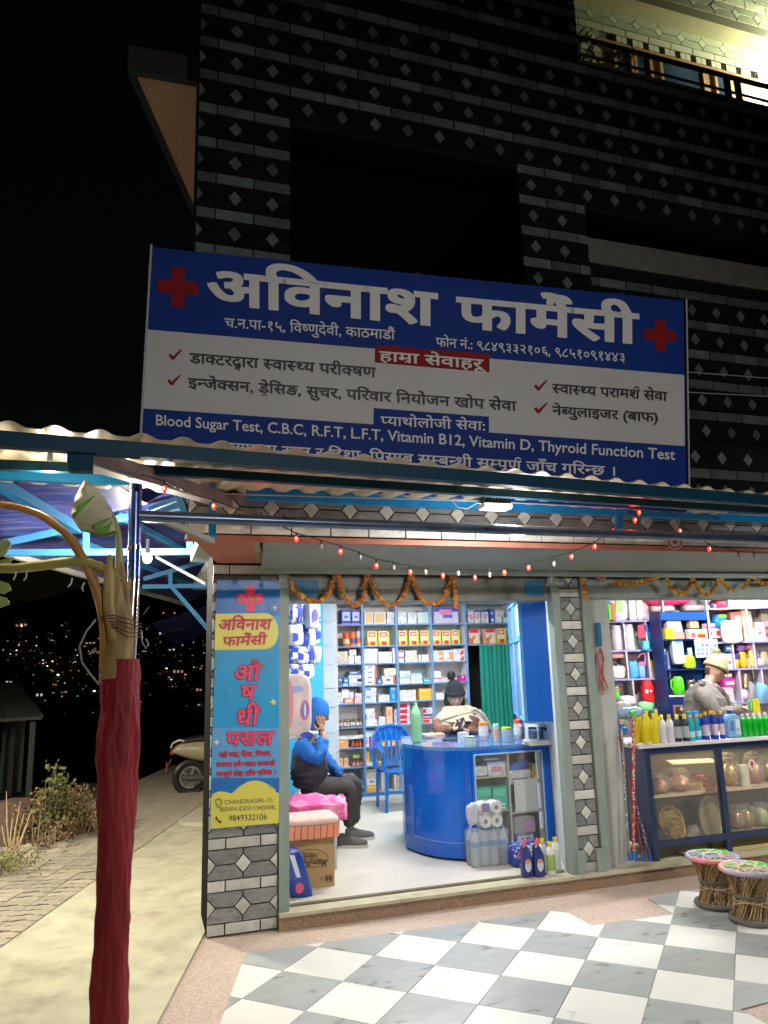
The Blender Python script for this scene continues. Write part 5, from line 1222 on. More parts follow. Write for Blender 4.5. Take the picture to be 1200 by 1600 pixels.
# ---- floor goods in front of the counter
def on_fl(px, py): return G(px, py, FZ+.001)
CLB = mat('clear_bottle', (.72, .8, .86), .1, alpha=.5, var=.05, bump=.3, bscale=30); BCAP = C(.25, .45, .7)
wp = on_fl(764, 1352); t = thing('water_bottle_pack', 'shrink-wrapped pack of clear water bottles on the floor before the counter', 'water bottles', wp)
bw_ = (P(795, 1352, wp.y).x-P(736, 1352, wp.y).x)/4; r = bw_/2*.96; x0 = P(736, 1352, wp.y).x
for j in range(2):
    for i in range(4):
        c = V(x0+bw_*(i+.5), wp.y+.0+bw_*j, FZ+.001); H = .285
        m = MB(); m.lathe(c, [(r*.8, 0), (r, .015), (r*.94, .05), (r, .08), (r*.94, .11), (r, .14), (r, .19), (r*.85, .225), (r*.35, .26), (r*.35, .268)], 12); m.lathe(c, [(r*.42, .269), (r*.42, H)], 10, k=1); m.lathe(c, [(r*1.02, .15), (r*1.02, .19)], 12, k=2); m.build('water_bottle', [CLB, BCAP, mat('water_label', (.12, .3, .55), .3, alpha=.8)], t, smooth=True)
m = MB(); pillow(m, V(x0+bw_*2, wp.y+bw_*.5, FZ+.14), (bw_*2.06, 0, 0), (0, bw_*1.06, 0), (0, 0, .135), 8, .2); m.build('shrink_film', WRAP, t, smooth='all')
tp = V(x0+bw_*1.75, wp.y+.04, FZ+.001+.287); t = thing('toilet_roll_pack', 'plastic pack of white toilet rolls lying on the water bottle pack', 'toilet rolls', tp)
RO = mat('tissue', (.8, .79, .78), .9, var=.04, bump=.2); q0 = P(758, 1275, wp.y-.03)
for i in range(2):
    for j in range(2):
        c = V(P(756+i*12.5, 1275, wp.y).x+.0, wp.y+.0, tp.z+.052+j*.100)
        c.x = q0.x-.005+(i)*.100
        m = MB(); n = 20; vs = []; 
        for (rr_, yy_) in ((.019, -.05), (.048, -.05), (.048, .05), (.019, .05)):
            vs += [c+V(rr_*cos(2*pi*k/n), yy_, rr_*sin(2*pi*k/n)) for k in range(n)]
        fs = [(a_*n+k, a_*n+(k+1) % n, ((a_+1) % 4)*n+(k+1) % n, ((a_+1) % 4)*n+k) for a_ in range(4) for k in range(n)]
        m.add(vs, fs); m.build('toilet_roll', RO, t, smooth=True)
m = MB(); pillow(m, V(q0.x+.045, wp.y, tp.z+.103), (.108, 0, 0), (0, .056, 0), (0, 0, .104), 8, .25); m.build('plastic_bag', WRAP, t, smooth='all')
m = MB(); pillow(m, V(q0.x-.10, wp.y+.0, tp.z+.11), (.05, 0, .02), (0, .03, 0), (-.01, 0, .085), 6, .6); m.build('bag_end', mat('milky_film', (.8, .8, .82), .2, alpha=.55, bump=.5), t, smooth='all')
m = MB(); m.box((q0.x-.035, wp.y-.060, tp.z+.125), (q0.x+.03, wp.y-.057, tp.z+.19)); m.build('printed_label', C(.25, .22, .4), t)
def pack(p, w, d, h, m_, name, lab, cat='pack', lean=0.0, prints=(), e=.28):
    t = thing(name, lab, cat, p); m = MB(); pillow(m, V(p.x, p.y, p.z+h/2), (w/2, 0, 0), (0, d/2, 0), (0, 0, h/2), 10, e); m.build('bag', m_, t, smooth='all')
    for (u0, v0, u1, v1, c_) in prints:
        m = MB()
        def f(u, v):
            return V(p.x-w/2+w*(u0+(u1-u0)*u), p.y-d/2-.002, p.z+h*(v0+(v1-v0)*v))
        n = 14; c0 = f(.5, .5); hx, hz = (f(1, .5)-c0).x, (f(.5, 1)-c0).z
        m.add([c0+V(hx*cos(2*pi*k/n), 0, hz*sin(2*pi*k/n)) for k in range(n)], [tuple(range(n))]); m.build('printed_badge', C(*c_), t)
    return t
dp = on_fl(815, 1352); pack(dp, .19, .12, .17, MATS['blue_pack_print'], 'diaper_pack', 'dark blue diaper pack standing behind the cleaner bottles', prints=((.2, .3, .55, .75, (.7, .1, .25)), (.1, .78, .9, .95, (.6, .65, .85))))
def cleaner(px, py, lab, H=.265, sc=1.0):
    p = on_fl(px, py); t = thing('cleaner_bottle', lab, 'bottle', p, 'blue toilet cleaner bottles on the floor')
    m = MB(); w = .042; prof = [(-w, 0), (w, 0), (w*1.05, .05), (w*.95, .14), (w*.55, .185), (w*.2, .215), (-w*.35, .23), (-w*.85, .215), (-w*.9, .18), (-w*1.05, .12), (-w*1.05, .04)]
    m.prism([p+V(x*1.0, -.024, z) for x, z in prof], (0, .048, 0)); m.build('body', mat('navy_plastic', (.012, .03, .17), .25, coat=.3), t, bevel=.006)
    m = MB(); m.tube([p+V(-.014, 0, .222), p+V(-.004, 0, .25), p+V(.006, 0, .268)], [.017, .014, .010], 10); m.build('cap', C(.65, .1, .12), t, smooth=True)
    m = MB(); c = p+V(-.004, -.0335, .085); m.add([c+V(.026*cos(2*pi*k/14), 0, .045*sin(2*pi*k/14)) for k in range(14)], [tuple(range(14))]); m.build('label', C(.6, .65, .7), t)
    m = MB(); c = p+V(-.006, -.035, .115); m.add([c+V(.022*cos(2*pi*k/14), 0, .016*sin(2*pi*k/14)) for k in range(14)], [tuple(range(14))]); m.build('badge', C(.65, .25, .15), t)
cleaner(824, 1370, 'blue cleaner bottle with red cap, left one of the pair'); cleaner(843, 1369, 'blue cleaner bottle with red cap, right one of the pair')
WB = C(.74, .74, .7, .4); YC = C(.78, .62, .06)
for px, py, lab, g in ((862, 1367, 'white bottle with yellow cap and green label, foremost of three', 1), (850, 1361, 'white bottle with yellow cap behind the cleaner bottles, left of three', 0), (870, 1358, 'white bottle with yellow cap against the right wall, rearmost of three', 0)):
    p = on_fl(px, py); bottle(p.x, p.y, p.z, .036, .235, WB, YC, C(.3, .42, .12) if g else C(.6, .66, .6), lab, 'phenyl_bottle', sy=.7, neck=.42, shoulder=.72)

# ---- left side: bench, bedding, carton, diapers
WD = V(.18, 1, 0).normalized(); WN = V(1, -.18, 0).normalized()
m = MB(); n_ = V(1, -.513, 0).normalized(); a_ = V(lw(7.32), 7.32, 0)+n_*.01; b_ = V(lw(8.74), 8.74, 0)+n_*.01
m.prism([V(a_.x, a_.y, .5), V(b_.x, b_.y, .5), V(b_.x, b_.y, 2.62), V(a_.x, a_.y, 2.62)], n_*.012); tag(m.build('cyan_board', mat('cyan_board_paint', (.02, .36, .62), .4, var=.05)), 'bright cyan board on the left wall behind hanging diaper packs', 'board')
DPK = print_mat('diaper_strip_print', (.72, .74, .84), (.03, .08, .5), 26, .47)
k = 0
for row, (y0, y1) in enumerate(((934, 972), (976, 1008), (1010, 1036), (1038, 1062))):
    for i in range(5 if row < 3 else 4):
        Yh = 6.55+.12*i-.02*row; c = P(455+i*9.0+R.uniform(-1, 1), (y0+y1)/2+R.uniform(-2, 2), Yh); h = (P(460, y0, Yh).z-P(460, y1, Yh).z)/2*1.08
        t = thing('hanging_diaper_pack', 'blue and white diaper pack, %s in row %s hanging on the left wall' % (ORD[i], ['one', 'two', 'three', 'four'][row]), 'diaper pack', c, 'diaper packs hanging on the left wall')
        d_ = V(cos(.5), sin(.5)*.9, R.uniform(-.15, .15)); d2 = V(-sin(.5), cos(.5), 0)
        m = MB(); pillow(m, c, d_*(.040+.006*(k % 3)), d2*.05, V(R.uniform(-.02, .02), 0, h), 8, .4); m.build('bag', [DPK, MATS['blue_pack_print'], C(.72, .72, .8)][k % 3], t, smooth='all')
        m = MB(); m.prism([c-d2*.053+d_*a*.028+V(0, 0, b*h*.55) for a, b in ((-1, -1), (1, -.8), (1, .3), (-1, .5))], -d2*.002); m.build('print', C(.03, .07, .5) if k % 2 else C(.76, .76, .82), t); k += 1
c = P(487, 962, 6.7); t = thing('hanging_wipes', 'white wipes pack with a violet oval hanging at the top of the left wall', 'pack', c); m = MB(); pillow(m, c, (.055, .03, 0), (-.02, .04, 0), V(0, 0, .12), 8, .4); m.build('bag', C(.70, .72, .78), t, smooth='all'); m = MB(); m.prism([c+V(.02+.03*cos(2*pi*q/12), -.055, -.0+.06*sin(2*pi*q/12)) for q in range(12)], (0, -.002, 0)); m.build('oval_print', C(.3, .25, .7), t)
c = P(459, 1103, 5.95); t = thing('large_diaper_bag', 'big pink and white baby diaper bag on the ledge above the seated man', 'diaper bag', c)
m = MB(); pillow(m, c, (.135, 0, 0), (0, .09, 0), V(0, 0, .245), 14, .5); m.build('bag', mat('pink_white_print', (.74, .60, .60), .3, var=.2, scale=7, bump=.5, bscale=12), t, smooth='all')
for q, (u, v, ru, rv, c_) in enumerate(((-.03, .13, .09, .028, (.35, .45, .75)), (.07, -.03, .034, .075, (.75, .1, .28)), (.07, -.03, .024, .062, (.12, .25, .62)), (.07, -.03, .008, .052, (.76, .72, .78)), (-.05, .02, .028, .18, (.72, .25, .28)), (.08, -.215, .05, .022, (.03, .06, .45)))):
    m = MB(); m.prism([c+V(u+ru*cos(2*pi*k2/14), -.092-.0012*q, v+rv*sin(2*pi*k2/14)) for k2 in range(14)], (0, -.001, 0)); m.build('printed_patch', C(*c_), t)
a_ = P(446, 1153, 5.8); b_ = P(498, 1143, 6.1)
m = MB(); m.prism([a_, b_, b_+V(-.1, .3, 0), a_+V(-.05, .3, 0)], (0, 0, -.014)); tag(m.build('wall_ledge', C(.7, .7, .72)), 'white ledge on the left wall carrying the big diaper bag', 'shelf')
# narrow side shelves between the board and the back shelves
ss = thing('side_shelf', 'white side shelving seen edge-on at the left end of the back wall', 'shelf', (lw(9.0), 9.0, FZ))
a0 = V(lw(8.78), 8.78, 0); a1 = V(lw(9.36), 9.36, 0); WD = V(.32, 1, 0).normalized(); WN = V(1, -.32, 0).normalized()
for z in SZ[:-1]:
    m = MB(); m.prism([V(p.x, p.y, z-.012) for p in (a0+WN*.01, a1+WN*.01, a1+WN*.13, a0+WN*.13)], (0, 0, .012)); m.build('shelf_board', SHW, ss)
for s_ in (0, .3, .6):
    p = a0+WD*s_; m = MB(); m.prism([V(q.x, q.y, FZ) for q in (p+WN*.01, p+WN*.14, p+WN*.14+WD*.015, p+WN*.01+WD*.015)], (0, 0, 2.42)); m.build('upright', SHW, ss)
for i, (s_, z, h, c_, lab) in enumerate(((.15, SZ[2], .16, (.75, .2, .15), 'orange-red pack on the upper side shelf'), (.45, SZ[2], .12, (.75, .3, .25), 'coral pack on the upper side shelf'), (.15, SZ[3], .19, (.7, .02, .25), 'magenta pack on the third side shelf'), (.45, SZ[3], .19, (.75, .6, .5), 'peach pack on the third side shelf'), (.15, SZ[6], .15, (.7, .7, .5), 'cream pack on the lower side shelf'), (.45, SZ[7], .2, (.65, .68, .5), 'pale green pack low on the side shelf'), (.15, SZ[5], .13, (.7, .72, .75), 'white pack in the middle of the side shelf'), (.45, SZ[4], .13, (.6, .65, .75), 'pale blue pack in the middle of the side shelf'))):
    p = a0+WD*s_+WN*.08; m = MB(); m.obox(p+V(0, 0, z+.001+h/2), WD*.08, WN*.045, (0, 0, h/2)); tag(m.build('goods_pack', C(*c_)), lab, 'pack')
# bench with bedding
WD = V(.18, 1, 0).normalized(); WN = V(1, -.18, 0).normalized()
be = thing('waiting_bench', 'low bench along the left wall under the folded pink blanket', 'bench', (1.4, 6.6, FZ))
def wpl(s, w, z): return V(.95+.18*s+w, 5.46+s, z)
m = MB(); m.prism([wpl(.75, .03, .44), wpl(1.8, .03, .44), wpl(1.8, .48, .44), wpl(.75, .48, .44)], (0, 0, .04)); m.build('seat', C(.12, .13, .14), be)
for s_ in (.8, 1.75):
    for w in (.06, .44): m = MB(); m.tube([wpl(s_, w, FZ), wpl(s_, w, .44)], .018, 8); m.build('leg', C(.5, .5, .5, .3), be)
m = MB(); m.prism([wpl(.9, .02, .48), wpl(1.8, .02, .48), wpl(1.8, .045, .48), wpl(.9, .045, .48)], (0, 0, .30)); m.build('backrest', C(.3, .32, .34), be)
PB = mat('pink_blanket', (.75, .12, .35), .9, var=.5, scale=5, bump=.6, bscale=12, dirt=(.8, .6, .66), damt=1.0, dscale=5)
t = thing('pink_blanket', 'folded pink and white blanket on the bench beside the seated man', 'blanket', wpl(.95, .3, .5)); m = MB(); pillow(m, wpl(.92, .30, .56), WD*.22, WN*.24, (0, 0, .08), 26, .3); PBO = m.build('cloth', PB, t, smooth='all')
bxp = on_fl(523, 1384); bl = on_fl(445, 1390)
cb_ = thing('cardboard_carton', 'upside-down brown cardboard diaper carton on the floor by the door', 'carton', V(bxp.x-.2, bxp.y, FZ))
KR = mat('kraft_card', (.42, .27, .12), .8, var=.08, scale=6, bump=.1); x1 = bxp.x; x0 = x1-.34; zt = P(522, 1306, bxp.y).z; Yb = bxp.y
m = MB(); m.box((x0, Yb, FZ+.001), (x1, Yb+.26, zt)); m.build('box', KR, cb_)
m = MB(); m.box((x0+.02, Yb-.0012, zt-.035), (x1-.01, Yb-.0006, zt-.034)); m.build('flap_line', C(.25, .16, .08), cb_)
KB = C(.14, .08, .03, .8)
def cbm(x, y, off=0): return P(x, y, Yb-.001-off)
for s, A, B, dr, bo in (('MamyPoko', (510, 1343), (462, 1340), -12, .03), ('PANTS', (496, 1333), (474, 1332), -7, .02), ('M', (518, 1368.5), (509, 1368.5), -8, .03), ('42', (505, 1370), (500, 1370), -6, .0), ('Diapense Export', (498, 1313), (462, 1312), -4, 0)):
    lettering('lettering', s, A, B, dr, KB, cb_, cbm, bo, top=True)
m = MB(); ring = [cbm(488+25*cos(a), 1341+14*sin(a), .001) for a in [2*pi*k/24 for k in range(25)]]; m.tube(ring, .0022, 4); m.build('logo_outline', KB, cb_)
m = MB(); ring = [cbm(513.5+6*cos(a), 1372.5+6*sin(a)) for a in [2*pi*k/16 for k in range(17)]]; m.tube(ring, .0022, 4); m.build('size_ring', KB, cb_)
m = MB(); pts = [cbm(*q) for q in ((507, 1309), (519, 1309), (519, 1315), (507, 1315), (507, 1309))]; m.tube(pts, .0012, 4); m.build('mark_frame', KB, cb_)
fp = thing('foam_pads', 'stack of fluted orange foam pads lying on the cardboard carton', 'foam', V(x0+.15, Yb, zt))
FO = mat('orange_foam', (.72, .27, .16), .9, var=.08, bump=.3); FT = mat('pale_pink_foam', (.76, .5, .44), .9, var=.12, scale=20)
zf = P(523, 1286, Yb-.03).z; zf2 = P(523, 1273, Yb-.03).z; nfl = 8
for i in range(nfl):
    xa = x0-.02+i*(.39/nfl); m = MB(); m.prism([V(xa, Yb-.05, zt+.002), V(xa+.045, Yb-.05, zt+.002), V(xa+.052, Yb-.05, zf), V(xa+.006, Yb-.05, zf)], (0, .34, 0)); m.build('foam_block', FO, fp, bevel=.003)
m = MB(); pillow(m, V((x0+x1)/2+.01, Yb+.12, zf+.022), (.20, 0, 0), (0, .18, 0), (0, 0, .026), 8, .3); m.build('top_pad', FT, fp, smooth='all')
c = P(460, 1362, Yb-.12); t = thing('leaning_diaper_pack', 'dark blue diaper pack leaning by the left shutter channel', 'diaper pack', c)
m = MB(); pillow(m, c, (.085, 0, -.01), (0, .08, 0), (-.05, .0, .17), 10, .32); m.build('bag', mat('royal_film', (.012, .05, .30), .25, var=.3, scale=5, coat=.3), t, smooth='all')
m = MB(); m.prism([c+V(.02+.03*cos(2*pi*q/14), -.088, -.09+.035*sin(2*pi*q/14)) for q in range(14)], (0, .002, 0)); m.build('printed_badge', C(.7, .1, .2), t)
m = MB(); m.prism([c+V(x, -.083, z) for x, z in ((-.05, .13), (-.015, .13), (.03, -.02), (.0, -.02))], (0, .002, 0)); m.build('white_stripe', C(.72, .74, .8), t)

# ---- blue plastic chair
CH = mat('blue_chair_plastic', (.008, .15, .55), .25, coat=.3)
ch = thing('plastic_chair', 'blue plastic armchair behind the left end of the counter', 'chair', (2.75, 8.3, FZ))
cy0 = 8.28; a0_ = P(604, 1268, cy0); cx0 = a0_.x
def cp(x, y, z): return V(cx0+x, cy0+y, FZ+z)      # x right, y back
for x, y in ((0, 0), (.42, 0), (.02, .40), (.40, .40)):
    m = MB(); m.tube([cp(x, y, 0), cp(x+.02*(1 if x < .2 else -1), y+.01, .42)], [.017, .026], 6); m.build('leg', CH, ch, smooth=True)
m = MB(); m.grid(lambda u, v: cp(.02+.38*u, .0+.40*v, .42+.012*sin(u*pi)*-1), 6, 6); m.grid(lambda u, v: cp(.02+.38*u, .0+.40*v, .405), 1, 1); m.build('seat', CH, ch, smooth='all')
m = MB(); m.tube([cp(.0, .02, .42), cp(-.01, .03, .62), cp(.0, .2, .66), cp(.02, .38, .70)], [.022, .02, .026, .02], 8); m.build('armrest', CH, ch, smooth=True)
m = MB(); m.tube([cp(.42, .02, .42), cp(.43, .03, .62), cp(.42, .2, .66), cp(.40, .38, .70)], [.022, .02, .026, .02], 8); m.build('armrest', CH, ch, smooth=True)
m = MB(); m.tube([cp(.0, .38, .42), cp(-.02, .41, .62), cp(-.01, .43, .76), cp(.07, .44, .86), cp(.21, .445, .885), cp(.35, .44, .86), cp(.43, .43, .76), cp(.44, .41, .62), cp(.42, .38, .42)], .034, 10, flatten=.6); m.build('back_frame', CH, ch, smooth=True)
m = MB(); m.grid(lambda a, b: cp(.03+.36*a, .425+.012*b, .72+(.10+.055*sin(pi*a))*b), 8, 3); m.grid(lambda a, b: cp(.03+.36*a, .44+.012*b, .72+(.10+.055*sin(pi*a))*b), 8, 3); m.build('back_panel', CH, ch, smooth='all')
for i in range(5): x = .09+i*.06; m = MB(); m.tube([cp(.15+i*.03, .39, .44), cp(x, .41, .62), cp(x+(i-2)*.012, .43, .85)], .022, 8, flatten=.35); m.build('back_slat', CH, ch, smooth=True)
# ------------------------------------------------------------------ people
def skin(J, edges, root, sub=2):
    """joints {name: (pos, r)} and edges grown into one smooth surface"""
    me = bpy.data.meshes.new('sk'); bm = bmesh.new(); lay = bm.verts.layers.skin.verify(); vm = {}
    for k, (p, r) in J.items():
        v = bm.verts.new(p); v[lay].radius = (r, r) if not isinstance(r, tuple) else r; v[lay].use_root = (k == root); vm[k] = v
    for a, b in edges: bm.edges.new((vm[a], vm[b]))
    bm.to_mesh(me); bm.free()
    o = bpy.data.objects.new('sk', me); COL.objects.link(o)
    sm = o.modifiers.new('s', 'SKIN'); sm.use_smooth_shade = True; sm.branch_smoothing = .6
    ss_ = o.modifiers.new('u', 'SUBSURF'); ss_.levels = sub; ss_.render_levels = sub
    dg = bpy.context.evaluated_depsgraph_get(); dg.update()
    m2 = o.evaluated_get(dg).to_mesh()
    vs = [v.co.copy() for v in m2.vertices]; fs = [tuple(p.vertices) for p in m2.polygons]
    bpy.data.objects.remove(o); bpy.data.meshes.remove(me)
    return vs, fs
from mathutils import noise as NZ
def crumple(o, amp=.008, fr=9.0, seed=0.0, aniso=(1, 1, .5)):
    me = o.data; ns = [v.normal.copy() for v in me.vertices]
    for v, n_ in zip(me.vertices, ns):
        q = Vector((v.co.x*aniso[0], v.co.y*aniso[1], v.co.z*aniso[2]))*fr+V(seed, seed, 0)
        w = 1-abs(NZ.noise(q))*2.6; v.co += n_*amp*(w-.35+.5*NZ.noise(q*2.7))
    return o
crumple(PBO, .022, 9, 3, (1, 1, 3))
def loft(secs, n=28, sub=5):
    """torso-like solid: sections (centre, half width, half depth, sideways axis)"""
    pts = []
    for i in range(len(secs)-1):
        a, b = secs[i], secs[i+1]; p0 = secs[max(i-1, 0)]; p3 = secs[min(i+2, len(secs)-1)]
        for k in range(sub):
            t = k/sub; h = lambda A_, B_, C_, D_: (B_*2+(C_-A_)*t+(A_*2-B_*5+C_*4-D_)*t*t+(B_*3-A_-C_*3+D_)*t**3)*.5
            pts.append((h(p0[0], a[0], b[0], p3[0]), h(p0[1], a[1], b[1], p3[1]), h(p0[2], a[2], b[2], p3[2]), a[3].lerp(b[3], t)))
    pts.append(secs[-1]); mb = MB(); vs = []
    for i, (c, w, d, s) in enumerate(pts):
        t = (pts[min(i+1, len(pts)-1)][0]-pts[max(i-1, 0)][0]).normalized(); s = (s-t*s.dot(t)).normalized(); f_ = t.cross(s)
        for j in range(n):
            a = 2*pi*j/n; ca, sa = cos(a), sin(a); vs.append(c+s*w*math.copysign(abs(ca)**.85, ca)+f_*d*math.copysign(abs(sa)**.85, sa))
    m_ = len(pts); fs = [(i*n+j, i*n+(j+1) % n, (i+1)*n+(j+1) % n, (i+1)*n+j) for i in range(m_-1) for j in range(n)]+[tuple(range(n)), tuple((m_-1)*n+j for j in range(n))]
    mb.add(vs, fs); return mb
def chain(pts): return [(pts[i], pts[i+1]) for i in range(len(pts)-1)]
def head_mesh(c, fwd, up, s=.1):
    """skull with brow, nose, cheeks, lips, chin and ears; s = half width"""
    f = Vector(fwd).normalized(); u = (Vector(up)-f*Vector(up).dot(f)).normalized(); r = f.cross(u)
    n, m_ = 28, 24; vs = []
    for i in range(m_+1):
        th = -pi/2+pi*i/m_; z = sin(th)
        for j in range(n):
            ph = 2*pi*j/n; x, y = cos(th)*cos(ph), cos(th)*sin(ph)      # x = forward
            X, Y_, Z_ = x*s*1.16, y*s*.86, z*s*1.42
            if z < 0: k = 1-.34*(-z)**1.5; Y_ *= k; X *= (1-.12*(-z)) if x > 0 else (1-.38*(-z))
            g = lambda a, b, w: math.exp(-((a-b)/w)**2)
            if x > 0:
                side = abs(y)
                X += s*.30*g(side, 0, .13)*g(z, -.18, .16)          # nose
                X += s*.10*g(side, 0, .09)*g(z, .02, .15)
                X += s*.07*g(side, 0, .20)*g(z, -.50, .07)          # lips
                X -= s*.05*g(side, 0, .22)*g(z, -.41, .04)
                X -= s*.03*g(side, 0, .2)*g(z, -.585, .03)
                X += s*.10*g(side, 0, .25)*g(z, -.80, .14)          # chin
                X -= s*.12*g(side, .36, .15)*g(z, .02, .11)         # eye sockets
                X += s*.07*g(side, .3, .32)*g(z, .19, .08)          # brow
                X += s*.05*g(side, .5, .2)*g(z, -.22, .16)          # cheek
            vs.append(c+f*X+r*Y_+u*Z_)
    fs = [(i*n+j, i*n+(j+1) % n, (i+1)*n+(j+1) % n, (i+1)*n+j) for i in range(m_) for j in range(n)]
    mb = MB(); mb.add(vs, fs)
    for sd in (-1, 1):                                               # ears
        e = MB(); e.ball((0, 0, 0), s*.2, s*.07, s*.3, 10, 8)
        M = Matrix((( f.x, r.x*sd, u.x), (f.y, r.y*sd, u.y), (f.z, r.z*sd, u.z)))
        mb.add([c+r*sd*s*.86-f*s*.02-u*s*.08+M @ v for v in e.v], e.f)
    return mb, f, r, u
def eyes(c, f, r, u, s, par):
    for sd in (-1, 1):
        m = MB(); m.ball(c+f*s*.93+r*sd*s*.34+u*s*.03, s*.12, s*.12, s*.085, 8, 6); m.build('eye', C(.65, .62, .58, .2), par, smooth=True)
        m = MB(); m.ball(c+f*s*1.02+r*sd*s*.34+u*s*.02, s*.05, s*.05, s*.05, 8, 6); m.build('pupil', C(.02, .01, .01, .2), par, smooth=True)
        m = MB(); m.tube([c+f*s*1.04+r*sd*s*.18+u*s*.24, c+f*s*1.06+r*sd*s*.36+u*s*.30, c+f*s*.9+r*sd*s*.56+u*s*.22], s*.035, 5); m.build('eyebrow', C(.03, .02, .02, .8), par)
def hand(palm, d, nrm, L=.17, curl=.5, thumb=1):
    """palm with five separate fingers; d = finger direction, nrm = palm side normal, thumb side +1/-1"""
    d = Vector(d).normalized(); nr = Vector(nrm); nr = (nr-d*nr.dot(d)).normalized(); sd = d.cross(nr)*thumb
    mb = MB(); p = Vector(palm); k = L/.18
    vs, fs = skin({'a': (p-d*.035*k, .026*k), 'b': (p+d*.01*k, (.036*k, .017*k)), 'c': (p+d*.045*k, (.038*k, .014*k))}, [('a', 'b'), ('b', 'c')], 'a', 1); mb.add(vs, fs)
    for i, (off, ln) in enumerate(((.030, .068), (.010, .078), (-.010, .072), (-.028, .056))):
        b = p+d*.042*k+sd*off*k; q = [b]; dd = d.copy()
        for w in (.42, .32, .26):
            dd = (dd+nr*curl*.55).normalized(); q.append(q[-1]+dd*ln*w*k+sd*off*.10*k)
        mb.tube([b-d*.015*k]+q, [.0095*k, .0098*k, .0090*k, .0082*k, .0062*k], 8)
    b = p-d*.015*k+sd*.028*k; t1 = b+(sd*.8+d*.5+nr*.3).normalized()*.034*k; t2 = t1+(sd*.25+d*.9+nr*.45).normalized()*.028*k; t3 = t2+(d*.9+nr*.6).normalized()*.022*k
    mb.tube([b-sd*.015*k, b, t1, t2, t3], [.013*k, .0125*k, .0115*k, .010*k, .007*k], 8)
    return mb
SKN = mat('skin', (.42, .23, .15), .5, var=.08, scale=12, sss=.15, bump=.05)
def add_all(mb, *parts):
    for p in parts: mb.add(p.v, p.f) if isinstance(p, MB) else mb.add(*p)
    return mb
def beanie(c, f, r, u, s, m_, par, rolled=True, ribs=26, name='beanie', tall=1.0, depth=-.02, pom=None, pomr=.03):
    mb = MB(); n = ribs*4; rows = 14; vs = []
    for i in range(rows+1):
        th = (pi/2)*i/rows; zz = depth+sin(th)*1.62*tall; rr = cos(th)**.72*1.10
        for j in range(n):
            ph = 2*pi*j/n; rb = 1+.014*math.copysign(abs(cos(ph*ribs/2))**.6, 1)
            vs.append(c+f*rr*rb*cos(ph)*s*1.12+r*rr*rb*sin(ph)*s*.96+u*zz*s-f*s*.12*sin(th))
    mb.add(vs, [(i*n+j, i*n+(j+1) % n, (i+1)*n+(j+1) % n, (i+1)*n+j) for i in range(rows) for j in range(n)]); mb.build(name, m_, par, smooth='all')
    if rolled:
        mb = MB(); vs = []; k = 8
        for j in range(n):
            ph = 2*pi*j/n; rb = 1+.02*math.copysign(abs(cos(ph*ribs/2))**.6, 1)
            for q in range(k):
                a = 2*pi*q/k; rr = 1.13+.075*cos(a); zz = depth+.17+.22*sin(a)
                vs.append(c+f*rr*rb*cos(ph)*s*1.12+r*rr*rb*sin(ph)*s*.96+u*zz*s)
        mb.add(vs, [(j*k+q, j*k+(q+1) % k, ((j+1) % n)*k+(q+1) % k, ((j+1) % n)*k+q) for j in range(n) for q in range(k)]); mb.build('rolled_brim', m_, par, smooth='all')
    if pom is not None:
        mb = MB(); rg = random.Random(3)
        mb.ball(pom, pomr*.8, pomr*.8, pomr*.8, 12, 8)
        for i in range(260):
            d = Vector((rg.gauss(0, 1), rg.gauss(0, 1), rg.gauss(0, 1))).normalized(); a = d.orthogonal().normalized()*.0035; b = d.cross(a)
            mb.add([pom+d*pomr*.6+a, pom+d*pomr*.6-a*.5+b, pom+d*pomr*.6-a*.5-b, pom+d*pomr*(1+.2*rg.random())], [(0, 1, 3), (1, 2, 3), (2, 0, 3)])
        mb.build('pompom', m_, par)
def shoe(p, d, m_, sole, par, L=.27):
    d = Vector(d).normalized(); s = d.cross(V(0, 0, 1)); q = lambda a, b, c: p+d*a*L+s*b*L+V(0, 0, c)
    mb = MB(); vs = []; sec = [(-.30, .10, .085), (-.2, .125, .10), (-.05, .12, .10), (.15, .14, .075), (.4, .165, .058), (.6, .14, .045), (.70, .07, .03)]
    n = 12
    for a, w, h in sec:
        for j in range(n):
            t_ = 2*pi*j/n; vs.append(q(a, w*cos(t_), .025+max(0, sin(t_))*h-.006*(sin(t_) < 0)))
    mb.add(vs, [(i*n+j, i*n+(j+1) % n, (i+1)*n+(j+1) % n, (i+1)*n+j) for i in range(len(sec)-1) for j in range(n)]+[tuple(range(n)), tuple((len(sec)-1)*n+j for j in range(n))]); mb.build('shoe', m_, par, smooth='all')
    mb = MB(); out = [(-.33, .0), (-.28, .1), (-.1, .13), (.2, .145), (.42, .175), (.62, .15), (.73, .05), (.73, -.05), (.62, -.15), (.42, -.175), (.2, -.145), (-.1, -.13), (-.28, -.1)]
    mb.prism([q(a, b, .001) for a, b in out], (0, 0, .026)); mb.build('sole', sole, par)

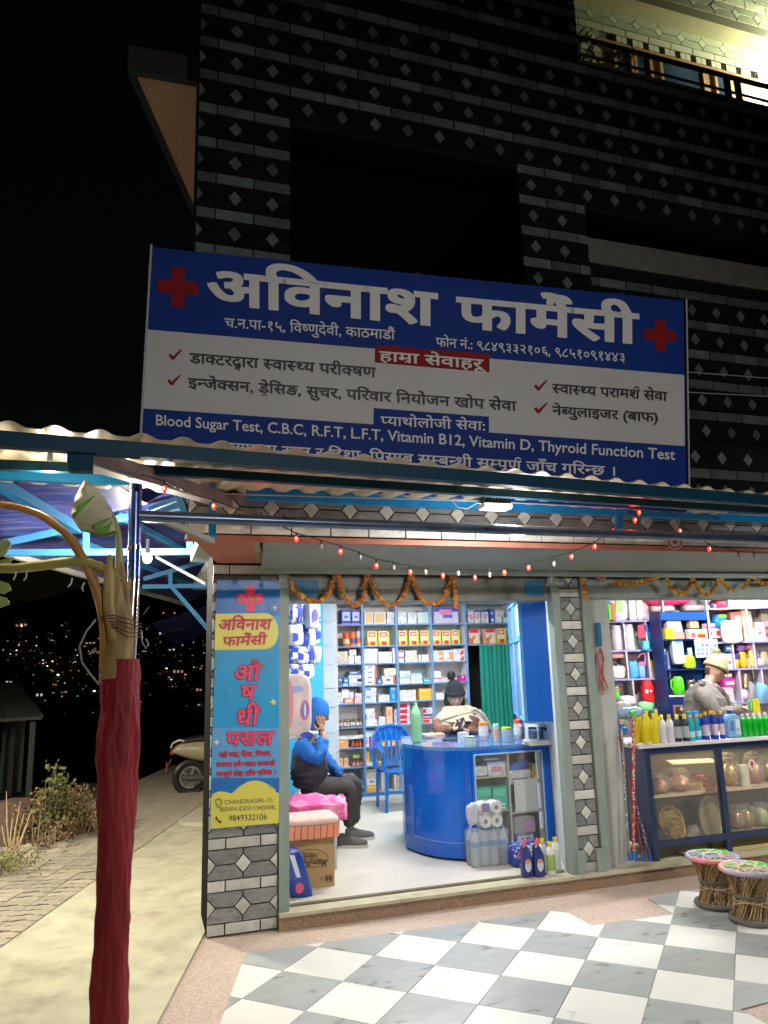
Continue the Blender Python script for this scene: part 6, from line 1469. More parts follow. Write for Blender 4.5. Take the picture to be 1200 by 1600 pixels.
# ---- the seated man with the phone
Ym = 7.0
pm_ = thing('person', 'man seated on the bench in blue jacket and dark vest, phone at his ear', 'person', P(478, 1310, Ym))
hc = P(495, 1114, Ym); fw = V(.9, -.22, -.34); hs = .088
hm, f, r, u = head_mesh(hc, fw, (.1, 0, 1), hs)
J = {'pelvis': (P(480, 1232, Ym), .12), 'belly': (P(483, 1207, Ym), .13), 'chest': (P(479, 1180, Ym), .13), 'neck': (P(483, 1150, Ym), .06), 'hb': (hc-u*.05-f*.02, .055),
     'shr': (P(470, 1163, Ym-.15), .055), 'elr': (P(497, 1190, Ym-.30), .042), 'wrr': (P(506, 1152, Ym-.17), .026), 'pr': (P(503, 1142, Ym-.14), .026),
     'shl': (P(490, 1160, Ym+.15), .055), 'ell': (P(512, 1192, Ym+.16), .042), 'wrl': (P(535, 1212, Ym+.05), .028),
     'hpr': (P(488, 1234, Ym-.09), .085), 'knr': (P(549, 1229, Ym-.13), .062), 'anr': (P(546, 1296, Ym-.08), .042),
     'hpl': (P(492, 1232, Ym+.10), .085), 'knl': (P(556, 1222, Ym+.16), .062), 'anl': (P(553, 1290, Ym+.16), .042)}
E_ = chain(['pelvis', 'belly', 'chest', 'neck', 'hb'])+chain(['chest', 'shr', 'elr', 'wrr', 'pr'])+chain(['chest', 'shl', 'ell', 'wrl'])+chain(['pelvis', 'hpr', 'knr', 'anr'])+chain(['pelvis', 'hpl', 'knl', 'anl'])
body = MB(); add_all(body, skin({k: (p, rr*.8 if k not in ('wrr', 'pr', 'hb', 'neck') else rr) for k, (p, rr) in J.items()}, E_, 'pelvis'), hm)
hp_ = P(502.5, 1137, Ym-.13); add_all(body, hand(hp_, V(-.05, .1, 1), V(.0, 1, 0), .17, .15, 1))
body.build('body', SKN, pm_, smooth='all'); eyes(hc, f, r, u, hs, pm_)
BJ = mat('blue_jacket', (.008, .12, .42), .75, var=.2, scale=5, bump=.8, bscale=9); VS = mat('dark_vest', (.02, .022, .028), .5, var=.3, scale=5, bump=.8, bscale=10); TR = mat('dark_trousers', (.045, .042, .037), .85, var=.25, scale=5, bump=.9, bscale=8)
A = lambda k: J[k][0]
sj = {'c': (A('chest')+V(0, 0, .02), .12), 's': (A('shr'), .078), 'm': (A('shr').lerp(A('elr'), .5)+V(0, 0, -.01), .076), 'e': (A('elr'), .067), 'f': (A('elr').lerp(A('wrr'), .5), .060), 'w': (A('wrr')-V(0, 0, .012), .046)}
vs, fs = skin(sj, chain(['c', 's', 'm', 'e', 'f', 'w']), 'c'); m = MB(); m.add(vs, fs); crumple(m.build('jacket_sleeve', BJ, pm_, smooth='all'), .02, 19, 5, (1, 1, 1.8))
sl = {'c': (A('chest')+V(0, 0, .02), .12), 's': (A('shl'), .075), 'e': (A('ell'), .062), 'w': (A('wrl'), .044)}
vs, fs = skin(sl, chain(['c', 's', 'e', 'w']), 'c'); m = MB(); m.add(vs, fs); crumple(m.build('jacket_sleeve', BJ, pm_, smooth='all'), .02, 19, 5, (1, 1, 1.8))
sy_ = V(.12, 1, 0)
m = loft([(P(477, 1232, Ym), .17, .125, sy_), (P(483, 1212, Ym), .185, .165, sy_), (P(482, 1192, Ym), .18, .155, sy_), (P(479, 1173, Ym), .19, .125, sy_), (P(480, 1161, Ym), .15, .09, sy_), (P(484, 1151, Ym), .075, .07, sy_)]); crumple(m.build('vest', VS, pm_, smooth='all'), .018, 12, 2, (1, 1, 2.4))
m = MB(); m.tube([P(498, 1158, Ym-.1), P(507, 1185, Ym-.14), P(513, 1207, Ym-.12)], .006, 6); m.build('zip', C(.1, .1, .12, .3), pm_)
m = MB(); m.tube([P(484, 1205, Ym-.165), P(497, 1213, Ym-.17)], .006, 6); m.build('pocket_seam', C(.01, .01, .012), pm_)
tj = {'p': (A('pelvis')+V(0, 0, -.01), .125), 'a': (A('hpr'), .105), 'b': (A('hpr').lerp(A('knr'), .55)+V(0, 0, .012), .092), 'k': (A('knr')+V(.005, 0, 0), .078), 'c': (A('knr').lerp(A('anr'), .5)+V(-.012, 0, 0), .070), 'd': (A('anr')+V(.005, 0, .02), .062)}
vs, fs = skin(tj, chain(['p', 'a', 'b', 'k', 'c', 'd']), 'p'); m = MB(); m.add(vs, fs)
tj = {'p': (A('pelvis')+V(0, 0, -.01), .12), 'a': (A('hpl'), .105), 'b': (A('hpl').lerp(A('knl'), .55)+V(0, 0, .012), .09), 'k': (A('knl')+V(.005, 0, 0), .076), 'c': (A('knl').lerp(A('anl'), .5)+V(-.012, 0, 0), .068), 'd': (A('anl')+V(.005, 0, .02), .06)}
vs, fs = skin(tj, chain(['p', 'a', 'b', 'k', 'c', 'd']), 'p'); m.add(vs, fs); crumple(m.build('trousers', TR, pm_, smooth='all'), .016, 15, 1, (2.2, 1, 1.2))
SH = mat('grey_shoe', (.10, .095, .085), .8, bump=.4); SO = C(.6, .58, .5)
q = A('anr'); shoe(V(q.x-.03, q.y, FZ), (1, -.35, 0), SH, SO, pm_); q = A('anl'); shoe(V(q.x+.0, q.y, FZ), (1, -.05, 0), SH, SO, pm_)
beanie(hc+u*.0, f, r, u, hs*1.05, BJ, pm_, rolled=False, ribs=6, name='hood', tall=.92, depth=.02)
m = MB(); vs = []; n = 20
for i in range(9):      # hood falling behind the head to the collar
    t_ = i/8; cc = (hc+u*.03-f*.02)*(1-t_)+P(482, 1158, Ym)*t_; rr = .105-.02*t_
    for j in range(n): a = pi*.42+2*pi*.58*j/(n-1); vs.append(cc+f*cos(a)*rr+r*sin(a)*rr*.92)
m.add(vs, [(i*n+j, i*n+j+1, (i+1)*n+j+1, (i+1)*n+j) for i in range(8) for j in range(n-1)]); m.build('hood_back', BJ, pm_, smooth='all')
pf = thing('mobile_phone', 'dark mobile phone held to the seated man\'s ear', 'phone', hp_); m = MB(); c = hp_+V(.0, .045, .0); m.obox(c, V(.02, .008, .0)*1.6, V(-.002, .006, 0), V(-.015, 0, .07)); m.build('phone_body', C(.02, .02, .025, .2), pf, bevel=.003)

# ---- the woman behind the counter
Yw = 7.32
pw = thing('person', 'woman behind the counter in black pompom hat and beige shawl, looking down at a phone', 'person', P(712, 1290, Yw))
hc = P(711, 1090, Yw); fw = V(-.2, -.95, -.16); hs = .088
hm, f, r, u = head_mesh(hc, fw, (0, 0, 1), hs)
J = {'pelvis': (P(720, 1215, Yw+.1), .13), 'belly': (P(720, 1175, Yw+.06), .12), 'chest': (P(717, 1138, Yw), .12), 'neck': (P(715, 1114, Yw+.0), .052), 'hb': (hc-u*.04, .05),
     'sha': (P(688, 1124, Yw), .052), 'ela': (P(683, 1143, Yw-.2), .040), 'wra': (P(706, 1137, Yw-.32), .025), 'shb': (P(745, 1123, Yw), .052), 'elb': (P(755, 1146, Yw-.15), .04), 'wrb': (P(731, 1141, Yw-.30), .025),
     'ha': (P(710, 1220, Yw+.1), .09), 'ka': (P(708, 1225, Yw-.3), .06), 'aa': (P(708, 1290, Yw-.3), .04), 'hb2': (P(732, 1220, Yw+.1), .09), 'kb': (P(735, 1225, Yw-.3), .06), 'ab': (P(735, 1290, Yw-.3), .04)}
E_ = chain(['pelvis', 'belly', 'chest', 'neck', 'hb'])+chain(['chest', 'sha', 'ela', 'wra'])+chain(['chest', 'shb', 'elb', 'wrb'])+chain(['pelvis', 'ha', 'ka', 'aa'])+chain(['pelvis', 'hb2', 'kb', 'ab'])
body = MB(); add_all(body, skin({k: (p, rr*.8 if k not in ('wra', 'wrb', 'hb', 'neck') else rr) for k, (p, rr) in J.items()}, E_, 'pelvis'), hm)
SK2 = mat('fair_skin', (.62, .38, .28), .5, var=.07, scale=12, sss=.15)
ph = P(721, 1133, Yw-.37)
add_all(body, hand(P(712, 1139, Yw-.35), V(.85, -.2, .35), V(.2, -.3, .9), .17, .5, -1)); add_all(body, hand(P(729, 1142, Yw-.33), V(-.9, -.2, .3), V(-.1, -.2, .9), .17, .5, 1))
body.build('body', SK2, pw, smooth='all'); eyes(hc, f, r, u, hs, pw)
BR_ = mat('brown_sweater', (.20, .085, .06), .9, var=.2, scale=10, bump=.6, bscale=30)
A = lambda k: J[k][0]
m = MB()
vs, fs = skin({'p': (A('pelvis'), .15), 'b': (A('belly'), .15), 'c': (A('chest'), .145), 'n': (A('neck')-V(0, 0, .02), .07)}, chain(['p', 'b', 'c', 'n']), 'c'); m.add(vs, fs)
for a_, b_, c_ in (('sha', 'ela', 'wra'), ('shb', 'elb', 'wrb')):
    vs, fs = skin({'x': (A('chest'), .1), 's': (A(a_), .072), 'm': (A(a_).lerp(A(b_), .6), .068), 'e': (A(b_), .062), 'f': (A(b_).lerp(A(c_), .5), .052), 'w': (A(c_), .036)}, chain(['x', 's', 'm', 'e', 'f', 'w']), 'x'); m.add(vs, fs)
vs, fs = skin({'k': (P(737, 1133, Yw-.20), .070), 'l': (P(740, 1120, Yw-.18), .075), 'o': (P(733, 1150, Yw-.2), .07)}, [('k', 'l'), ('k', 'o')], 'k'); m.add(vs, fs)
crumple(m.build('sweater', BR_, pw, smooth='all'), .006, 18, 3)
m = MB(); vs, fs = skin({'p': (A('pelvis'), .14), 'a': (A('ha'), .11), 'k': (A('ka'), .08), 'n': (A('aa'), .06)}, chain(['p', 'a', 'k', 'n']), 'p'); m.add(vs, fs); vs, fs = skin({'p': (A('pelvis'), .14), 'a': (A('hb2'), .11), 'k': (A('kb'), .08), 'n': (A('ab'), .06)}, chain(['p', 'a', 'k', 'n']), 'p'); m.add(vs, fs); m.build('trousers', TR, pw, smooth='all')
SHW_ = mat('beige_shawl', (.50, .46, .34), .95, var=.15, scale=20, bump=.9, bscale=60, stretch=(1, 1, 2))
def shawl(u_, v_):      # cape round the shoulders, u around, v down
    a = -pi*.5+2*pi*u_; rx = .10+.20*v_**.6+.012*sin(9*a+3*v_); ry = .085+.15*v_**.7
    c0 = P(716, 1110, Yw).lerp(P(719, 1134, Yw-.02), v_)
    drop = .05*v_*(cos(a*1.0-.6))+.012*sin(5*a)*v_
    return c0+V(cos(a)*rx, sin(a)*ry, .02-.0*v_-drop+(.03 if v_ < .1 else 0))
m = MB(); m.grid(shawl, 56, 12); m.build('shawl', SHW_, pw, smooth='all')
m = MB()      # the end thrown over the chest and shoulder
def fold(u_, v_):
    p = P(686, 1122, Yw-.16).lerp(P(752, 1108, Yw-.10), u_); q = P(690, 1140, Yw-.20).lerp(P(768, 1146, Yw-.05), u_)
    w = p.lerp(q, v_*(.42+.58*abs(u_-.35)**.6 if u_ > .35 else .9-.9*u_)); w.y -= .05*sin(pi*u_)+.012*sin(v_*9+u_*5); return w
m.grid(fold, 30, 12); m.build('shawl_fold', SHW_, pw, smooth='all')
m = MB(); m.tube([P(740, 1107, Yw-.10), P(752, 1116, Yw-.08), P(762, 1132, Yw-.05), P(766, 1146, Yw-.02)], [.035, .05, .05, .045], 12, flatten=.5); m.build('shawl_end', SHW_, pw, smooth=True)
KN = mat('charcoal_knit', (.022, .026, .03), .95, var=.3, scale=40, bump=.9, bscale=90)
beanie(hc, f, r, u, hs*1.06, KN, pw, depth=.36, tall=.98, pom=P(705, 1056, Yw+.02), pomr=.05)
hr = MB(); hr.tube([hc+r*.075-f*.03+u*.02, hc+r*.088-f*.02-u*.05, hc+r*.08-f*.0-u*.12], [.03, .03, .018], 10); hr.build('hair', C(.03, .015, .01, .6), pw, smooth=True); hr = MB(); hr.tube([hc-r*.075-f*.03+u*.02, hc-r*.088-f*.02-u*.05, hc-r*.078-f*.0-u*.10], [.028, .026, .014], 10); hr.build('hair', C(.03, .015, .01, .6), pw, smooth=True)
SP = C(.03, .03, .03, .3)
for sd in (-1, 1):
    c = hc+f*.102+r*sd*.034+u*.0; m = MB(); m.tube([c+r*.026*cos(2*pi*k/14)+u*.019*sin(2*pi*k/14) for k in range(15)], .0022, 5); m.tube([c+r*sd*.026, hc+r*sd*.082+f*.02+u*.01], .002, 4); m.build('spectacles', SP, pw)
pf = thing('mobile_phone', 'dark mobile phone in the hands of the woman behind the counter', 'phone', ph); m = MB(); m.obox(ph+V(0, 0, .02), (.042, 0, .01), V(.0, .03, .045)*.9, (0, -.003, .002)); m.build('phone_body', C(.02, .02, .025, .2), pf, bevel=.002)
pn = thing('thin_white_tube', 'thin white stick standing beside the phone on the counter', 'stick', P(720, 1125, Yw-.3)); m = MB(); m.tube([P(717, 1118, Yw-.36), P(718, 1128, Yw-.36)], .006, 8); m.build('stick', C(.75, .72, .65), pn, smooth=True)

# ---- the shopkeeper in the tweed coat
Yk = 6.5
pk = thing('person', 'man in cream knitted pompom hat, glasses and grey tweed coat behind the store counter', 'person', P(1098, 1300, Yk))
hc = P(1117, 1048, Yk); fw = V(.80, -.05, -.42); hs = .092
hm, f, r, u = head_mesh(hc, fw, (.2, 0, 1), hs)
J = {'pelvis': (P(1096, 1190, Yk+.05), .14), 'belly': (P(1098, 1150, Yk+.02), .14), 'chest': (P(1101, 1100, Yk), .14), 'neck': (P(1107, 1068, Yk), .056), 'hb': (hc-u*.04-f*.02, .055),
     'shr': (P(1098, 1084, Yk-.17), .06), 'elr': (P(1121, 1118, Yk-.24), .046), 'wrr': (P(1153, 1108, Yk-.2), .03), 'shl': (P(1117, 1080, Yk+.16), .06), 'ell': (P(1142, 1112, Yk+.1), .045), 'wrl': (P(1163, 1105, Yk-.02), .028),
     'ha': (P(1094, 1200, Yk-.05), .1), 'ka': (P(1096, 1260, Yk-.05), .07), 'aa': (V(P(1096, 1300, Yk).x, Yk-.05, FZ+.08), .045), 'hb2': (P(1104, 1200, Yk+.15), .1), 'kb': (P(1106, 1260, Yk+.15), .07), 'ab': (V(P(1106, 1300, Yk).x, Yk+.15, FZ+.08), .045)}
E_ = chain(['pelvis', 'belly', 'chest', 'neck', 'hb'])+chain(['chest', 'shr', 'elr', 'wrr'])+chain(['chest', 'shl', 'ell', 'wrl'])+chain(['pelvis', 'ha', 'ka', 'aa'])+chain(['pelvis', 'hb2', 'kb', 'ab'])
body = MB(); add_all(body, skin({k: (p, rr*.8 if k not in ('wrr', 'wrl', 'hb', 'neck') else rr) for k, (p, rr) in J.items()}, E_, 'pelvis'), hm)
add_all(body, hand(P(1163, 1106, Yk-.2), V(1, .1, -.05), V(0, .1, -1), .19, .35, -1)); add_all(body, hand(P(1172, 1104, Yk-.04), V(1, -.1, -.1), V(0, .1, -1), .18, .4, 1))
body.build('body', SKN, pk, smooth='all'); eyes(hc, f, r, u, hs, pk)
A = lambda k: J[k][0]
TW = mat('grey_tweed', (.14, .13, .11), .95, var=.35, scale=120, bump=1.0, bscale=14)
sy_ = V(.05, 1, 0)
m = loft([(A('pelvis')-V(0, 0, .14), .22, .17, sy_), (A('pelvis'), .21, .165, sy_), (A('belly'), .205, .165, sy_), (A('chest')-V(0, 0, .02), .225, .16, sy_), (P(1101, 1088, Yk), .23, .14, sy_), (P(1103, 1077, Yk), .16, .10, sy_), (P(1106, 1068, Yk), .075, .07, sy_)])
for a_, b_, c_ in (('shr', 'elr', 'wrr'), ('shl', 'ell', 'wrl')):
    vs, fs = skin({'x': (A('chest')+V(0, 0, .05), .12), 's': (A(a_), .092), 'm': (A(a_).lerp(A(b_), .55)-V(0, 0, .01), .088), 'e': (A(b_), .075), 'f': (A(b_).lerp(A(c_), .5), .062), 'w': (A(c_), .050)}, chain(['x', 's', 'm', 'e', 'f', 'w']), 'x'); m.add(vs, fs)
crumple(m.build('coat', TW, pk, smooth='all'), .018, 12, 4, (1.5, 1, .6))
m = MB(); m.tube([P(1093, 1064, Yk+.02), P(1097, 1069, Yk-.085), P(1110, 1075, Yk-.10), P(1122, 1086, Yk-.06)], [.018, .024, .024, .016], 8, flatten=.6); m.build('coat_collar', TW, pk, smooth=True)
m = MB(); m.tube([P(1097, 1063, Yk-.05), P(1106, 1065, Yk-.075), P(1116, 1072, Yk-.06)], .014, 8); m.build('shirt_collar', C(.6, .6, .58), pk, smooth=True)
m = MB()
for a_, b_, c_ in (('ha', 'ka', 'aa'), ('hb2', 'kb', 'ab')):
    vs, fs = skin({'p': (A('pelvis')-V(0, 0, .05), .13), 'a': (A(a_), .11), 'k': (A(b_), .085), 'n': (A(c_), .07)}, chain(['p', 'a', 'k', 'n']), 'p'); m.add(vs, fs)
m.build('trousers', TR, pk, smooth='all')
for k in ('aa', 'ab'): q = A(k); shoe(V(q.x, q.y, FZ), (1, 0, 0), SH, SO, pk)
CK = mat('cream_knit', (.36, .32, .17), .95, var=.2, scale=40, bump=1.0, bscale=70)
beanie(hc, f, r, u, hs*1.06, CK, pk, depth=.22, tall=1.0, ribs=22, pom=P(1119, 1018, Yk), pomr=.042)
m = MB(); m.grid(lambda a_, b_: hc+f*cos(radians(150+60*a_))*hs*1.10*cos(radians(-38+46*b_))+r*sin(radians(150+60*a_))*hs*.92*cos(radians(-42+50*b_))+u*sin(radians(-42+50*b_))*hs*1.3, 14, 8); m.build('hair', C(.03, .024, .02, .9), pk, smooth=True)
for sd in (-1, 1):
    c = hc+f*.108+r*sd*.036+u*.0; m = MB(); m.tube([c+r*.027*cos(2*pi*k/14)+u*.020*sin(2*pi*k/14) for k in range(15)], .0024, 5); m.tube([c+r*sd*.027, hc+r*sd*.09+f*.0+u*.015], .0024, 4); m.build('spectacles', SP, pk)
# ------------------------------------------------------------------ general store
def sp(px, py, off=0.0): return onplane(px, py, Q0-QN*off, QN)
SHL = C(.62, .56, .68); SHE = C(.32, .32, .62)
us = thing('store_shelves', 'pinkish white shelves along the angled back wall of the general store', 'shelf', (5.8, 7.4, FZ))
bz_ = lambda x, y: sp(x, y, .24).z
LB = [bz_(1000, 969), bz_(1000, 1015), bz_(1000, 1060), bz_(1000, 1108), .5, FZ+.02]; LTOP = 2.6
RBz = [bz_(1160, 949), bz_(1160, 1002), bz_(1160, 1044), bz_(1160, 1097), .62, FZ+.02]
def qb(m, t0, t1, d0, d1, z0, z1, k=None):   # block along the wall: t along QU, d distance in front
    a, b = Q0+QU*t0, Q0+QU*t1
    return m.prism([V(*(p-QN*d)[:2], z0) for p, d in ((a, d1), (b, d1), (b, d0), (a, d0))], (0, 0, z1-z0), k)
def tq(px, off=.24): return (sp(px, 1000, off)-Q0).dot(QU)
tl0, tl1, tr0, tr1 = tq(942), tq(1040), tq(1112), tq(1230)
m = MB(); qb(m, tl0-.1, tr1+2.0, -.03, 0, FZ, 2.7); m.build('back_panel', C(.60, .50, .52), us)
for (t0, t1, zs) in ((tl0, tl1, LB), (tr0, tr1+1.5, RBz)):
    for z in zs:
        m = MB(); qb(m, t0, t1, .0, .235, z-.016, z); m.build('shelf_board', SHL, us); m = MB(); qb(m, t0, t1, .236, .242, z-.018, z+.002); m.build('shelf_edge', SHE, us)
for px, i0, i1, zs in ((977, 0, 2, LB), (1011, 0, 2, LB), (983, 2, 3, LB), (1023, 2, 3, LB), (1172, 0, 1, RBz), (1144, 1, 2, RBz), (1177, 1, 2, RBz), (1149, 2, 3, RBz), (1184, 2, 3, RBz)):
    t = tq(px); m = MB(); qb(m, t-.008, t+.008, .002, .24, zs[i1]+.003, zs[i0]-.02); m.build('upright', SHL, us)
for t in (tl0-.01, tl1+.01, tr0-.01): m = MB(); qb(m, t-.01, t+.01, 0, .24, FZ, 2.6); m.build('upright', SHL, us)
def goods(px0, py0, px1, py1, col, lab, kind='box', name='goods_pack', cat='pack', off=.2, dep=.06, zb=None, prints=(), rough=.4, e=.35, plane=True, Y=7):
    f = (lambda x, y: sp(x, y, off)) if plane else (lambda x, y: P(x, y, Y))
    uu, nn = (QU, QN) if plane else (V(1, 0, 0), V(0, 1, 0))
    cx = (px0+px1)/2; z1 = f(cx, py0).z; z0 = zb+.001 if zb is not None else f(cx, py1).z; w = abs((f(px1, py0)-f(px0, py0)).dot(uu))/2
    c = f(cx, (py0+py1)/2); h = max(.01, (z1-z0)/2); c = V(c.x, c.y, z0+h)+nn*dep; m_ = col if not isinstance(col, tuple) else C(*col, rough)
    t = thing(name, lab, cat, V(c.x, c.y, z0)); m = MB()
    if kind == 'box': m.obox(c, uu*w, nn*dep, (0, 0, h)); m.build('box', m_, t)
    elif kind == 'bag': pillow(m, c, uu*w, nn*dep, V(0, 0, h), 10, e); o = m.build('bag', m_, t, smooth='all'); crumple(o, min(.012, h*.12), 24, cx, (1, 1, 1))
    elif kind == 'jar': m.lathe(V(c.x, c.y, z0), [(w*.9, 0), (w, .01), (w, h*1.6), (w*.8, h*1.75)], 16); m.build('jar_body', m_, t, smooth=True); m = MB(); m.lathe(V(c.x, c.y, z0), [(w*.85, h*1.751), (w*.85, h*2)], 14); m.build('lid', C(.7, .7, .72), t, smooth=True)
    elif kind == 'bowl': m.lathe(V(c.x, c.y, z0), [(w*.5, 0), (w*.85, h*.5), (w, h*1.5), (w*1.04, h*1.55), (w*.9, h*1.7), (w*.6, h*2)], 20); m.build('bowl', m_, t, smooth=True)
    for i, (u0, v0, u1, v1, cc) in enumerate(prints):
        m = MB(); k = dep+.002+.0008*i
        m.add([c-nn*k+uu*w*(2*a-1)+V(0, 0, h*(2*b-1)) for a, b in ((u0, v0), (u1, v0), (u1, v1), (u0, v1))], [(0, 1, 2, 3)]); m.build('printed_patch', C(*cc), t)
    return t
def fr8(x0, y0): return lambda *q: (x0+q[0]/8.571, y0+q[1]/8.571, x0+q[2]/8.571, y0+q[3]/8.571)
g4, g5, g6, g7 = fr8(930, 900), fr8(1060, 900), fr8(930, 1030), fr8(1060, 1030)
WT = (.76, .74, .76)
goods(*g4(200, 200, 440, 620), WT, 'white towel pack with pale green print at the upper left', 'bag', zb=LB[0], prints=((.3, .3, .7, .95, (.45, .72, .25)),), dep=.05)
goods(*g4(150, 160, 245, 245), (.02, .2, .6), 'bright blue comb card hanging at the top left of the store', 'box', dep=.01, off=.30); goods(*g4(135, 285, 190, 360), (.03, .22, .6), 'small blue clip card under the blue comb card', 'box', dep=.01, off=.30)
goods(*g4(165, 360, 215, 640), (.12, .62, .03), 'narrow bright green pack at the upper left edge', 'bag', zb=LB[0], off=.28, dep=.03); goods(*g4(215, 360, 275, 625), (.75, .16, .08), 'narrow red-orange pack beside the bright green one', 'bag', zb=LB[0], off=.28, dep=.03)
goods(*g4(440, 150, 540, 580), (.76, .74, .78), 'tall white folded pack on the upper left shelf', 'bag', zb=LB[0], e=.25); goods(*g4(548, 150, 640, 570), (.74, .70, .58), 'tall cream folded pack on the upper left shelf', 'bag', zb=LB[0], e=.25)
goods(*g4(690, 160, 1290, 395), mat('pink_cloth', (.72, .05, .17), .6, var=.25, scale=8, bump=.8, bscale=15), 'big crumpled hot pink bag lying on top of the store shelves', 'bag', 'pink_bag', 'bag', dep=.10, e=.6)
goods(*g4(760, 395, 1080, 480), (.64, .50, .46), 'flat pale pink bag under the hot pink bag', 'bag', dep=.09); goods(*g5(80, 385, 440, 470), (.48, .42, .38), 'flat grey-brown bag right of the pale pink one', 'bag', dep=.09)
goods(*g5(300, 180, 440, 350), (.45, .70, .58), 'mint transparent bag beside the hot pink bag', 'bag', dep=.06); goods(*g5(400, 180, 555, 310), (.35, .68, .12), 'lime green bag at the top of the store shelves', 'bag', off=.24); goods(*g5(545, 165, 640, 320), (.74, .35, .45), 'pink pack at the top beside the lime green bag', 'bag')
goods(*g5(520, 340, 655, 470), (.70, .02, .06), 'bright red folded bag above the blue and green pouch', 'bag', off=.22); goods(*g5(470, 370, 540, 470), (.22, .28, .65), 'violet-blue pack left of the bright red bag', 'bag')
goods(*g5(660, 165, 900, 440), (.74, .72, .76), 'large white appliance carton at upper right with small prints', 'box', 'carton', 'carton', zb=RBz[0], prints=((.2, .25, .45, .5, (.35, .32, .42)), (.55, .75, .75, .85, (.45, .1, .15)), (.8, .4, .95, .65, (.7, .15, .3))), dep=.1)
goods(*g5(905, 165, 1180, 400), (.74, .73, .77), 'second large white carton at the top right edge', 'box', 'carton', 'carton', zb=RBz[0], prints=((.45, .7, .6, .92, (.3, .2, .55)), (.1, .3, .2, .7, (.6, .3, .4)), (.7, .2, .95, .35, (.5, .5, .6))), dep=.1)
# left rows
goods(*g4(235, 660, 385, 985), (.70, .62, .64), 'clear jar of pale sweets, left of two on the second row', 'jar', 'plastic_jar', 'jar', zb=LB[1]); goods(*g4(400, 640, 545, 980), (.74, .68, .70), 'clear jar of pale sweets, right of two on the second row', 'jar', 'plastic_jar', 'jar', zb=LB[1])
goods(*g4(575, 655, 665, 830), (.62, .05, .08), 'red and black rimmed plate hanging on the second row', 'box', 'plate', 'plate', off=.26, dep=.01); goods(*g4(672, 655, 712, 740), (.05, .1, .5), 'small navy box beside the red rimmed plate', 'box', off=.25)
goods(*g4(700, 665, 890, 960), mat('teal_film', (.06, .35, .50), .15, var=.2, alpha=.92, bump=.4), 'teal blue bowl wrapped in clear film on the second row', 'bowl', 'wrapped_bowl', 'bowl', zb=LB[1], off=.24, dep=.08); goods(*g4(640, 870, 735, 1000), (.10, .42, .75), 'sky blue tied ribbon pack before the wrapped bowl', 'bag', off=.30)
goods(*g4(225, 1010, 400, 1100), (.66, .36, .34), 'folded pink towel on the third row', 'bag', 'towel', 'towel'); goods(*g6(235, 90, 415, 240), (.74, .64, .55), 'folded cream towels under the pink towel', 'bag', 'towel', 'towel', zb=LB[2])
goods(*g6(465, 30, 585, 245), (.10, .40, .70), 'sky blue bag on the third row', 'bag', zb=LB[2]); goods(*g6(590, 40, 675, 240), (.25, .50, .75), 'pale blue pack with a pink top on the third row', 'bag', zb=LB[2], prints=((.05, .8, .95, 1.0, (.72, .2, .35)),))
t = thing('pink_hanger', 'pink plastic hanger hooked on the third row', 'hanger', sp(1003, 1030, .3)); m = MB(); m.tube([sp(*q, .3) for q in ((997, 1028), (1000, 1023), (1006, 1021), (1008, 1026), (1008, 1040))], .006, 6); m.build('hook', C(.75, .15, .4), t)
t = goods(*g6(735, 10, 880, 260), (.72, .56, .03), 'yellow plastic basket with square holes on the third row', 'box', 'yellow_basket', 'basket', zb=LB[2], prints=((.12, .1, .25, .35, (.72, .62, .5)), (.3, .1, .43, .35, (.72, .62, .5)), (.12, .4, .25, .62, (.72, .62, .5)), (.3, .4, .43, .62, (.72, .62, .5))))
t = thing('toy_garland', 'hanging garland of yellow, blue and violet felt flowers', 'garland', sp(1036, 1035, .33))
for i, cc in enumerate(((.74, .72, .3), (.1, .4, .65), (.74, .7, .35), (.35, .1, .45), (.2, .5, .7), (.74, .7, .35), (.06, .08, .45), (.74, .3, .35))): m = MB(); m.ball(sp(1035+1.5*sin(i*2), 1016+i*5, .33), .034, .02, .024, 10, 6); m.build('felt_flower', C(*cc), t, smooth=True)
goods(*g6(255, 360, 345, 530), (.12, .6, .08), 'green and red mug on the lower left row', 'jar', 'mug', 'mug', prints=((.0, .7, 1, .82, (.7, .03, .05)),)); goods(*g6(640, 280, 810, 600), mat('red_fabric', (.68, .01, .02), .6, var=.2, bump=.6), 'red and white doll dress hanging on the lower row', 'bag', 'doll_dress', 'toy', off=.28, e=.7, prints=((.2, .45, .42, .62, (.74, .7, .68)), (.55, .5, .72, .6, (.74, .7, .68))))
goods(*g6(590, 560, 810, 710), (.25, .68, .28), 'mint green folded mat under the red doll dress', 'bag', 'mat', 'mat', off=.28, e=.7); goods(*g6(330, 490, 560, 640), (.60, .56, .58), 'heap of clear grey bags on the lower left row', 'bag', off=.3, e=.7); goods(*g6(950, 690, 1010, 735), (.03, .1, .5), 'small blue lid at the foot of the navy cabinet', 'box', off=.3)
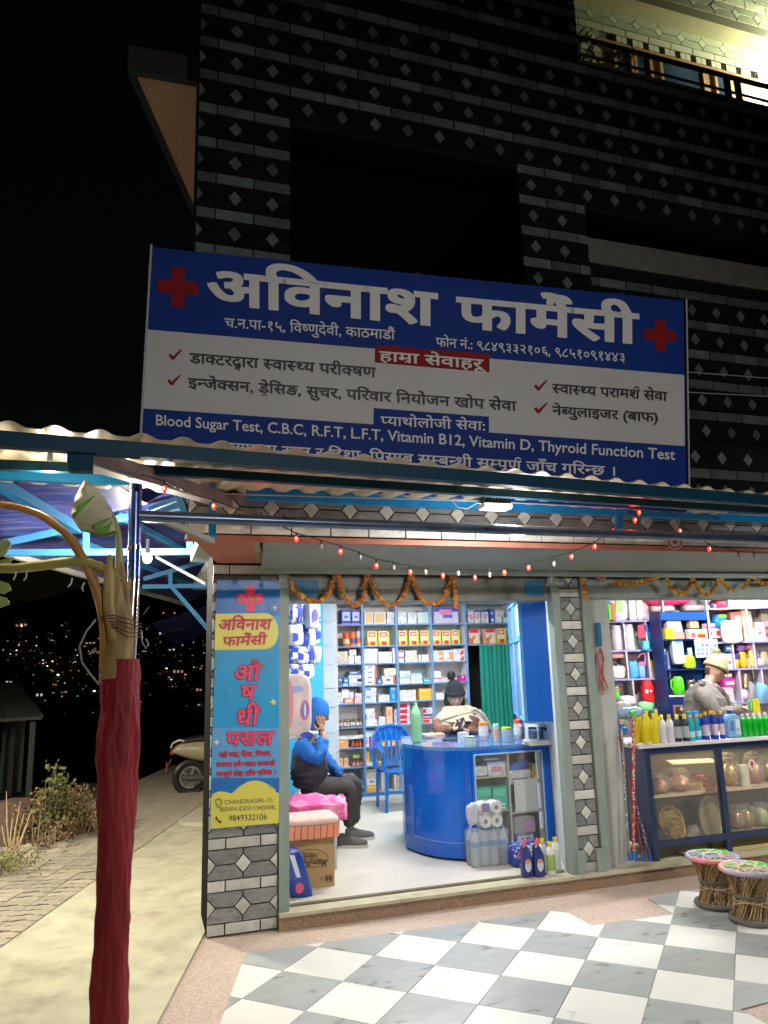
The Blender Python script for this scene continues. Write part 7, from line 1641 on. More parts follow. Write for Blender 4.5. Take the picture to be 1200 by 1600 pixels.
# navy cabinet in the middle
CN = C(.012, .025, .12, .3); CN2 = C(.015, .10, .32, .35); nc = thing('navy_cabinet', 'navy metal cabinet with open shelves behind the shopkeeper', 'cabinet', (5.9, 7.0, FZ)); Yc = 6.95
xa, xb = P(1034, 1000, Yc).x, P(1111, 1000, Yc).x; zt_ = P(1072, 956, Yc).z
zz = [zt_, P(1072, 998, Yc).z, P(1072, 1045, Yc).z, P(1072, 1086, Yc).z, FZ]
m = MB(); m.box((xa, Yc+.17, FZ), (xb, Yc+.18, zt_)); m.build('back', CN2, nc)
for x in (xa, xb-.02): m = MB(); m.box((x, Yc, FZ), (x+.02, Yc+.169, zt_)); m.build('side', CN, nc)
m = MB(); m.box((xa+.021, Yc, P(1072, 969, Yc).z), (xb-.021, Yc+.02, zt_)); m.build('header', C(.012, .08, .28, .35), nc)
for i, z in enumerate(zz[:-1]): m = MB(); m.box((xa+.021, Yc+.001, z-.015), (xb-.021, Yc+.168, z)); m.build('shelf', CN if i < 3 else C(.72, .66, .68), nc)
m = MB(); m.box((xa+.021, Yc+.002, FZ+.02), (xb-.021, Yc+.01, zz[3]-.016)); m.build('lower_door', CN, nc)
def cg(r, col, lab, kind='box', zb=None, **k): return goods(*r, col, lab, kind, zb=zb, plane=False, Y=Yc+.02, dep=k.pop('dep', .03), **k)
cg(g4(960, 575, 1150, 700), (.74, .45, .58), 'pink and white soap box, upper of the pile on the navy cabinet'); cg(g4(1045, 660, 1165, 745), (.70, .70, .76), 'white soap box under the pink and white one'); cg(g4(945, 700, 1045, 830), (.76, .70, .02), 'bright yellow tin on the navy cabinet shelf', zb=zz[1]); cg(g4(1050, 750, 1195, 845), (.74, .28, .20), 'orange-red carton on the navy cabinet shelf', zb=zz[1])
cg(g5(155, 580, 270, 695), (.62, .40, .22), 'two stacked brown soap bars above the toy carton'); cg(g5(365, 635, 570, 705), (.72, .62, .66), 'flat white and red carton above the toy carton', prints=((.0, .1, 1, .45, (.68, .08, .15)),))
cg(g5(145, 710, 570, 835), (.74, .68, .55), 'long toy carton printed red and yellow on the navy cabinet', zb=zz[1], name='toy_carton', cat='carton', prints=((.05, .1, .2, .6, (.7, .1, .1)), (.25, .1, .5, .45, (.72, .04, .02)), (.25, .45, .5, .7, (.76, .6, .1)), (.62, .3, .72, .7, (.1, .08, .05)), (.85, .3, .97, .8, (.7, .05, .08))))
cg(g4(1045, 850, 1190, 1180), mat('zip_film', (.5, .62, .66), .2, alpha=.9, bump=.4), 'clear zip bag with a blue header on the cabinet shelf', 'bag', prints=((.05, .86, .95, .98, (.1, .45, .7)), (.2, .35, .7, .5, (.3, .7, .5))), e=.2); cg(g5(85, 1060, 235, 1200), (.42, .66, .03), 'lime yellow squeeze pack on the cabinet shelf', 'bag', zb=zz[2]); cg(g5(145, 960, 205, 1050), (.4, .44, .30), 'small olive bottle behind the lime yellow pack', 'jar', name='small_bottle', cat='bottle', zb=zz[2])
t = thing('craft_set', 'mint coloured craft set card with rows of pink and white dots', 'toy', P(1103, 1012, Yc-.03))
m = MB(); a, b = P(1085, 999, Yc-.03), P(1124, 1027, Yc-.03); m.box((a.x, Yc-.03, b.z), (b.x, Yc-.015, a.z)); m.build('card', C(.42, .66, .68), t, bevel=.004)
for j in range(3):
    for i in range(5): m = MB(); p = P(1091.5+i*6.6, 1008+j*6.3, Yc-.034); m.ball(p, .017, .006, .015, 8, 6); m.build('dot', C(*[(.68, .1, .18), (.1, .5, .62), (.68, .15, .22)][j]) if i % 3 or j else C(.74, .72, .7), t, smooth=True)
t = thing('green_jug', 'bright green plastic jug with handle in the navy cabinet', 'jug', P(1060, 1086, Yc+.05)); c = P(1060.5, 1084, Yc+.06); c.z = zz[3]+.001; GJ = C(.10, .62, .02, .3)
m = MB(); m.lathe(c, [(.055, 0), (.062, .01), (.065, .09), (.062, .15), (.052, .185), (.03, .20)], 20); m.build('jug_body', GJ, t, smooth=True); m = MB(); m.tube([c+V(-.055, 0, .16), c+V(-.085, 0, .155), c+V(-.09, 0, .09), c+V(-.06, 0, .04)], .010, 8); m.build('handle', GJ, t, smooth=True)
for i in range(3): c = P(1080, 1075, Yc+.06); c.z = zz[3]+.001+i*.052; m = MB(); m.lathe(c, [(.045, 0), (.05, .01), (.05, .045), (.046, .05)], 16); tag(m.build('steel_tin', mat('copper_tint_steel', (.6, .42, .34), .25, metal=.9), smooth=True), 'round steel tin, %s of the pile of three behind the shopkeeper' % ['lowest', 'middle', 'topmost'][i], 'tin', 'steel tins in the navy cabinet')
t = thing('framed_picture', 'small dark picture in a brown wooden frame under the cabinet shelf', 'picture', P(1065, 1108, Yc-.02)); a, b = P(1052, 1102, Yc-.01), P(1078, 1117, Yc-.01)
m = MB(); m.box((a.x, Yc-.012, b.z), (b.x, Yc-.001, a.z)); m.build('frame', C(.30, .18, .10), t); m = MB(); m.box((a.x+.02, Yc-.014, b.z+.015), (b.x-.02, Yc-.0125, a.z-.018)); m.build('picture', C(.06, .03, .03), t); m = MB(); m.ball(P(1065, 1108, Yc-.016), .022, .003, .02, 10, 6); m.build('picture_motif', C(.5, .4, .32), t)
# right unit
goods(*g5(490, 510, 670, 700), (.02, .25, .62), 'blue pouch with a lime green flap right of the cabinet', 'bag', prints=((.3, .75, .9, .98, (.25, .65, .05)), (.65, .35, .78, .5, (.74, .74, .76))), e=.6); goods(*g5(570, 705, 700, 760), (.68, .12, .38), 'flat pink pack under the blue pouch', 'bag', zb=RBz[1]+.1)
goods(*g5(700, 480, 860, 620), (.72, .22, .12), 'orange carton with round badge on the upper right shelf', 'box', prints=((.35, .2, .8, .8, (.75, .5, .42)), (.0, .0, .15, 1, (.5, .2, .45))), zb=RBz[1]+.16); goods(*g5(865, 445, 925, 860), (.68, .60, .36), 'tall stack of slim cream cartons on the upper right shelf', 'box', zb=RBz[1]); goods(*g5(928, 465, 990, 860), (.70, .60, .40), 'second tall stack of slim cream cartons at the upright', 'box', zb=RBz[1])
goods(*g5(590, 600, 860, 900), mat('white_poly_bag', (.74, .68, .72), .3, var=.1, bump=.8, bscale=14), 'white plastic carrier bag hanging over the shelf edge', 'bag', 'carrier_bag', 'bag', off=.27, dep=.03, e=.4)
goods(*g5(1045, 620, 1160, 860), (.74, .70, .72), 'white pump bottle carton with red dots at the right', 'box', zb=RBz[1], prints=((.2, .35, .55, .5, (.68, .1, .15)), (.3, .62, .5, .7, (.68, .15, .2)))); goods(*g5(1110, 450, 1200, 600), (.70, .64, .46), 'cream carton high at the right edge', 'box', off=.1, zb=RBz[1]+.2); goods(*g5(1165, 600, 1250, 850), (.72, .30, .32), 'pink and red striped carton at the right edge', 'box', zb=RBz[1], prints=((0, .2, 1, .4, (.68, .03, .06)), (0, .55, 1, .7, (.68, .03, .06)))); goods(*g5(1010, 700, 1042, 860), (.62, .60, .68), 'slim lilac tube pack at the upright', 'box', zb=RBz[1])
goods(*g5(640, 930, 712, 1010), (.06, .20, .55), 'blue and white striped pack on the middle right row', 'box', prints=((0, .4, 1, .6, (.74, .74, .76)),)); goods(*g5(565, 1040, 640, 1180), (.70, .62, .68), 'pale lilac carton on the middle right row', 'box', zb=RBz[2]); goods(*g5(645, 1040, 718, 1180), (.74, .62, .60), 'pale peach carton on the middle right row', 'box', zb=RBz[2], prints=((.2, .3, .8, .5, (.7, .2, .15)),))
goods(*g5(790, 915, 900, 1010), (.22, .10, .35), 'violet snack packs on the middle right row', 'bag'); goods(*g5(905, 920, 1000, 1000), (.35, .06, .10), 'dark red snack pack on the middle right row', 'bag'); goods(*g5(765, 1045, 830, 1105), (.08, .05, .28), 'small indigo pack on the middle right row', 'box'); goods(*g5(830, 1000, 920, 1210), (.76, .48, .03), 'golden yellow pouch on the middle right row', 'bag', zb=RBz[2]); goods(*g5(745, 1110, 828, 1210), (.76, .50, .05), 'amber yellow pouch left of the golden one', 'bag', zb=RBz[2]); goods(*g5(925, 1100, 955, 1210), (.72, .42, .38), 'narrow salmon pack on the middle right row', 'box', zb=RBz[2]); goods(*g5(958, 985, 1015, 1205), (.74, .62, .12), 'tall yellow pack beside the upright', 'bag', zb=RBz[2]); goods(*g5(1035, 1100, 1190, 1215), (.66, .60, .66), 'heap of pale clear packs at the right edge', 'bag', zb=RBz[2], e=.7)
goods(*g7(600, 255, 755, 370), (.66, .02, .30), 'magenta carton with a white panel behind the shopkeeper', 'box', prints=((.2, .25, .95, .65, (.76, .66, .72)),)); goods(*g7(580, 180, 730, 250), (.68, .62, .66), 'pale crumpled pack above the magenta carton', 'bag'); goods(*g7(605, 375, 740, 545), (.58, .50, .50), 'greyish clear container under the magenta carton', 'box', zb=RBz[3])
goods(*g7(830, 400, 960, 560), (.68, .62, .68), 'clear dustpan pack on the lower right shelf', 'bag', zb=RBz[3], e=.7); goods(*g7(935, 310, 1065, 560), (.36, .34, .36), 'grey brush in clear film leaning on the lower right shelf', 'bag', zb=RBz[3], e=.7)
t = thing('brush_handle', 'yellow brush handle standing on the lower right shelf', 'brush', sp(1166, 1075, .2)); m = MB(); m.tube([sp(1165, 1074, .2), sp(1165, 1053, .2)], .014, 8); m.build('handle', C(.72, .58, .28), t, smooth=True)
goods(*g7(1075, 310, 1230, 610), mat('blue_film', (.22, .50, .78), .15, alpha=.9, var=.3, bump=.5), 'pale blue plastic wrapped bowl at the right edge', 'bag', off=.26, e=.8); goods(*g7(650, 582, 790, 625), (.66, .02, .04), 'red shallow bowl at the shopkeeper\'s elbow', 'bowl', 'red_bowl', 'bowl')

rf = random.Random(5); PAL = (('pale pink', (.72, .5, .55)), ('white', (.76, .75, .77)), ('pale yellow', (.74, .68, .4)), ('sky blue', (.4, .6, .74)), ('lilac', (.6, .52, .74)), ('peach', (.75, .55, .42)), ('mint', (.45, .7, .55)), ('coral red', (.7, .2, .18)))
for sd, (xa, xb, zs) in (('left', (tl0+.02, tl1-.02, LB)), ('right', (tr0+.02, tr0+.95, RBz))):
    for row in range(4):
        t_ = xa; k = 0
        while t_ < xb-.06 and k < 8:
            w = rf.uniform(.05, .1); h = rf.uniform(.12, .2) if row else .22; cn, cc = rf.choice(PAL); c = Q0+QU*(t_+w/2)-QN*.06; z = zs[row]+.001
            m = MB(); (m.obox(V(c.x, c.y, z+h/2), QU*w*.48, QN*.04, (0, 0, h/2)) if rf.random() < .5 else pillow(m, V(c.x, c.y, z+h/2), QU*w*.5, QN*.045, V(0, 0, h/2), 7, .4))
            tag(m.build('goods_pack', C(*cc), smooth=True), '%s pack at the back of %s store shelf row %s, %s from left' % (cn, sd, ('one', 'two', 'three', 'four')[row], ORD[k]), 'pack', 'packs at the back of the store shelves'); t_ += w+.008; k += 1
# ---- glass showcase counter
YS2 = 5.43; sc = thing('showcase_counter', 'navy framed glass showcase counter with a white top in front of the store', 'counter', (4.5, YS2, FZ))
NF = mat('navy_frame', (.018, .035, .085), .35, var=.15, bump=.05)
zt2 = P(1020, 1169, YS2).z; zb2_ = .20; x0 = P(1014, 1250, YS2).x; xm = P(1132.5, 1250, YS2).x; x1 = 5.9
m = MB(); m.box((x0-.07, YS2-.03, zt2+.005), (x1, YS2+.55, zt2+.03)); m.build('top_board', C(.66, .62, .64, .4), sc)
a_ = P(1128, 1330, YS2).x
for xx in (x0, xm-.025, x1-.05): m = MB(); m.box((xx, YS2, FZ+.001), (xx+.05, YS2+.045, zt2)); m.build('frame_post', NF, sc)
for z0, z1 in ((zt2-.05, zt2), (zb2_-.0, zb2_+.05)):
    for xa_, xb_ in ((x0+.05, xm-.025), (xm+.025, x1-.05)): m = MB(); m.box((xa_, YS2+.002, z0), (xb_, YS2+.043, z1)); m.build('frame_rail', NF, sc)
m = MB(); m.box((x0+.002, YS2+.046, zb2_), (x0+.02, YS2+.5, zt2)); m.build('side_panel', NF, sc); m = MB(); m.box((x0+.02, YS2+.48, zb2_), (x1, YS2+.5, zt2)); m.build('back_panel', C(.2, .17, .11), sc); m = MB(); m.box((x0+.02, YS2+.046, zb2_-.01), (x1, YS2+.48, zb2_+.03)); m.build('floor_board', C(.44, .36, .22), sc)
zsh = P(1070, 1238, YS2+.1).z; m = MB(); m.box((x0+.021, YS2+.07, zsh-.02), (x1-.05, YS2+.47, zsh)); m.build('inner_shelf', C(.62, .46, .28), sc)
for xa_, xb_ in ((x0+.051, xm-.026), (xm+.026, x1-.051)): m = MB(); m.box((xa_, YS2+.02, zb2_+.051), (xb_, YS2+.024, zt2-.051)); m.build('glass_pane', MATS['clear_glass'], sc)
area_lamp(((x0+xm)/2+.5, YS2+.25, zt2-.03), .9, 2.2, (1, .88, .6), sy=.05); tube = MB(); tube.tube([(x0+.3, YS2+.25, zt2-.012), (x1-.3, YS2+.25, zt2-.012)], .006, 6); tube.build('light_strip', mat('strip_glow', (1, .8, .5), emit=(1, .78, .42), estr=3), sc)
BRS = mat('brass', (.60, .40, .10), .28, metal=.6, var=.25); CPP = mat('copper', (.62, .30, .17), .35, metal=.6, var=.15); CFL = mat('crinkled_film', (.85, .78, .66), .12, alpha=.16, var=.2, bump=1.0, bscale=20)
def on_sh(px, py, dY=.15): p = P(px, py, YS2+dY); return p
def pot(px, dY, z, r, h, m_, lab, film=True):
    p = P(px, 1250, YS2+dY); p.z = z+.001; t = thing('brass_pot', lab, 'pot', p); m = MB(); m.lathe(p, [(r*.5, 0), (r*.85, h*.15), (r, h*.4), (r*.85, h*.65), (r*.45, h*.8), (r*.5, h*.9), (r*.62, h)], 20); m.build('pot_body', m_, t, smooth=True)
    if film: m = MB(); pillow(m, p+V(0, 0, h*.58), (r*1.2, 0, 0), (0, r*1.2, 0), (0, 0, h*.62), 10, .8); crumple(m.build('plastic_film', CFL, t, smooth='all'), .012, 22, px)
    return t
pot(1032, .16, zsh, .075, .13, CPP, 'copper pot in crinkled film at the left end of the showcase'); pot(1060, .20, zsh, .105, .155, CPP, 'larger copper pot in crinkled film on the showcase shelf'); pot(1143, .2, zsh, .08, .23, BRS, 'tall brass pot in film behind the right pane'); pot(1184, .2, zsh, .07, .22, CPP, 'copper water vessel in film behind the right pane'); pot(1210, .2, zsh, .08, .2, BRS, 'brass pot in film at the picture edge')
a, b = P(1157, 1196, YS2+.12), P(1173, 1231, YS2+.12); t = thing('slim_carton', 'slim white carton standing between the brass and copper vessels', 'box', V(a.x, a.y, zsh)); m = MB(); m.box((a.x, a.y, zsh+.001), (b.x, a.y+.05, a.z)); m.build('box', C(.66, .62, .48), t)
t = thing('red_cloth', 'small folded pink red cloth on the showcase shelf', 'cloth', on_sh(1088, 1212)); m = MB(); c = P(1088, 1213, YS2+.25); pillow(m, c, (.06, 0, 0), (0, .05, 0), (0, 0, .02), 8, .5); m.build('cloth', C(.68, .18, .18), t, smooth='all')
t = thing('paper_bundle', 'flat bundle of papers and film on top of the showcase goods', 'papers', on_sh(1085, 1190)); m = MB(); m.prism([P(1040, 1190, YS2+.3), P(1110, 1187, YS2+.3), P(1125, 1193, YS2+.2), P(1050, 1197, YS2+.2)], (0, 0, .012)); m.build('sheet', C(.6, .5, .38), t)
def tray(px, py, dY, r, m_, lab, cups=7, tilt=.25, ry=1.0):
    p = P(px, py, YS2+dY); t = thing('puja_tray', lab, 'tray', p); M = Matrix.Translation(p) @ Matrix.Rotation(pi/2-tilt, 4, 'X')
    m = MB(); m.lathe((0, 0, 0), [(r*.02, 0), (r*.86, 0), (r*.9, .012), (r, .022), (r, .026), (r*.88, .018), (r*.84, .006), (r*.02, .006)], 32, sy=ry); m.xform(M); m.build('dish', m_, t, smooth=True)
    for i in range(cups):
        a = 2*pi*i/(cups-1); q = (0, 0) if i == cups-1 else (r*.56*cos(a), r*.56*sin(a))
        m = MB(); m.lathe((q[0], q[1], .007), [(r*.14, 0), (r*.2, .012), (r*.21, .02), (r*.17, .02), (r*.1, .006)], 14); m.xform(M); m.build('cup', m_, t, smooth=True)
    return t
tray(1107, 1226, .07, .068, CPP, 'round copper tray with seven little cups leaning on the shelf'); tray(1055, 1294, .08, .083, BRS, 'round brass tray with seven little cups at the lower left'); tray(1047, 1284, .16, .125, BRS, 'wide plain brass plate behind the cup tray', 0); tray(1109, 1276, .14, .125, mat('pale_brass', (.66, .56, .28), .3, metal=.6), 'big upright oval brass plate in the lower showcase', 0, .12, 1.35)
m = MB(); t = thing('film_scraps', 'crumpled clear film lying beside the brass plates', 'film', on_sh(1083, 1300)); pillow(m, P(1083, 1297, YS2+.1), (.06, 0, 0), (0, .04, 0), (0, 0, .04), 8, .8); crumple(m.build('film', CFL, t, smooth='all'), .02, 25)
for i, (px, py, w, lab) in enumerate(((1150, 1278, .075, 'golden goods in a crinkled clear bag, left of two'), (1166, 1276, .07, 'golden goods in a crinkled clear bag, right of two'), (1189, 1278, .075, 'pale green goods in a tied clear bag at the lower right'))):
    p = P(px, py, YS2+.18); t = thing('filled_bag', lab, 'bag', p); m = MB(); pillow(m, V(p.x, p.y, zb2_+.031+.075), (w*.7, 0, 0), (0, .06, 0), (0, 0, .075), 8, .7); m.build('contents', [CPP, BRS, C(.5, .52, .25)][i], t, smooth='all'); m = MB(); pillow(m, V(p.x, p.y, zb2_+.031+.10), (w, 0, 0), (0, .08, 0), (0, 0, .10), 10, .8); crumple(m.build('plastic_film', CFL, t, smooth='all'), .015, 22, i)
t = thing('round_sticker', 'round white sticker with a red oval stuck on the right pane', 'sticker', P(1175, 1195, YS2)); p = P(1175, 1195, YS2+.0185)
m = MB(); m.prism([p+V(.036*cos(2*pi*k/24), 0, .045*sin(2*pi*k/24)) for k in range(24)], (0, .001, 0)); m.build('disc', C(.7, .7, .66), t); m = MB(); m.prism([p+V(.016*cos(2*pi*k/20), -.001, .008+.024*sin(2*pi*k/20)) for k in range(20)], (0, .0005, 0)); m.build('red_oval', C(.62, .02, .03), t)
for i in range(3): m = MB(); q = p+V(-.018+.013*i, -.0015, -.028); m.box(q, q+V(.009, .001, .007)); m.build('print', C(.08, .08, .1), t)

# ---- bottles on the showcase top
ZC2 = zt2+.031
def top_at(px, dY): p = P(px, 1150, YS2+dY); return p.x, YS2+dY
YL = mat('yellow_liquid', (.72, .60, .02), .15, var=.08, coat=.5); YCP = C(.78, .66, .06)
def tb(px, dY, hpx, r, body, cap, lab, label, **k):
    x, y = top_at(px, dY); h = P(px, 1160-hpx, y).z-P(px, 1160, y).z; return bottle(x, y, ZC2, r, h, body, cap, lab, label, k.pop('name', 'liquid_bottle'), 'bottle', **k)
for i, (px, dY) in enumerate(((997, .14), (1009, .05), (1023.5, .05), (1013, .22), (1028, .22), (1001, .26))):
    tb(px, dY, 47, .036, YL, YCP, None, 'yellow detergent bottle with yellow cap, %s of six at the left end' % ORD[i], name='detergent_bottle', sy=.7, neck=.38, shoulder=.66, group='yellow detergent bottles')
for i, px in enumerate((1036, 1048)):
    for j, dY in enumerate((.06, .16)): tb(px, dY, 41, .032, C(.74, .74, .72), YCP, C(.66, .66, .7), 'white bottle with yellow cap, %s %s, right of the yellow bottles' % (['left', 'right'][i], ['front', 'rear'][j]), name='white_bottle', sy=.8, neck=.4, group='white bottles with yellow caps')
for i, px in enumerate((1060, 1072)):
    for j, dY in enumerate((.06, .16)): tb(px, dY, 40, .032, C(.02, .02, .022, .3), YCP, C(.4, .42, .45), 'black bottle with yellow cap, %s %s, left of the cyan sprays' % (['left', 'right'][i], ['front', 'rear'][j]), name='black_bottle', sy=.8, neck=.4, group='black bottles with yellow caps')
for i, px in enumerate((1081, 1091)):
    x, y = top_at(px, .05+.03*i); t = thing('spray_bottle', 'cyan glass cleaner spray with blue trigger, %s of two' % ['left', 'right'][i], 'spray bottle', (x, y, ZC2)); c = V(x, y, ZC2)
    m = MB(); m.lathe(c, [(.028, 0), (.031, .01), (.031, .08), (.02, .12), (.027, .15), (.012, .185), (.012, .195)], 14, sy=.65); m.build('body', mat('cyan_liquid', (.01, .42, .52), .15, coat=.5), t, smooth=True)
    m = MB(); m.box(c+V(-.03, -.012, .215), c+V(.024, .012, .24)); m.box(c+V(-.034, -.008, .20), c+V(-.026, .008, .2149)); m.build('trigger_head', C(.03, .30, .66), t, bevel=.003); m = MB(); m.lathe(c, [(.015, .192), (.015, .214)], 10); m.build('neck', C(.7, .74, .78), t, smooth=True)
    m = MB(); m.lathe(c, [(.0315, .03), (.0315, .075)], 14, sy=.65); m.build('label', C(.45, .66, .72), t, smooth=True)
for i, (px, dY) in enumerate(((1098, .10), (1105, .05), (1114, .09), (1119, .05), (1129, .05))):
    tb(px, dY, 44 if i else 40, .024, C(.012, .05, .42, .25), C(.76, .5, .04), C(.62, .66, .74), 'blue floor cleaner bottle with orange cap, %s of five' % ORD[i], name='blue_bottle', sy=.8, neck=.5, shoulder=.62, group='blue floor cleaner bottles', labm=C(.66, .55, .64))
x, y = top_at(1145, .08); t = thing('blue_jug', 'pale blue detergent jug with a moulded handle and navy cap', 'jug', (x, y, ZC2)); c = V(x, y, ZC2); JB = C(.20, .40, .66, .35)
m = MB(); prof = [(-.068, 0), (.068, 0), (.07, .06), (.068, .15), (.04, .19), (.018, .2), (-.018, .2), (-.05, .185), (-.066, .15)]; m.prism([c+V(a, -.035, b) for a, b in prof], (0, .07, 0)); m.build('body', JB, t, bevel=.008)
m = MB(); m.prism([c+V(a, -.0395, b) for a, b in ((-.045, .06), (-.012, .06), (-.012, .14), (-.04, .14))], (0, .002, 0)); m.build('handle_hole', C(.07, .16, .36), t); m = MB(); m.prism([c+V(a, -.0395, b) for a, b in ((.004, .02), (.058, .02), (.055, .15), (.008, .155))], (0, .002, 0)); m.build('label', print_mat('jug_label', (.62, .68, .74), (.2, .45, .4)), t); m = MB(); m.lathe(c+V(-.005, 0, .2), [(.022, 0), (.022, .03), (.015, .035)], 12); m.build('cap', C(.02, .05, .3), t, smooth=True)
GL_ = mat('green_liquid', (.01, .42, .03), .12, var=.08, coat=.5)
for i, px in enumerate((1163, 1172, 1181, 1190, 1199, 1208)): tb(px, .06, 36, .028, GL_, C(.72, .74, .72), None, 'green dish soap bottle with white cap, %s in the row' % ORD[i], name='green_bottle', sy=.85, neck=.4, shoulder=.72, group='green dish soap bottles')
t = thing('sponge_card', 'yellow and green sponge card hanging above the green bottles', 'sponges', P(1180, 1105, 5.75))
for i, (px0, py0, px1, py1, cc) in enumerate(((1169, 1094, 1174, 1110, (.15, .55, .55)), (1173, 1093, 1180, 1108, (.3, .65, .08)), (1177, 1092, 1189, 1114, (.76, .62, .02)))): m = MB(); a, b = P(px0, py0, 5.75-.02*i), P(px1, py1, 5.75-.02*i); m.box((a.x, a.y, b.z), (b.x, a.y+.018, a.z)); m.build('sponge', C(*cc, .8), t, bevel=.003)
m = MB(); m.tube([P(1182, 1093, 5.72), V(P(1182, 1093, 5.72).x, 5.72, 2.7)], .0015, 4); m.build('string', C(.6, .6, .6), t)

# ---- door board, mops and bags at the left of the store
db = thing('grey_board', 'pale grey board fixed between the column and the store counter', 'board', (3.75, 5.5, FZ))
q = [P(922, 938, 5.47), P(948, 938, 5.47), P(985, 1347, 5.47), P(945, 1350, 5.47)]
m = MB(); m.box((3.502, 5.47, FZ), (P(984, 1340, 5.47).x, 5.49, P(940, 938, 5.47).z)); m.build('panel', mat('grey_board_paint', (.46, .47, .44), .6, var=.06, dirt=(.35, .36, .33), damt=.4), db)
t = thing('blue_rag', 'blue rag hanging on the pale grey board', 'rag', P(935, 990, 5.44)); m = MB(); m.grid(lambda a, b: P(931+8*a+3*b*(1-.3*a), 973+37*b, 5.44)+V(0, .012*sin(a*9), 0), 8, 8); m.grid(lambda a, b: P(931+8*a+3*b*(1-.3*a), 973+37*b, 5.445)+V(0, .012*sin(a*9), 0), 8, 8); m.build('cloth', C(.02, .2, .42, .9), t, smooth='all')
t = thing('rope_hank', 'red rope looped in a hank hanging under the blue rag', 'rope', P(940, 1040, 5.44))
pts = [(938, 1012), (934, 1025), (935, 1042), (944, 1060), (949, 1074), (945, 1079), (941, 1070), (942, 1050), (941, 1020), (939, 1014), (943, 1030), (940, 1045), (937, 1058), (940, 1074), (942, 1086)]
m = MB(); m.tube([P(x, y, 5.44-.004*(i % 3)) for i, (x, y) in enumerate(pts)], .006, 6); m.build('loop', C(.42, .06, .07, .7), t, smooth=True)
FLW = bpy.data.materials.new('flowered_print'); 
def dotted(name, base, dot, sc=60):
    if name in MATS: return MATS[name]
    m = bpy.data.materials.new(name); m.use_nodes = True; N = m.node_tree.nodes; L = m.node_tree.links; b = N['Principled BSDF']; tc = N.new('ShaderNodeTexCoord'); vo = N.new('ShaderNodeTexVoronoi'); vo.inputs['Scale'].default_value = sc; L.new(tc.outputs['Object'], vo.inputs['Vector']); lt = N.new('ShaderNodeMath'); lt.operation = 'LESS_THAN'; lt.inputs[1].default_value = .38; L.new(vo.outputs['Distance'], lt.inputs[0]); mx = N.new('ShaderNodeMix'); mx.data_type = 'RGBA'; mx.inputs['A'].default_value = (*base, 1); mx.inputs['B'].default_value = (*dot, 1); L.new(lt.outputs[0], mx.inputs['Factor']); L.new(mx.outputs['Result'], b.inputs['Base Color']); b.inputs['Roughness'].default_value = .4; MATS[name] = m; return m
bpy.data.materials.remove(FLW)
def stick(a, b, r, m_, lab, topc=None, Ya=5.40, Yb=5.33, name='mop_handle'):
    p, q = P(*a, Ya), P(*b, Yb); q.z = max(q.z, FZ+.01); t = thing(name, lab, 'mop', q); m = MB(); m.tube([q, p], r, 8); m.build('handle', m_, t, smooth=True)
    if topc: m = MB(); m.tube([p+V(-.03, 0, .01), p+V(.02, 0, .02)], .016, 8); m.tube([p-V(0, 0, .03), p+V(0, 0, .02)], .014, 8); m.build('grip', topc, t, smooth=True)
    m = MB(); m.tube([q-(p-q).normalized()*.0, q+(p-q).normalized()*.06], r*1.25, 8); m.build('tip', C(.03, .12, .45), t, smooth=True)
stick((989.5, 1116), (990, 1343), .0115, dotted('red_flowers', (.5, .03, .03), (.74, .68, .5)), 'red mop handle with cream flowers and green top, upright by the counter', C(.1, .62, .1))
stick((968, 1150), (1006, 1345), .011, C(.16, .04, .05), 'dark maroon mop handle leaning beside the counter'); stick((992, 1250), (1017, 1345), .0105, dotted('violet_flowers', (.06, .03, .14), (.6, .5, .6)), 'violet mop handle with pale flowers, its foot nearest the counter'); stick((971, 1140), (983, 1345), .010, dotted('grey_spiral', (.2, .2, .2), (.55, .55, .55), 40), 'grey spiral mop handle nearest the grey board'); stick((979, 1200), (994, 1346), .009, C(.05, .16, .1), 'thin dark green handle behind the flowered ones')
for i, (x0_, y0_, x1_, y1_, cc, lab) in enumerate(((960, 1096, 992, 1125, (.52, .52, .5), 'clear grey bag of brushes hanging left of the yellow bottles'), (968, 1104, 1008, 1122, (.30, .45, .62), 'pale blue plastic bag over the mop handles'), (966, 1120, 986, 1150, (.44, .42, .34), 'brownish clear bag hanging below the blue one'), (965, 1132, 984, 1150, (.03, .14, .45), 'deep blue bundle at the bottom of the hanging bags'))):
    goods(x0_, y0_, x1_, y1_, mat('bag_film_%s' % 'abcd'[i], cc, .25, var=.3, scale=20, bump=.8, bscale=20), lab, 'bag', 'hanging_bag', 'bag', plane=False, Y=5.50-.03*(i % 2), dep=.05, e=.75)
m = MB(); a = P(1075, 1343, YS2-.02); m.obox((a.x+.13, YS2+.05, FZ+.02), (.12, -.01, 0), (0, .05, 0), (0, 0, .008)); tag(m.build('pink_plank', C(.62, .42, .40)), 'thin pinkish plank lying under the front of the showcase', 'plank')
for i in range(3): m = MB(); m.obox((5.1, YS2+.03+.06*i, FZ+.012+.0*i), (.45, .0, 0), (0, .022, 0), (0, 0, .010)); tag(m.build('floor_plank', mat('raw_timber', (.55, .42, .2), .8, var=.2, stretch=(.2, 4, 4))), 'raw yellow plank, %s of three under the right half of the showcase' % ['front', 'middle', 'rear'][i], 'plank', 'planks under the showcase')
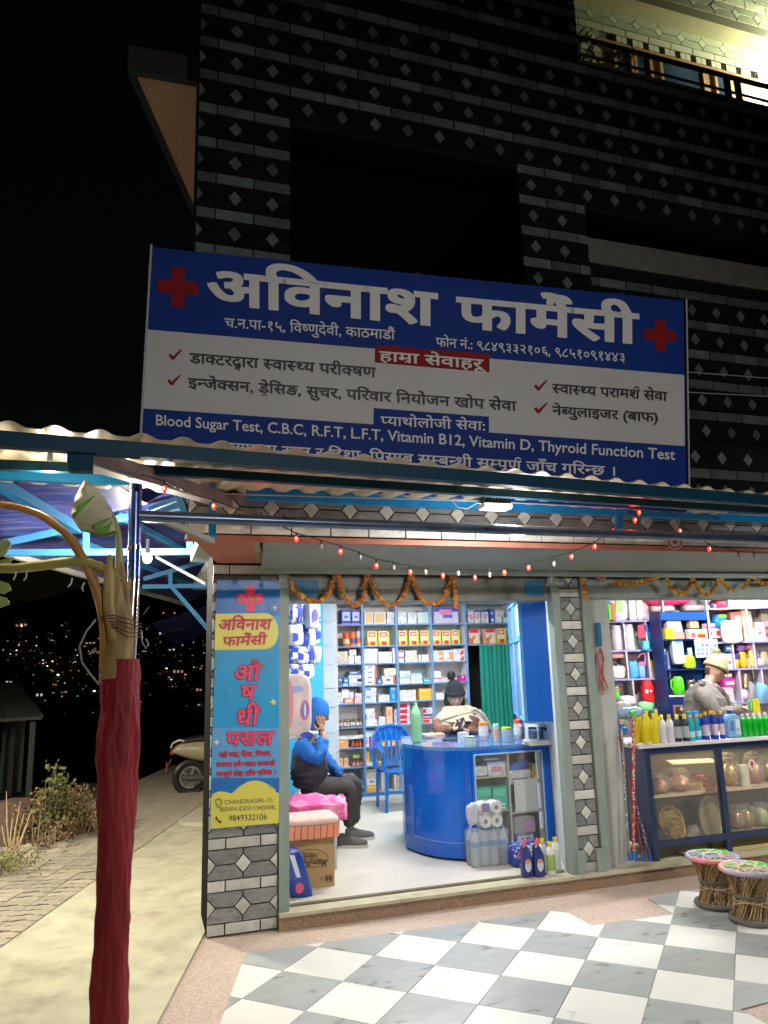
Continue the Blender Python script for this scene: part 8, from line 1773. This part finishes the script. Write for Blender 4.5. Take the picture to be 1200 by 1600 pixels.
# ------------------------------------------------------------------ woven reed stools
REED = mat('reed', (.42, .27, .12), .7, var=.3, scale=30, rnd=.25); REED2 = mat('dark_reed', (.12, .07, .035), .8, var=.3); TYRE = mat('old_rubber', (.12, .11, .09), .8, var=.2)
reed_bm = None
def stool(px, py, label, cols, seat):
    c = G(px, py); c.z = .004; t = thing('reed_stool', label, 'stool', c, 'reed stools on the terrace')
    Ht = .315; rb, rw_, rt = .120, .092, .152
    prof = lambda z: rw_+(rb-rw_)*max(0, 1-z/.13)**1.5 if z < .15 else rw_+(rt-rw_)*((z-.15)/(Ht-.15))**1.5
    for sgn in (1, -1):
        for i in range(34):
            a0_ = 2*pi*(i+(.5 if sgn < 0 else 0))/34; pts = []
            for k in range(6):
                z = .03+(Ht-.05)*k/5; a = a0_+sgn*.95*(k/5-.5); r = prof(z)+(.004 if sgn > 0 else -.006); pts.append(c+V(cos(a)*r, sin(a)*r, z))
            m = MB(); m.tube(pts, .0052, 5); m.build('reed', REED if (i*7+sgn) % 5 else REED2, t, smooth=True)
    ring = lambda r, z, n=28: [c+V(cos(2*pi*k/n)*r, sin(2*pi*k/n)*r, z) for k in range(n+1)]
    m = MB(); m.tube(ring(.134, .018), .018, 8); m.build('base_ring', TYRE, t, smooth=True)
    for z in (.155, .165): m = MB(); m.tube(ring(prof(z)+.008, z), .006, 6); m.build('waist_binding', TYRE, t, smooth=True)
    m = MB(); m.tube(ring(prof(.12)+.012, .13), .003, 5); m.tube([c+V(cos(a)*(prof(.1)+.012), sin(a)*(prof(.1)+.012), .115+.02*sin(a*2)) for a in [2*pi*k/28 for k in range(29)]], .003, 5); m.build('string_binding', C(.6, .45, .25, .8), t, smooth=True)
    n = len(cols)
    for i, cc in enumerate(cols):
        pts = [c+V(cos(a)*.162, sin(a)*.162, Ht) for a in [2*pi*(i+k/8)/n for k in range(9)]]; m = MB(); m.tube(pts, .016, 10); m.build('rim_wrap', C(*cc, .5), t, smooth=True)
    m = MB(); m.lathe(c, [(.152, Ht-.004), (.148, Ht+.006), (.08, Ht+.004), (.01, Ht+.002)], 28); m.build('seat', seat, t, smooth=True)
    for i in range(14):
        a = 2*pi*i/14; b = a+2.2; m = MB(); m.tube([c+V(cos(a)*.15, sin(a)*.15, Ht+.008), c+V((cos(a)+cos(b))*.05, (sin(a)+sin(b))*.05, Ht+.013), c+V(cos(b)*.15, sin(b)*.15, Ht+.008)], .0055, 5); m.build('woven_band', C(*cols[i % n][:3], .6) if i % 3 == 0 else seat, t, smooth=True)
    return t
stool(1121, 1416, 'reed stool with pink, grey and green rim, the farther of two', [(.34, .32, .44), (.34, .32, .44), (.7, .22, .18), (.68, .2, .22), (.4, .38, .48), (.35, .33, .42), (.1, .5, .05), (.1, .55, .05)][::-1], mat('woven_mauve', (.48, .42, .50), .8, var=.25, scale=60))
stool(1177, 1440, 'reed stool with orange, mauve and green rim, the nearer of two', [(.1, .5, .05), (.5, .46, .5), (.68, .4, .3), (.7, .38, .3), (.42, .36, .46), (.36, .32, .42), (.36, .32, .42), (.1, .5, .05)], mat('woven_yellow', (.55, .52, .30), .8, var=.25, scale=60))

# ------------------------------------------------------------------ red cloth and banana stem on the post
CLR = mat('red_satin', (.23, .008, .016), .65, var=.12, scale=5, bump=.2, bscale=20, stretch=(1, 1, .4))
wrap = thing('red_cloth_wrap', 'dark red cloth wound tightly round the steel post and banana stem', 'cloth', (-.1, 3.55, 0))
cl_, cr_e = [(1030, 159, 218), (1110, 157, 219), (1150, 151, 221), (1185, 149, 218), (1205, 152, 214), (1300, 149, 213), (1400, 147, 206), (1480, 145, 203), (1560, 142, 200), (1640, 139, 196)], None
def clothpt(u_, v_):
    y = 1030+(1635-1030)*v_
    for k in range(len(cl_)-1):
        if cl_[k][0] <= y <= cl_[k+1][0]+1e-6: break
    t_ = (y-cl_[k][0])/(cl_[k+1][0]-cl_[k][0]); xl = cl_[k][1]+(cl_[k+1][1]-cl_[k][1])*t_; xr = cl_[k][2]+(cl_[k+1][2]-cl_[k][2])*t_
    a_, b_ = P(xl, y, 3.54), P(xr, y, 3.54); c = (a_+b_)/2; w = (b_-a_).length/2
    if v_ > .985: c.z = max(c.z, .015)
    ang = 2*pi*u_; sp_ = ang+c.z*2.6
    fold_ = .0055*math.copysign(abs(sin(sp_*2))**.5, sin(sp_*2))+.009*NZ.noise(V(cos(ang)*2, sin(ang)*2+c.z*4.5, c.z*3))+.007*NZ.noise(V(cos(ang)*5, sin(ang)*5, c.z*13+ang*1.5))
    r_ = w*.94+fold_
    return c+V(cos(ang)*r_, sin(ang)*r_*(.80+.25*max(0, 1-v_*6)), 0)
m = MB(); m.grid(clothpt, 72, 190); m.build('cloth', CLR, wrap, smooth='all')
ST_ = mat('banana_stem', (.30, .20, .06), .6, var=.55, scale=9, bump=.5, bscale=25, stretch=(1, 1, .25), dirt=(.14, .07, .03), damt=.9, dscale=5)
STG = mat('banana_green', (.30, .27, .07), .5, var=.25, scale=6, bump=.2, stretch=(.3, 1, 1)); LFT = mat('leaf_back', (.50, .47, .34), .6, var=.15, scale=30, bump=.3, stretch=(1, 1, 5)); LFG = mat('leaf_front', (.12, .30, .03), .5, var=.3, scale=30)
bp = thing('banana_plant', 'cut banana plant tied to the post, with a folded leaf and bent stalks', 'plant', (-.15, 3.52, 0)); Yb_ = 3.53
def bt(name, pts, rs, m_, Yx=Yb_, n=20, fl=1.0):
    ps = [P(x, y, Yx+dy) for x, y, dy in pts]; q, rr = [], []
    for i in range(len(ps)-1):
        p0, p1, p2, p3 = ps[max(i-1, 0)], ps[i], ps[i+1], ps[min(i+2, len(ps)-1)]
        for k in range(6): u_ = k/6; q.append((p1*2+(p2-p0)*u_+(p0*2-p1*5+p2*4-p3)*u_*u_+(p1*3-p0-p2*3+p3)*u_**3)*.5); rr.append(rs[i]+(rs[i+1]-rs[i])*u_)
    m = MB(); m.tube(q+[ps[-1]], rr+[rs[-1]], n, flatten=fl); return crumple(m.build(name, m_, bp, smooth='all'), .12*min(rs[:3]), 26, len(ps), (1, 1, .25))
bt('stem', [(180, 1060, 0), (181, 1020, 0), (182, 985, 0), (180, 950, 0), (177, 915, 0), (172, 890, 0)], [.062, .064, .060, .048, .036, .028], ST_)
bt('leaf_sheath', [(196, 1055, .02), (198, 1000, .02), (196, 950, .02), (190, 900, 0), (186, 850, 0)], [.03, .03, .027, .02, .011], ST_); bt('leaf_sheath', [(164, 1050, -.02), (166, 990, -.02), (157, 940, -.02), (140, 895, -.02), (112, 845, -.02), (75, 812, -.02), (35, 795, -.02), (-20, 786, 0)], [.024, .026, .023, .021, .019, .017, .015, .012], mat('stalk_orange', (.42, .20, .05), .5, var=.25, bump=.2))
bt('leaf_sheath', [(178, 1000, -.05), (172, 950, -.05), (170, 900, -.045), (173, 868, -.03)], [.03, .034, .026, .012], ST_, fl=.5); bt('stalk', [(186, 905, 0), (160, 888, -.02), (120, 878, -.02), (60, 884, -.01), (20, 888, 0), (-30, 886, .02)], [.022, .024, .022, .022, .020, .018], STG)
bt('stalk', [(184, 900, 0), (186, 860, -.01), (184, 830, -.01), (176, 806, -.01), (160, 780, 0), (133, 752, 0)], [.016, .014, .012, .010, .008, .004], mat('stalk_green', (.35, .36, .14), .5))
# folded leaf
lf = [(130, 748), (111, 806), (119, 822), (122, 827), (130, 838), (150, 836), (166, 836), (176, 826), (181, 800), (170, 775), (150, 758)]
def leafpt(u_, v_):      # v along the rib, u to the fold
    rib = [(133, 750), (150, 762), (165, 780), (176, 803), (182, 828)]; edg = [(131, 751), (118, 775), (110, 806), (124, 826), (160, 835)]
    k = min(3, int(v_*4)); t_ = v_*4-k; a_ = px_lerp(rib[k], rib[k+1], t_); b_ = px_lerp(edg[k], edg[k+1], t_); p_ = px_lerp(a_, b_, u_); return P(p_[0], p_[1], Yb_-.02-.035*sin(pi*u_)+.006*sin(v_*34))
m = MB(); m.grid(leafpt, 10, 24); m.build('folded_leaf', LFT, bp, smooth='all')
m = MB(); m.grid(lambda a, b: leafpt(a, b)+V(.004, .04+.02*sin(pi*a), -.004), 10, 24); m.build('folded_leaf_inner', LFG, bp, smooth='all')
for pts in (((117, 812), (120, 790), (150, 773), (138, 786), (119, 806)), ((146, 818), (160, 812), (174, 808), (160, 820), (152, 834)), ((155, 826), (170, 818), (176, 812), (170, 830), (158, 835))):
    m = MB(); m.prism([P(x, y, Yb_-.075) for x, y in pts], (0, .004, 0)); m.build('leaf_tear', LFG, bp)
for i, pts in enumerate((((-4, 846), (12, 842), (18, 850), (8, 868), (-6, 872)), ((-4, 876), (22, 870), (14, 882), (-4, 884)), ((-5, 905), (14, 912), (18, 922), (6, 928), (-6, 926)), ((-6, 930), (10, 934), (16, 944), (-6, 952)))):
    m = MB(); c = P(*pts[0], Yb_); m.prism([P(x, y, Yb_+.01*j) for j, (x, y) in enumerate(pts)], (0, .006, 0)); m.build('leaf_blade', mat('leaf_olive', (.32, .34, .12), .5, var=.3, scale=20), bp)
for pts in (((25, 893), (24, 900), (21, 906)), ((42, 892), (41, 902), (37, 907)), ((113, 903), (111, 912), (106, 917)), ((132, 910), (128, 918), (130, 924))): m = MB(); m.tube([P(x, y, Yb_-.02) for x, y in pts], .0035, 5); m.build('root_hair', C(.6, .6, .5), bp)
for j in range(5): y0 = 955+j*5; m = MB(); m.tube([P(155+4*j, y0+9-j*2, Yb_-.06), P(178, y0+6, Yb_-.085), P(200, y0+12+2*j, Yb_-.055), P(221, y0+20, Yb_+.0)], .0028, 5); m.build('tie_string', C(.12, .06, .03, .8), bp)
m = MB(); m.tube([P(x, y, Yb_-.02) for x, y in ((150, 968), (136, 985), (124, 1010), (128, 1035), (140, 1052), (155, 1070))], .0045, 6); m.build('loose_cord', C(.3, .3, .22), bp, smooth=True); m = MB(); m.tube([P(x, y, 3.6) for x, y in ((221, 985), (222, 1003), (228, 1013), (232, 1006), (228, 998))], .004, 6); m.build('loose_cord', C(.3, .3, .22), bp, smooth=True)
m = MB(); m.tube([P(x, y, Yb_-.03) for x, y in ((155, 1020), (148, 1017), (140, 1023), (150, 1012))], .006, 5); m.build('dry_shred', ST_, bp); m = MB(); m.prism([P(x, y, 3.63) for x, y in ((222, 962), (230, 950), (235, 947), (226, 958))], (0, .004, 0)); m.build('dry_shred', ST_, bp)

# ------------------------------------------------------------------ red fairy lights
WIRE = C(.01, .012, .01, .6); RG = mat('red_bulb_glow', (1, .1, .05), emit=(1, .012, .006), estr=3.2); RG2 = mat('bulb_core', (1, .6, .4), emit=(1, .35, .2), estr=5.0); WG = mat('white_bulb', (.35, .36, .34), .2)
fs_ = thing('fairy_lights', 'string of small red fairy lights looping below the canopy', 'fairy lights', P(650, 890, 4.4))
path = [(222, 742, 3.5), (257, 752, 3.62), (300, 772, 3.85), (334, 782, 3.98), (372, 796, 4.1), (408, 806, 4.2), (463, 833, 4.25), (532, 853, 4.35), (588, 874, 4.45), (641, 884, 4.5), (692, 892, 4.55), (742, 896, 4.55), (788, 890, 4.5), (826, 880, 4.45), (865, 870, 4.4), (893, 862, 4.35), (929, 848, 4.3), (958, 824, 4.25), (975, 806, 4.2), (995, 776, 4.05)]
m = MB(); m.tube([P(*q) for q in path], .0035, 5); m.build('wire', WIRE, fs_)
path2 = [(985, 770, 4.05), (1003, 790, 4.08), (992, 806, 4.1), (1010, 796, 4.1), (1045, 800, 4.15), (1062, 820, 4.2), (1108, 850, 4.25), (1154, 862, 4.3), (1200, 864, 4.3), (1260, 860, 4.3)]
m = MB(); m.tube([P(*q) for q in path2], .0035, 5); m.build('wire', WIRE, fs_)
bl_ = [(257, 763, 3.62), (334, 790, 3.98), (408, 811, 4.2), (463, 841, 4.25), (532, 861, 4.35), (588, 883, 4.45), (641, 893, 4.5), (692, 899, 4.55), (742, 902, 4.55), (788, 894, 4.5), (826, 886, 4.45), (893, 869, 4.35), (929, 853, 4.3), (958, 829, 4.25), (990, 779, 4.05), (1003, 786, 4.06), (992, 812, 4.1), (998, 800, 4.1), (1062, 829, 4.2), (1108, 857, 4.25)]
wb_ = [(502, 853, 4.3), (562, 870, 4.4), (615, 886, 4.48), (665, 893, 4.52), (716, 895, 4.55), (765, 897, 4.53), (866, 880, 4.4), (1154, 869, 4.3), (1008, 833, 4.15), (1000, 832, 4.15), (1178, 868, 4.3)]
def fb(q, red):
    p = P(*q); m = MB(); m.tube([p+V(0, 0, .035), p+V(0, 0, .012)], .0055, 6); m.build('socket', WIRE, fs_, smooth=True)
    m = MB(); m.lathe(p, [(.001, -.024), (.010, -.016), (.0125, 0), (.006, .012)], 10); m.build('red_bulb' if red else 'clear_bulb', RG if red else WG, fs_, smooth=True)
    if red: m = MB(); m.ball(p+V(-.003, -.0125, -.003), .005, .005, .009, 8, 6); m.build('filament', RG2, fs_, smooth=True)
for q in bl_: fb(q, True)
for q in wb_: fb(q, False)
point_lamp(P(408, 818, 4.1), .5, (1, .05, .03), .02); point_lamp(P(990, 800, 4.0), .9, (1, .05, .03), .02); point_lamp(P(641, 900, 4.45), .4, (1, .05, .03), .02)

# ------------------------------------------------------------------ marigold garlands
MG = [mat('marigold', (.50, .19, .03), .85, var=.3, scale=30, rnd=.3), mat('marigold_dark', (.34, .12, .03), .85, var=.3), mat('marigold_yellow', (.66, .40, .03), .85, var=.3, rnd=.2)]
fm = MB(); rg = random.Random(9)
for k in range(16):
    a = rg.uniform(0, 2*pi); zz_ = rg.uniform(-.9, .9); d = Vector((cos(a)*(1-zz_*zz_)**.5, sin(a)*(1-zz_*zz_)**.5, zz_)); o_ = d.orthogonal().normalized(); b = d.cross(o_)
    fm.add([d*.008+o_*.008, d*.008+b*.008, d*.008-o_*.008, d*.008-b*.008, d*.0165], [(0, 1, 4), (1, 2, 4), (2, 3, 4), (3, 0, 4)])
fo = fm.build('flower', MG[0]); fmesh = fo.data; bpy.data.objects.remove(fo); fme = [fmesh]
for m2_ in MG[1:]: c2 = fmesh.copy(); c2.materials[0] = m2_; fme.append(c2)
def garland(label, pts, Yg, wts):
    t = thing('marigold_garland', label, 'garland', P(*pts[0], Yg)); ps = [P(x, y, Yg) for x, y in pts]; sm = []
    for i in range(len(ps)-1):
        p0, p1, p2, p3 = ps[max(i-1, 0)], ps[i], ps[i+1], ps[min(i+2, len(ps)-1)]; n = max(2, int((p2-p1).length/.0125))
        for k in range(n): u_ = k/n; sm.append((p1*2+(p2-p0)*u_+(p0*2-p1*5+p2*4-p3)*u_*u_+(p1*3-p0-p2*3+p3)*u_**3)*.5)
    m = MB(); m.tube(sm[::2], .003, 4); m.build('thread', C(.4, .3, .15, .8), t)
    for i, p in enumerate(sm):
        if i < 295: s = rg.uniform(.9, 1.45); inst(rg.choices(fme, wts)[0], 'flower', p+V(rg.uniform(-.004, .004), rg.uniform(-.012, .0), rg.uniform(-.004, .004)), t, (rg.uniform(0, 6), rg.uniform(0, 6), rg.uniform(0, 6)), (s, s, s))
def z6(*q): return [(300+x/2.4, 700+y/2.4) for x, y in q]
def z7(*q): return [(750+x/2.667, 720+y/2.667) for x, y in q]
garland('brown marigold garland in four swags across the pharmacy shutter', z6((365, 490), (380, 525), (410, 555), (450, 577), (490, 570), (520, 530), (540, 468), (556, 510), (580, 565), (610, 592), (640, 560), (658, 465), (675, 500), (700, 560), (735, 590), (770, 580), (800, 540), (820, 478), (838, 520), (865, 570), (905, 586), (945, 560), (965, 510), (972, 468)), YF-.07, (5, 3, 1))
garland('short marigold tail hanging at the right end of the pharmacy garland', z6((984, 468), (983, 500), (986, 545), (990, 598)), YF-.08, (5, 3, 1))
garland('marigold tail hanging over the top of the tiled column', z7((425, 475), (432, 520), (440, 580)), YF-.07, (4, 4, 1)); garland('marigold stretch running from the column to the store shutter', z7((462, 480), (495, 484), (524, 492)), YF-.07, (4, 3, 1))
garland('orange marigold garland in swags across the general store front', z7((560, 505), (600, 515), (650, 508), (700, 496), (755, 478), (772, 486), (785, 515), (810, 545), (845, 554), (868, 525), (882, 488), (895, 510), (920, 545), (950, 555), (980, 525), (996, 478), (1008, 500), (1030, 530), (1052, 545)), YF-.07, (4, 1, 4)); garland('yellow marigold garland at the right end of the store front', z7((1096, 530), (1112, 505), (1132, 475), (1150, 495), (1180, 510), (1230, 505), (1270, 500)), YF-.07, (3, 1, 5))
m = MB(); m.tube([P(735, 820+0, YU-.02), P(700, 850, YU-.03)], .002, 4); 
t = thing('shutter_rod', 'thin black rod along the top of the store shutter', 'rod', P(1080, 903, YF-.02)); m = MB(); m.tube([P(870, 902, YF-.025), P(1260, 908, YF-.025)], .005, 5); m.build('rod', RB, t)
t = thing('round_sign', 'small round red and white sign plate under the beam above the store', 'sign', P(1055, 853, YU-.03))
for r_, cc in ((13, (.6, .56, .5)), (11, (.42, .06, .05)), (8.5, (.6, .56, .5)), (4, (.42, .06, .05))): m = MB(); m.prism([P(1055+r_*cos(2*pi*k/24), 846+r_*1.0*sin(2*pi*k/24), YU-.03-.001*(14-r_)) for k in range(24)], (0, .001, 0)); m.build('ring', C(*cc), t)
t = thing('overhead_wires', 'two thin wires running right of the big sign board', 'wires', P(1140, 600, 4.2))
for a_, b_ in (((1060, 580), (1215, 592)), ((1060, 612), (1215, 620))): m = MB(); m.tube([P(*a_, 4.3), P(*b_, 4.3)], .004, 4); m.build('wire', C(.3, .3, .32), t)

# ------------------------------------------------------------------ scooter
scy = G(290, 1240); sco = thing('scooter', 'beige scooter parked beyond the end of the paved path', 'scooter', scy)
SCB = mat('beige_lacquer', (.36, .31, .20), .25, var=.06, coat=.6); BKP = C(.015, .015, .016, .35)
s0 = V(scy.x-.06, scy.y, -.02)
def sw(x, z, y=0): return s0+V(x, y, z)
def wheel(cx, lab):
    n = 28; m = MB(); ring = [sw(cx+.205*cos(2*pi*k/n), .235+.205*sin(2*pi*k/n)) for k in range(n+1)]; m.tube(ring, .048, 8); w = m.build('tyre', BKP, sco, smooth=True)
    m = MB(); m.tube([sw(cx+.14*cos(2*pi*k/n), .235+.14*sin(2*pi*k/n)) for k in range(n+1)], .014, 6); 
    m.build('rim', C(.25, .25, .25, .3), sco, smooth=True)
    for k in range(5): m = MB(); a = 2*pi*k/5; m.beam(sw(cx, .235), sw(cx+.135*cos(a), .235+.135*sin(a)), .03, .02, up=(0, 1, 0)); m.build('spoke', C(.2, .2, .2, .3), sco)
wheel(.12, ''); wheel(1.32, '')
m = loft([(sw(-.13, .60), .10, .03, V(0, 1, 0)), (sw(-.02, .62), .14, .09, V(0, 1, 0)), (sw(.2, .60), .17, .14, V(0, 1, 0)), (sw(.45, .55), .17, .15, V(0, 1, 0)), (sw(.66, .46), .13, .12, V(0, 1, 0)), (sw(.8, .36), .12, .05, V(0, 1, 0))]); m.build('rear_body', SCB, sco, smooth='all')
m = loft([(sw(.0, .73), .11, .03, V(0, 1, 0)), (sw(.25, .76), .14, .045, V(0, 1, 0)), (sw(.6, .745), .13, .04, V(0, 1, 0)), (sw(.78, .72), .09, .03, V(0, 1, 0))]); m.build('seat', BKP, sco, smooth='all')
m = MB(); m.box(sw(.74, .29, -.16), sw(1.12, .33, .16)); m.build('floorboard', BKP, sco, bevel=.01)
m = loft([(sw(1.1, .3), .2, .03, V(0, 1, 0)), (sw(1.14, .6), .2, .04, V(0, 1, 0)), (sw(1.08, .88), .14, .05, V(0, 1, 0)), (sw(1.02, 1.0), .10, .06, V(0, 1, 0))]); m.build('front_shield', SCB, sco, smooth='all')
m = loft([(sw(1.12, .42), .06, .04, V(0, 1, 0)), (sw(1.3, .5), .075, .03, V(0, 1, 0)), (sw(1.5, .42), .06, .02, V(0, 1, 0))]); m.build('front_mudguard', SCB, sco, smooth='all')
m = MB(); m.tube([sw(.98, 1.02, -.3), sw(1.02, 1.03, 0), sw(.98, 1.02, .3)], .016, 8); m.build('handlebar', BKP, sco, smooth=True)
m = MB(); m.ball(sw(1.16, .92), .05, .08, .07, 12, 8); m.build('headlight', C(.7, .7, .7, .1), sco, smooth=True)
m = MB(); m.ball(sw(-.14, .585, -.0), .03, .09, .04, 10, 8); m.build('tail_light', C(.5, .06, .03, .2), sco, smooth=True)
m = MB(); m.tube([sw(-.16, .66, -.12), sw(-.14, .72, -.12), sw(-.05, .76, -.12), sw(.02, .74, -.12)], .014, 8); m.build('grab_rail', C(.6, .55, .4, .2), sco, smooth=True)
m = loft([(sw(-.15, .50), .06, .02, V(0, 1, 0)), (sw(-.20, .38), .07, .015, V(0, 1, 0)), (sw(-.19, .30), .07, .01, V(0, 1, 0))]); m.build('rear_mudguard', BKP, sco, smooth='all')
m = MB(); m.box(sw(-.215, .34, -.07), sw(-.205, .46, .07)); m.build('number_plate', C(.45, .12, .08), sco)
m = MB(); m.tube([sw(.0, .26, -.2), sw(.3, .24, -.2), sw(.5, .26, -.18)], [.045, .045, .03], 10); m.build('exhaust', C(.08, .08, .08, .3), sco, smooth=True); m = MB(); m.tube([sw(.35, .2, 0), sw(.32, 0.02, -.15)], .012, 6); m.build('side_stand', BKP, sco)

# ------------------------------------------------------------------ shed, weeds, mound at the left
shd = thing('tin_shed', 'dark open shed with a sloping tin roof at the left edge', 'shed', P(20, 1240, 12)); TIN = mat('grey_tin', (.045, .045, .038), .7, var=.3, scale=4, bump=.2)
Ysd = 11.5; a, b, c_, d = P(-160, 1072, Ysd+1.8), P(24, 1070, Ysd+1.8), P(66, 1124, Ysd), P(-190, 1140, Ysd)
m = MB(); m.prism([a, b, c_, d], (0, 0, .04)); m.build('roof', TIN, shd)
for k in range(10): t_ = k/9; m = MB(); m.beam(a.lerp(b, t_)+V(0, 0, .05), d.lerp(c_, t_)+V(0, 0, .05), .03, .02); m.build('roof_rib', TIN, shd)
for px, YY in ((52, Ysd+.05), (22, Ysd+1.2)): p = P(px, 1128, YY); m = MB(); m.beam(V(p.x, p.y, -.4), V(p.x, p.y, p.z), .07, .07, up=(0, 1, 0)); m.build('post', TIN, shd)
q0_, q1_ = P(-190, 1160, Ysd+1.7), P(30, 1160, Ysd+1.7)
for k in range(12): x = q0_.x+(q1_.x-q0_.x)*k/11; m = MB(); m.box((x-.07, Ysd+1.7, -.4), (x+.07, Ysd+1.72, 1.1)); m.build('wall_board', mat('green_tin', (.06, .09, .07), .7, var=.3), shd)
LEAFD = mat('weed_leaf', (.13, .14, .045), .7, var=.35, scale=25, rnd=.2); LEAFB = mat('dry_leaf', (.20, .13, .06), .8, var=.35, scale=25); STK = mat('weed_stalk', (.30, .24, .13), .8, var=.2)
rw = random.Random(12)
def bush(px, py, wpx, hpx, label, n, leaf, Yoff=0, size=.035, stems=14):
    base = G(px, py); k = base.y/FPX; t = thing('weed_bush', label, 'bush', base); sm = MB(); lm = MB(); W = wpx*k/2; H = hpx*k
    for i in range(stems):
        x, y = rw.gauss(0, W*.5), rw.uniform(-.25, .25); h = H*rw.uniform(.55, 1.0)*(1-.45*abs(x)/W if W else 1); p0_ = base+V(x*.6, y, 0); p1_ = base+V(x, y, h*.6); p2_ = base+V(x*1.25+rw.uniform(-.05, .05), y, h)
        sm.tube([p0_, p1_, p2_], [.006, .004, .002], 4)
        for j in range(n//stems):
            u_ = rw.uniform(.25, 1); c = p0_.lerp(p1_, u_*2) if u_ < .5 else p1_.lerp(p2_, u_*2-1); c = c+V(rw.gauss(0, .04), rw.gauss(0, .04), rw.gauss(0, .03)); d_ = Vector((rw.gauss(0, 1), rw.gauss(0, 1), rw.gauss(.2, .7))).normalized()*size*rw.uniform(.6, 1.3); e_ = d_.orthogonal().normalized()*size*.38
            lm.add([c, c+d_*.5+e_, c+d_, c+d_*.5-e_], [(0, 1, 2, 3)])
    sm.build('stems', STK, t); o = lm.build('leaves', leaf, t); o['kind'] = 'stuff'; return t
bush(82, 1315, 60, 105, 'tall leafy green weeds standing left of the red post', 900, LEAFD, size=.05, stems=22); bush(60, 1318, 60, 80, 'brownish dry bush in front of the tall weeds', 700, LEAFB, size=.045, stems=26); bush(120, 1305, 60, 74, 'dry brown bush touching the red post', 800, LEAFB, size=.045, stems=28); bush(108, 1308, 50, 70, 'low green bush at the path edge beside the red post', 500, LEAFD, stems=20); bush(15, 1362, 70, 26, 'low green ground weeds at the left path edge', 500, LEAFD, size=.03, stems=30); bush(85, 1322, 50, 36, 'short dusty weeds at the foot of the bushes', 400, LEAFB, size=.03, stems=24)
t = thing('dry_stalks', 'clump of tall bare dry stalks at the left edge', 'plant', G(20, 1340))
for i, (x0_, y0_, x1_, y1_) in enumerate(((16, 1338, 10, 1236), (17, 1338, 20, 1275), (20, 1338, 32, 1252), (19, 1338, 24, 1300), (25, 1335, 38, 1270), (27, 1335, 50, 1265), (15, 1338, 3, 1290), (24, 1338, 45, 1285))):
    b0 = G(x0_, y0_); Yd = b0.y; m = MB(); m.tube([b0, P((x0_+x1_)/2-2, (y0_+y1_)/2, Yd-.03), P(x1_, y1_, Yd)], [.009, .007, .003], 5); m.build('stalk', mat('straw', (.50, .38, .24), .8, var=.2), t)
mp_ = G(10, 1330); mo_ = MB()
def mound(u_, v_):
    x = mp_.x-.9+1.9*u_; y = mp_.y+.1+1.3*v_; r_ = max(0, 1-((u_-.42)/.5)**2-((v_-.5)/.5)**2); return V(x, y, -.05+.42*r_**.7+.03*NZ.noise(V(x*6, y*6, 0)))
mo_.grid(mound, 36, 26); tag(mo_.build('soil_mound', SOIL, smooth='all'), 'heap of reddish brown soil behind the dry stalks', 'soil')
for i in range(9): p = G(rw.uniform(30, 120), rw.uniform(1322, 1345)); m = MB(); s_ = rw.uniform(.03, .07); m.ball(p+V(0, 0, s_*.3), s_*1.5, s_, s_*.7, 7, 5); o = m.build('stone', mat('pale_stone', (.34, .29, .2), .9, var=.2, bump=.4), smooth=True); tag(o, 'small pale stone, %s of nine scattered at the foot of the weeds' % ORD[i], 'stone', 'stones at the foot of the weeds')
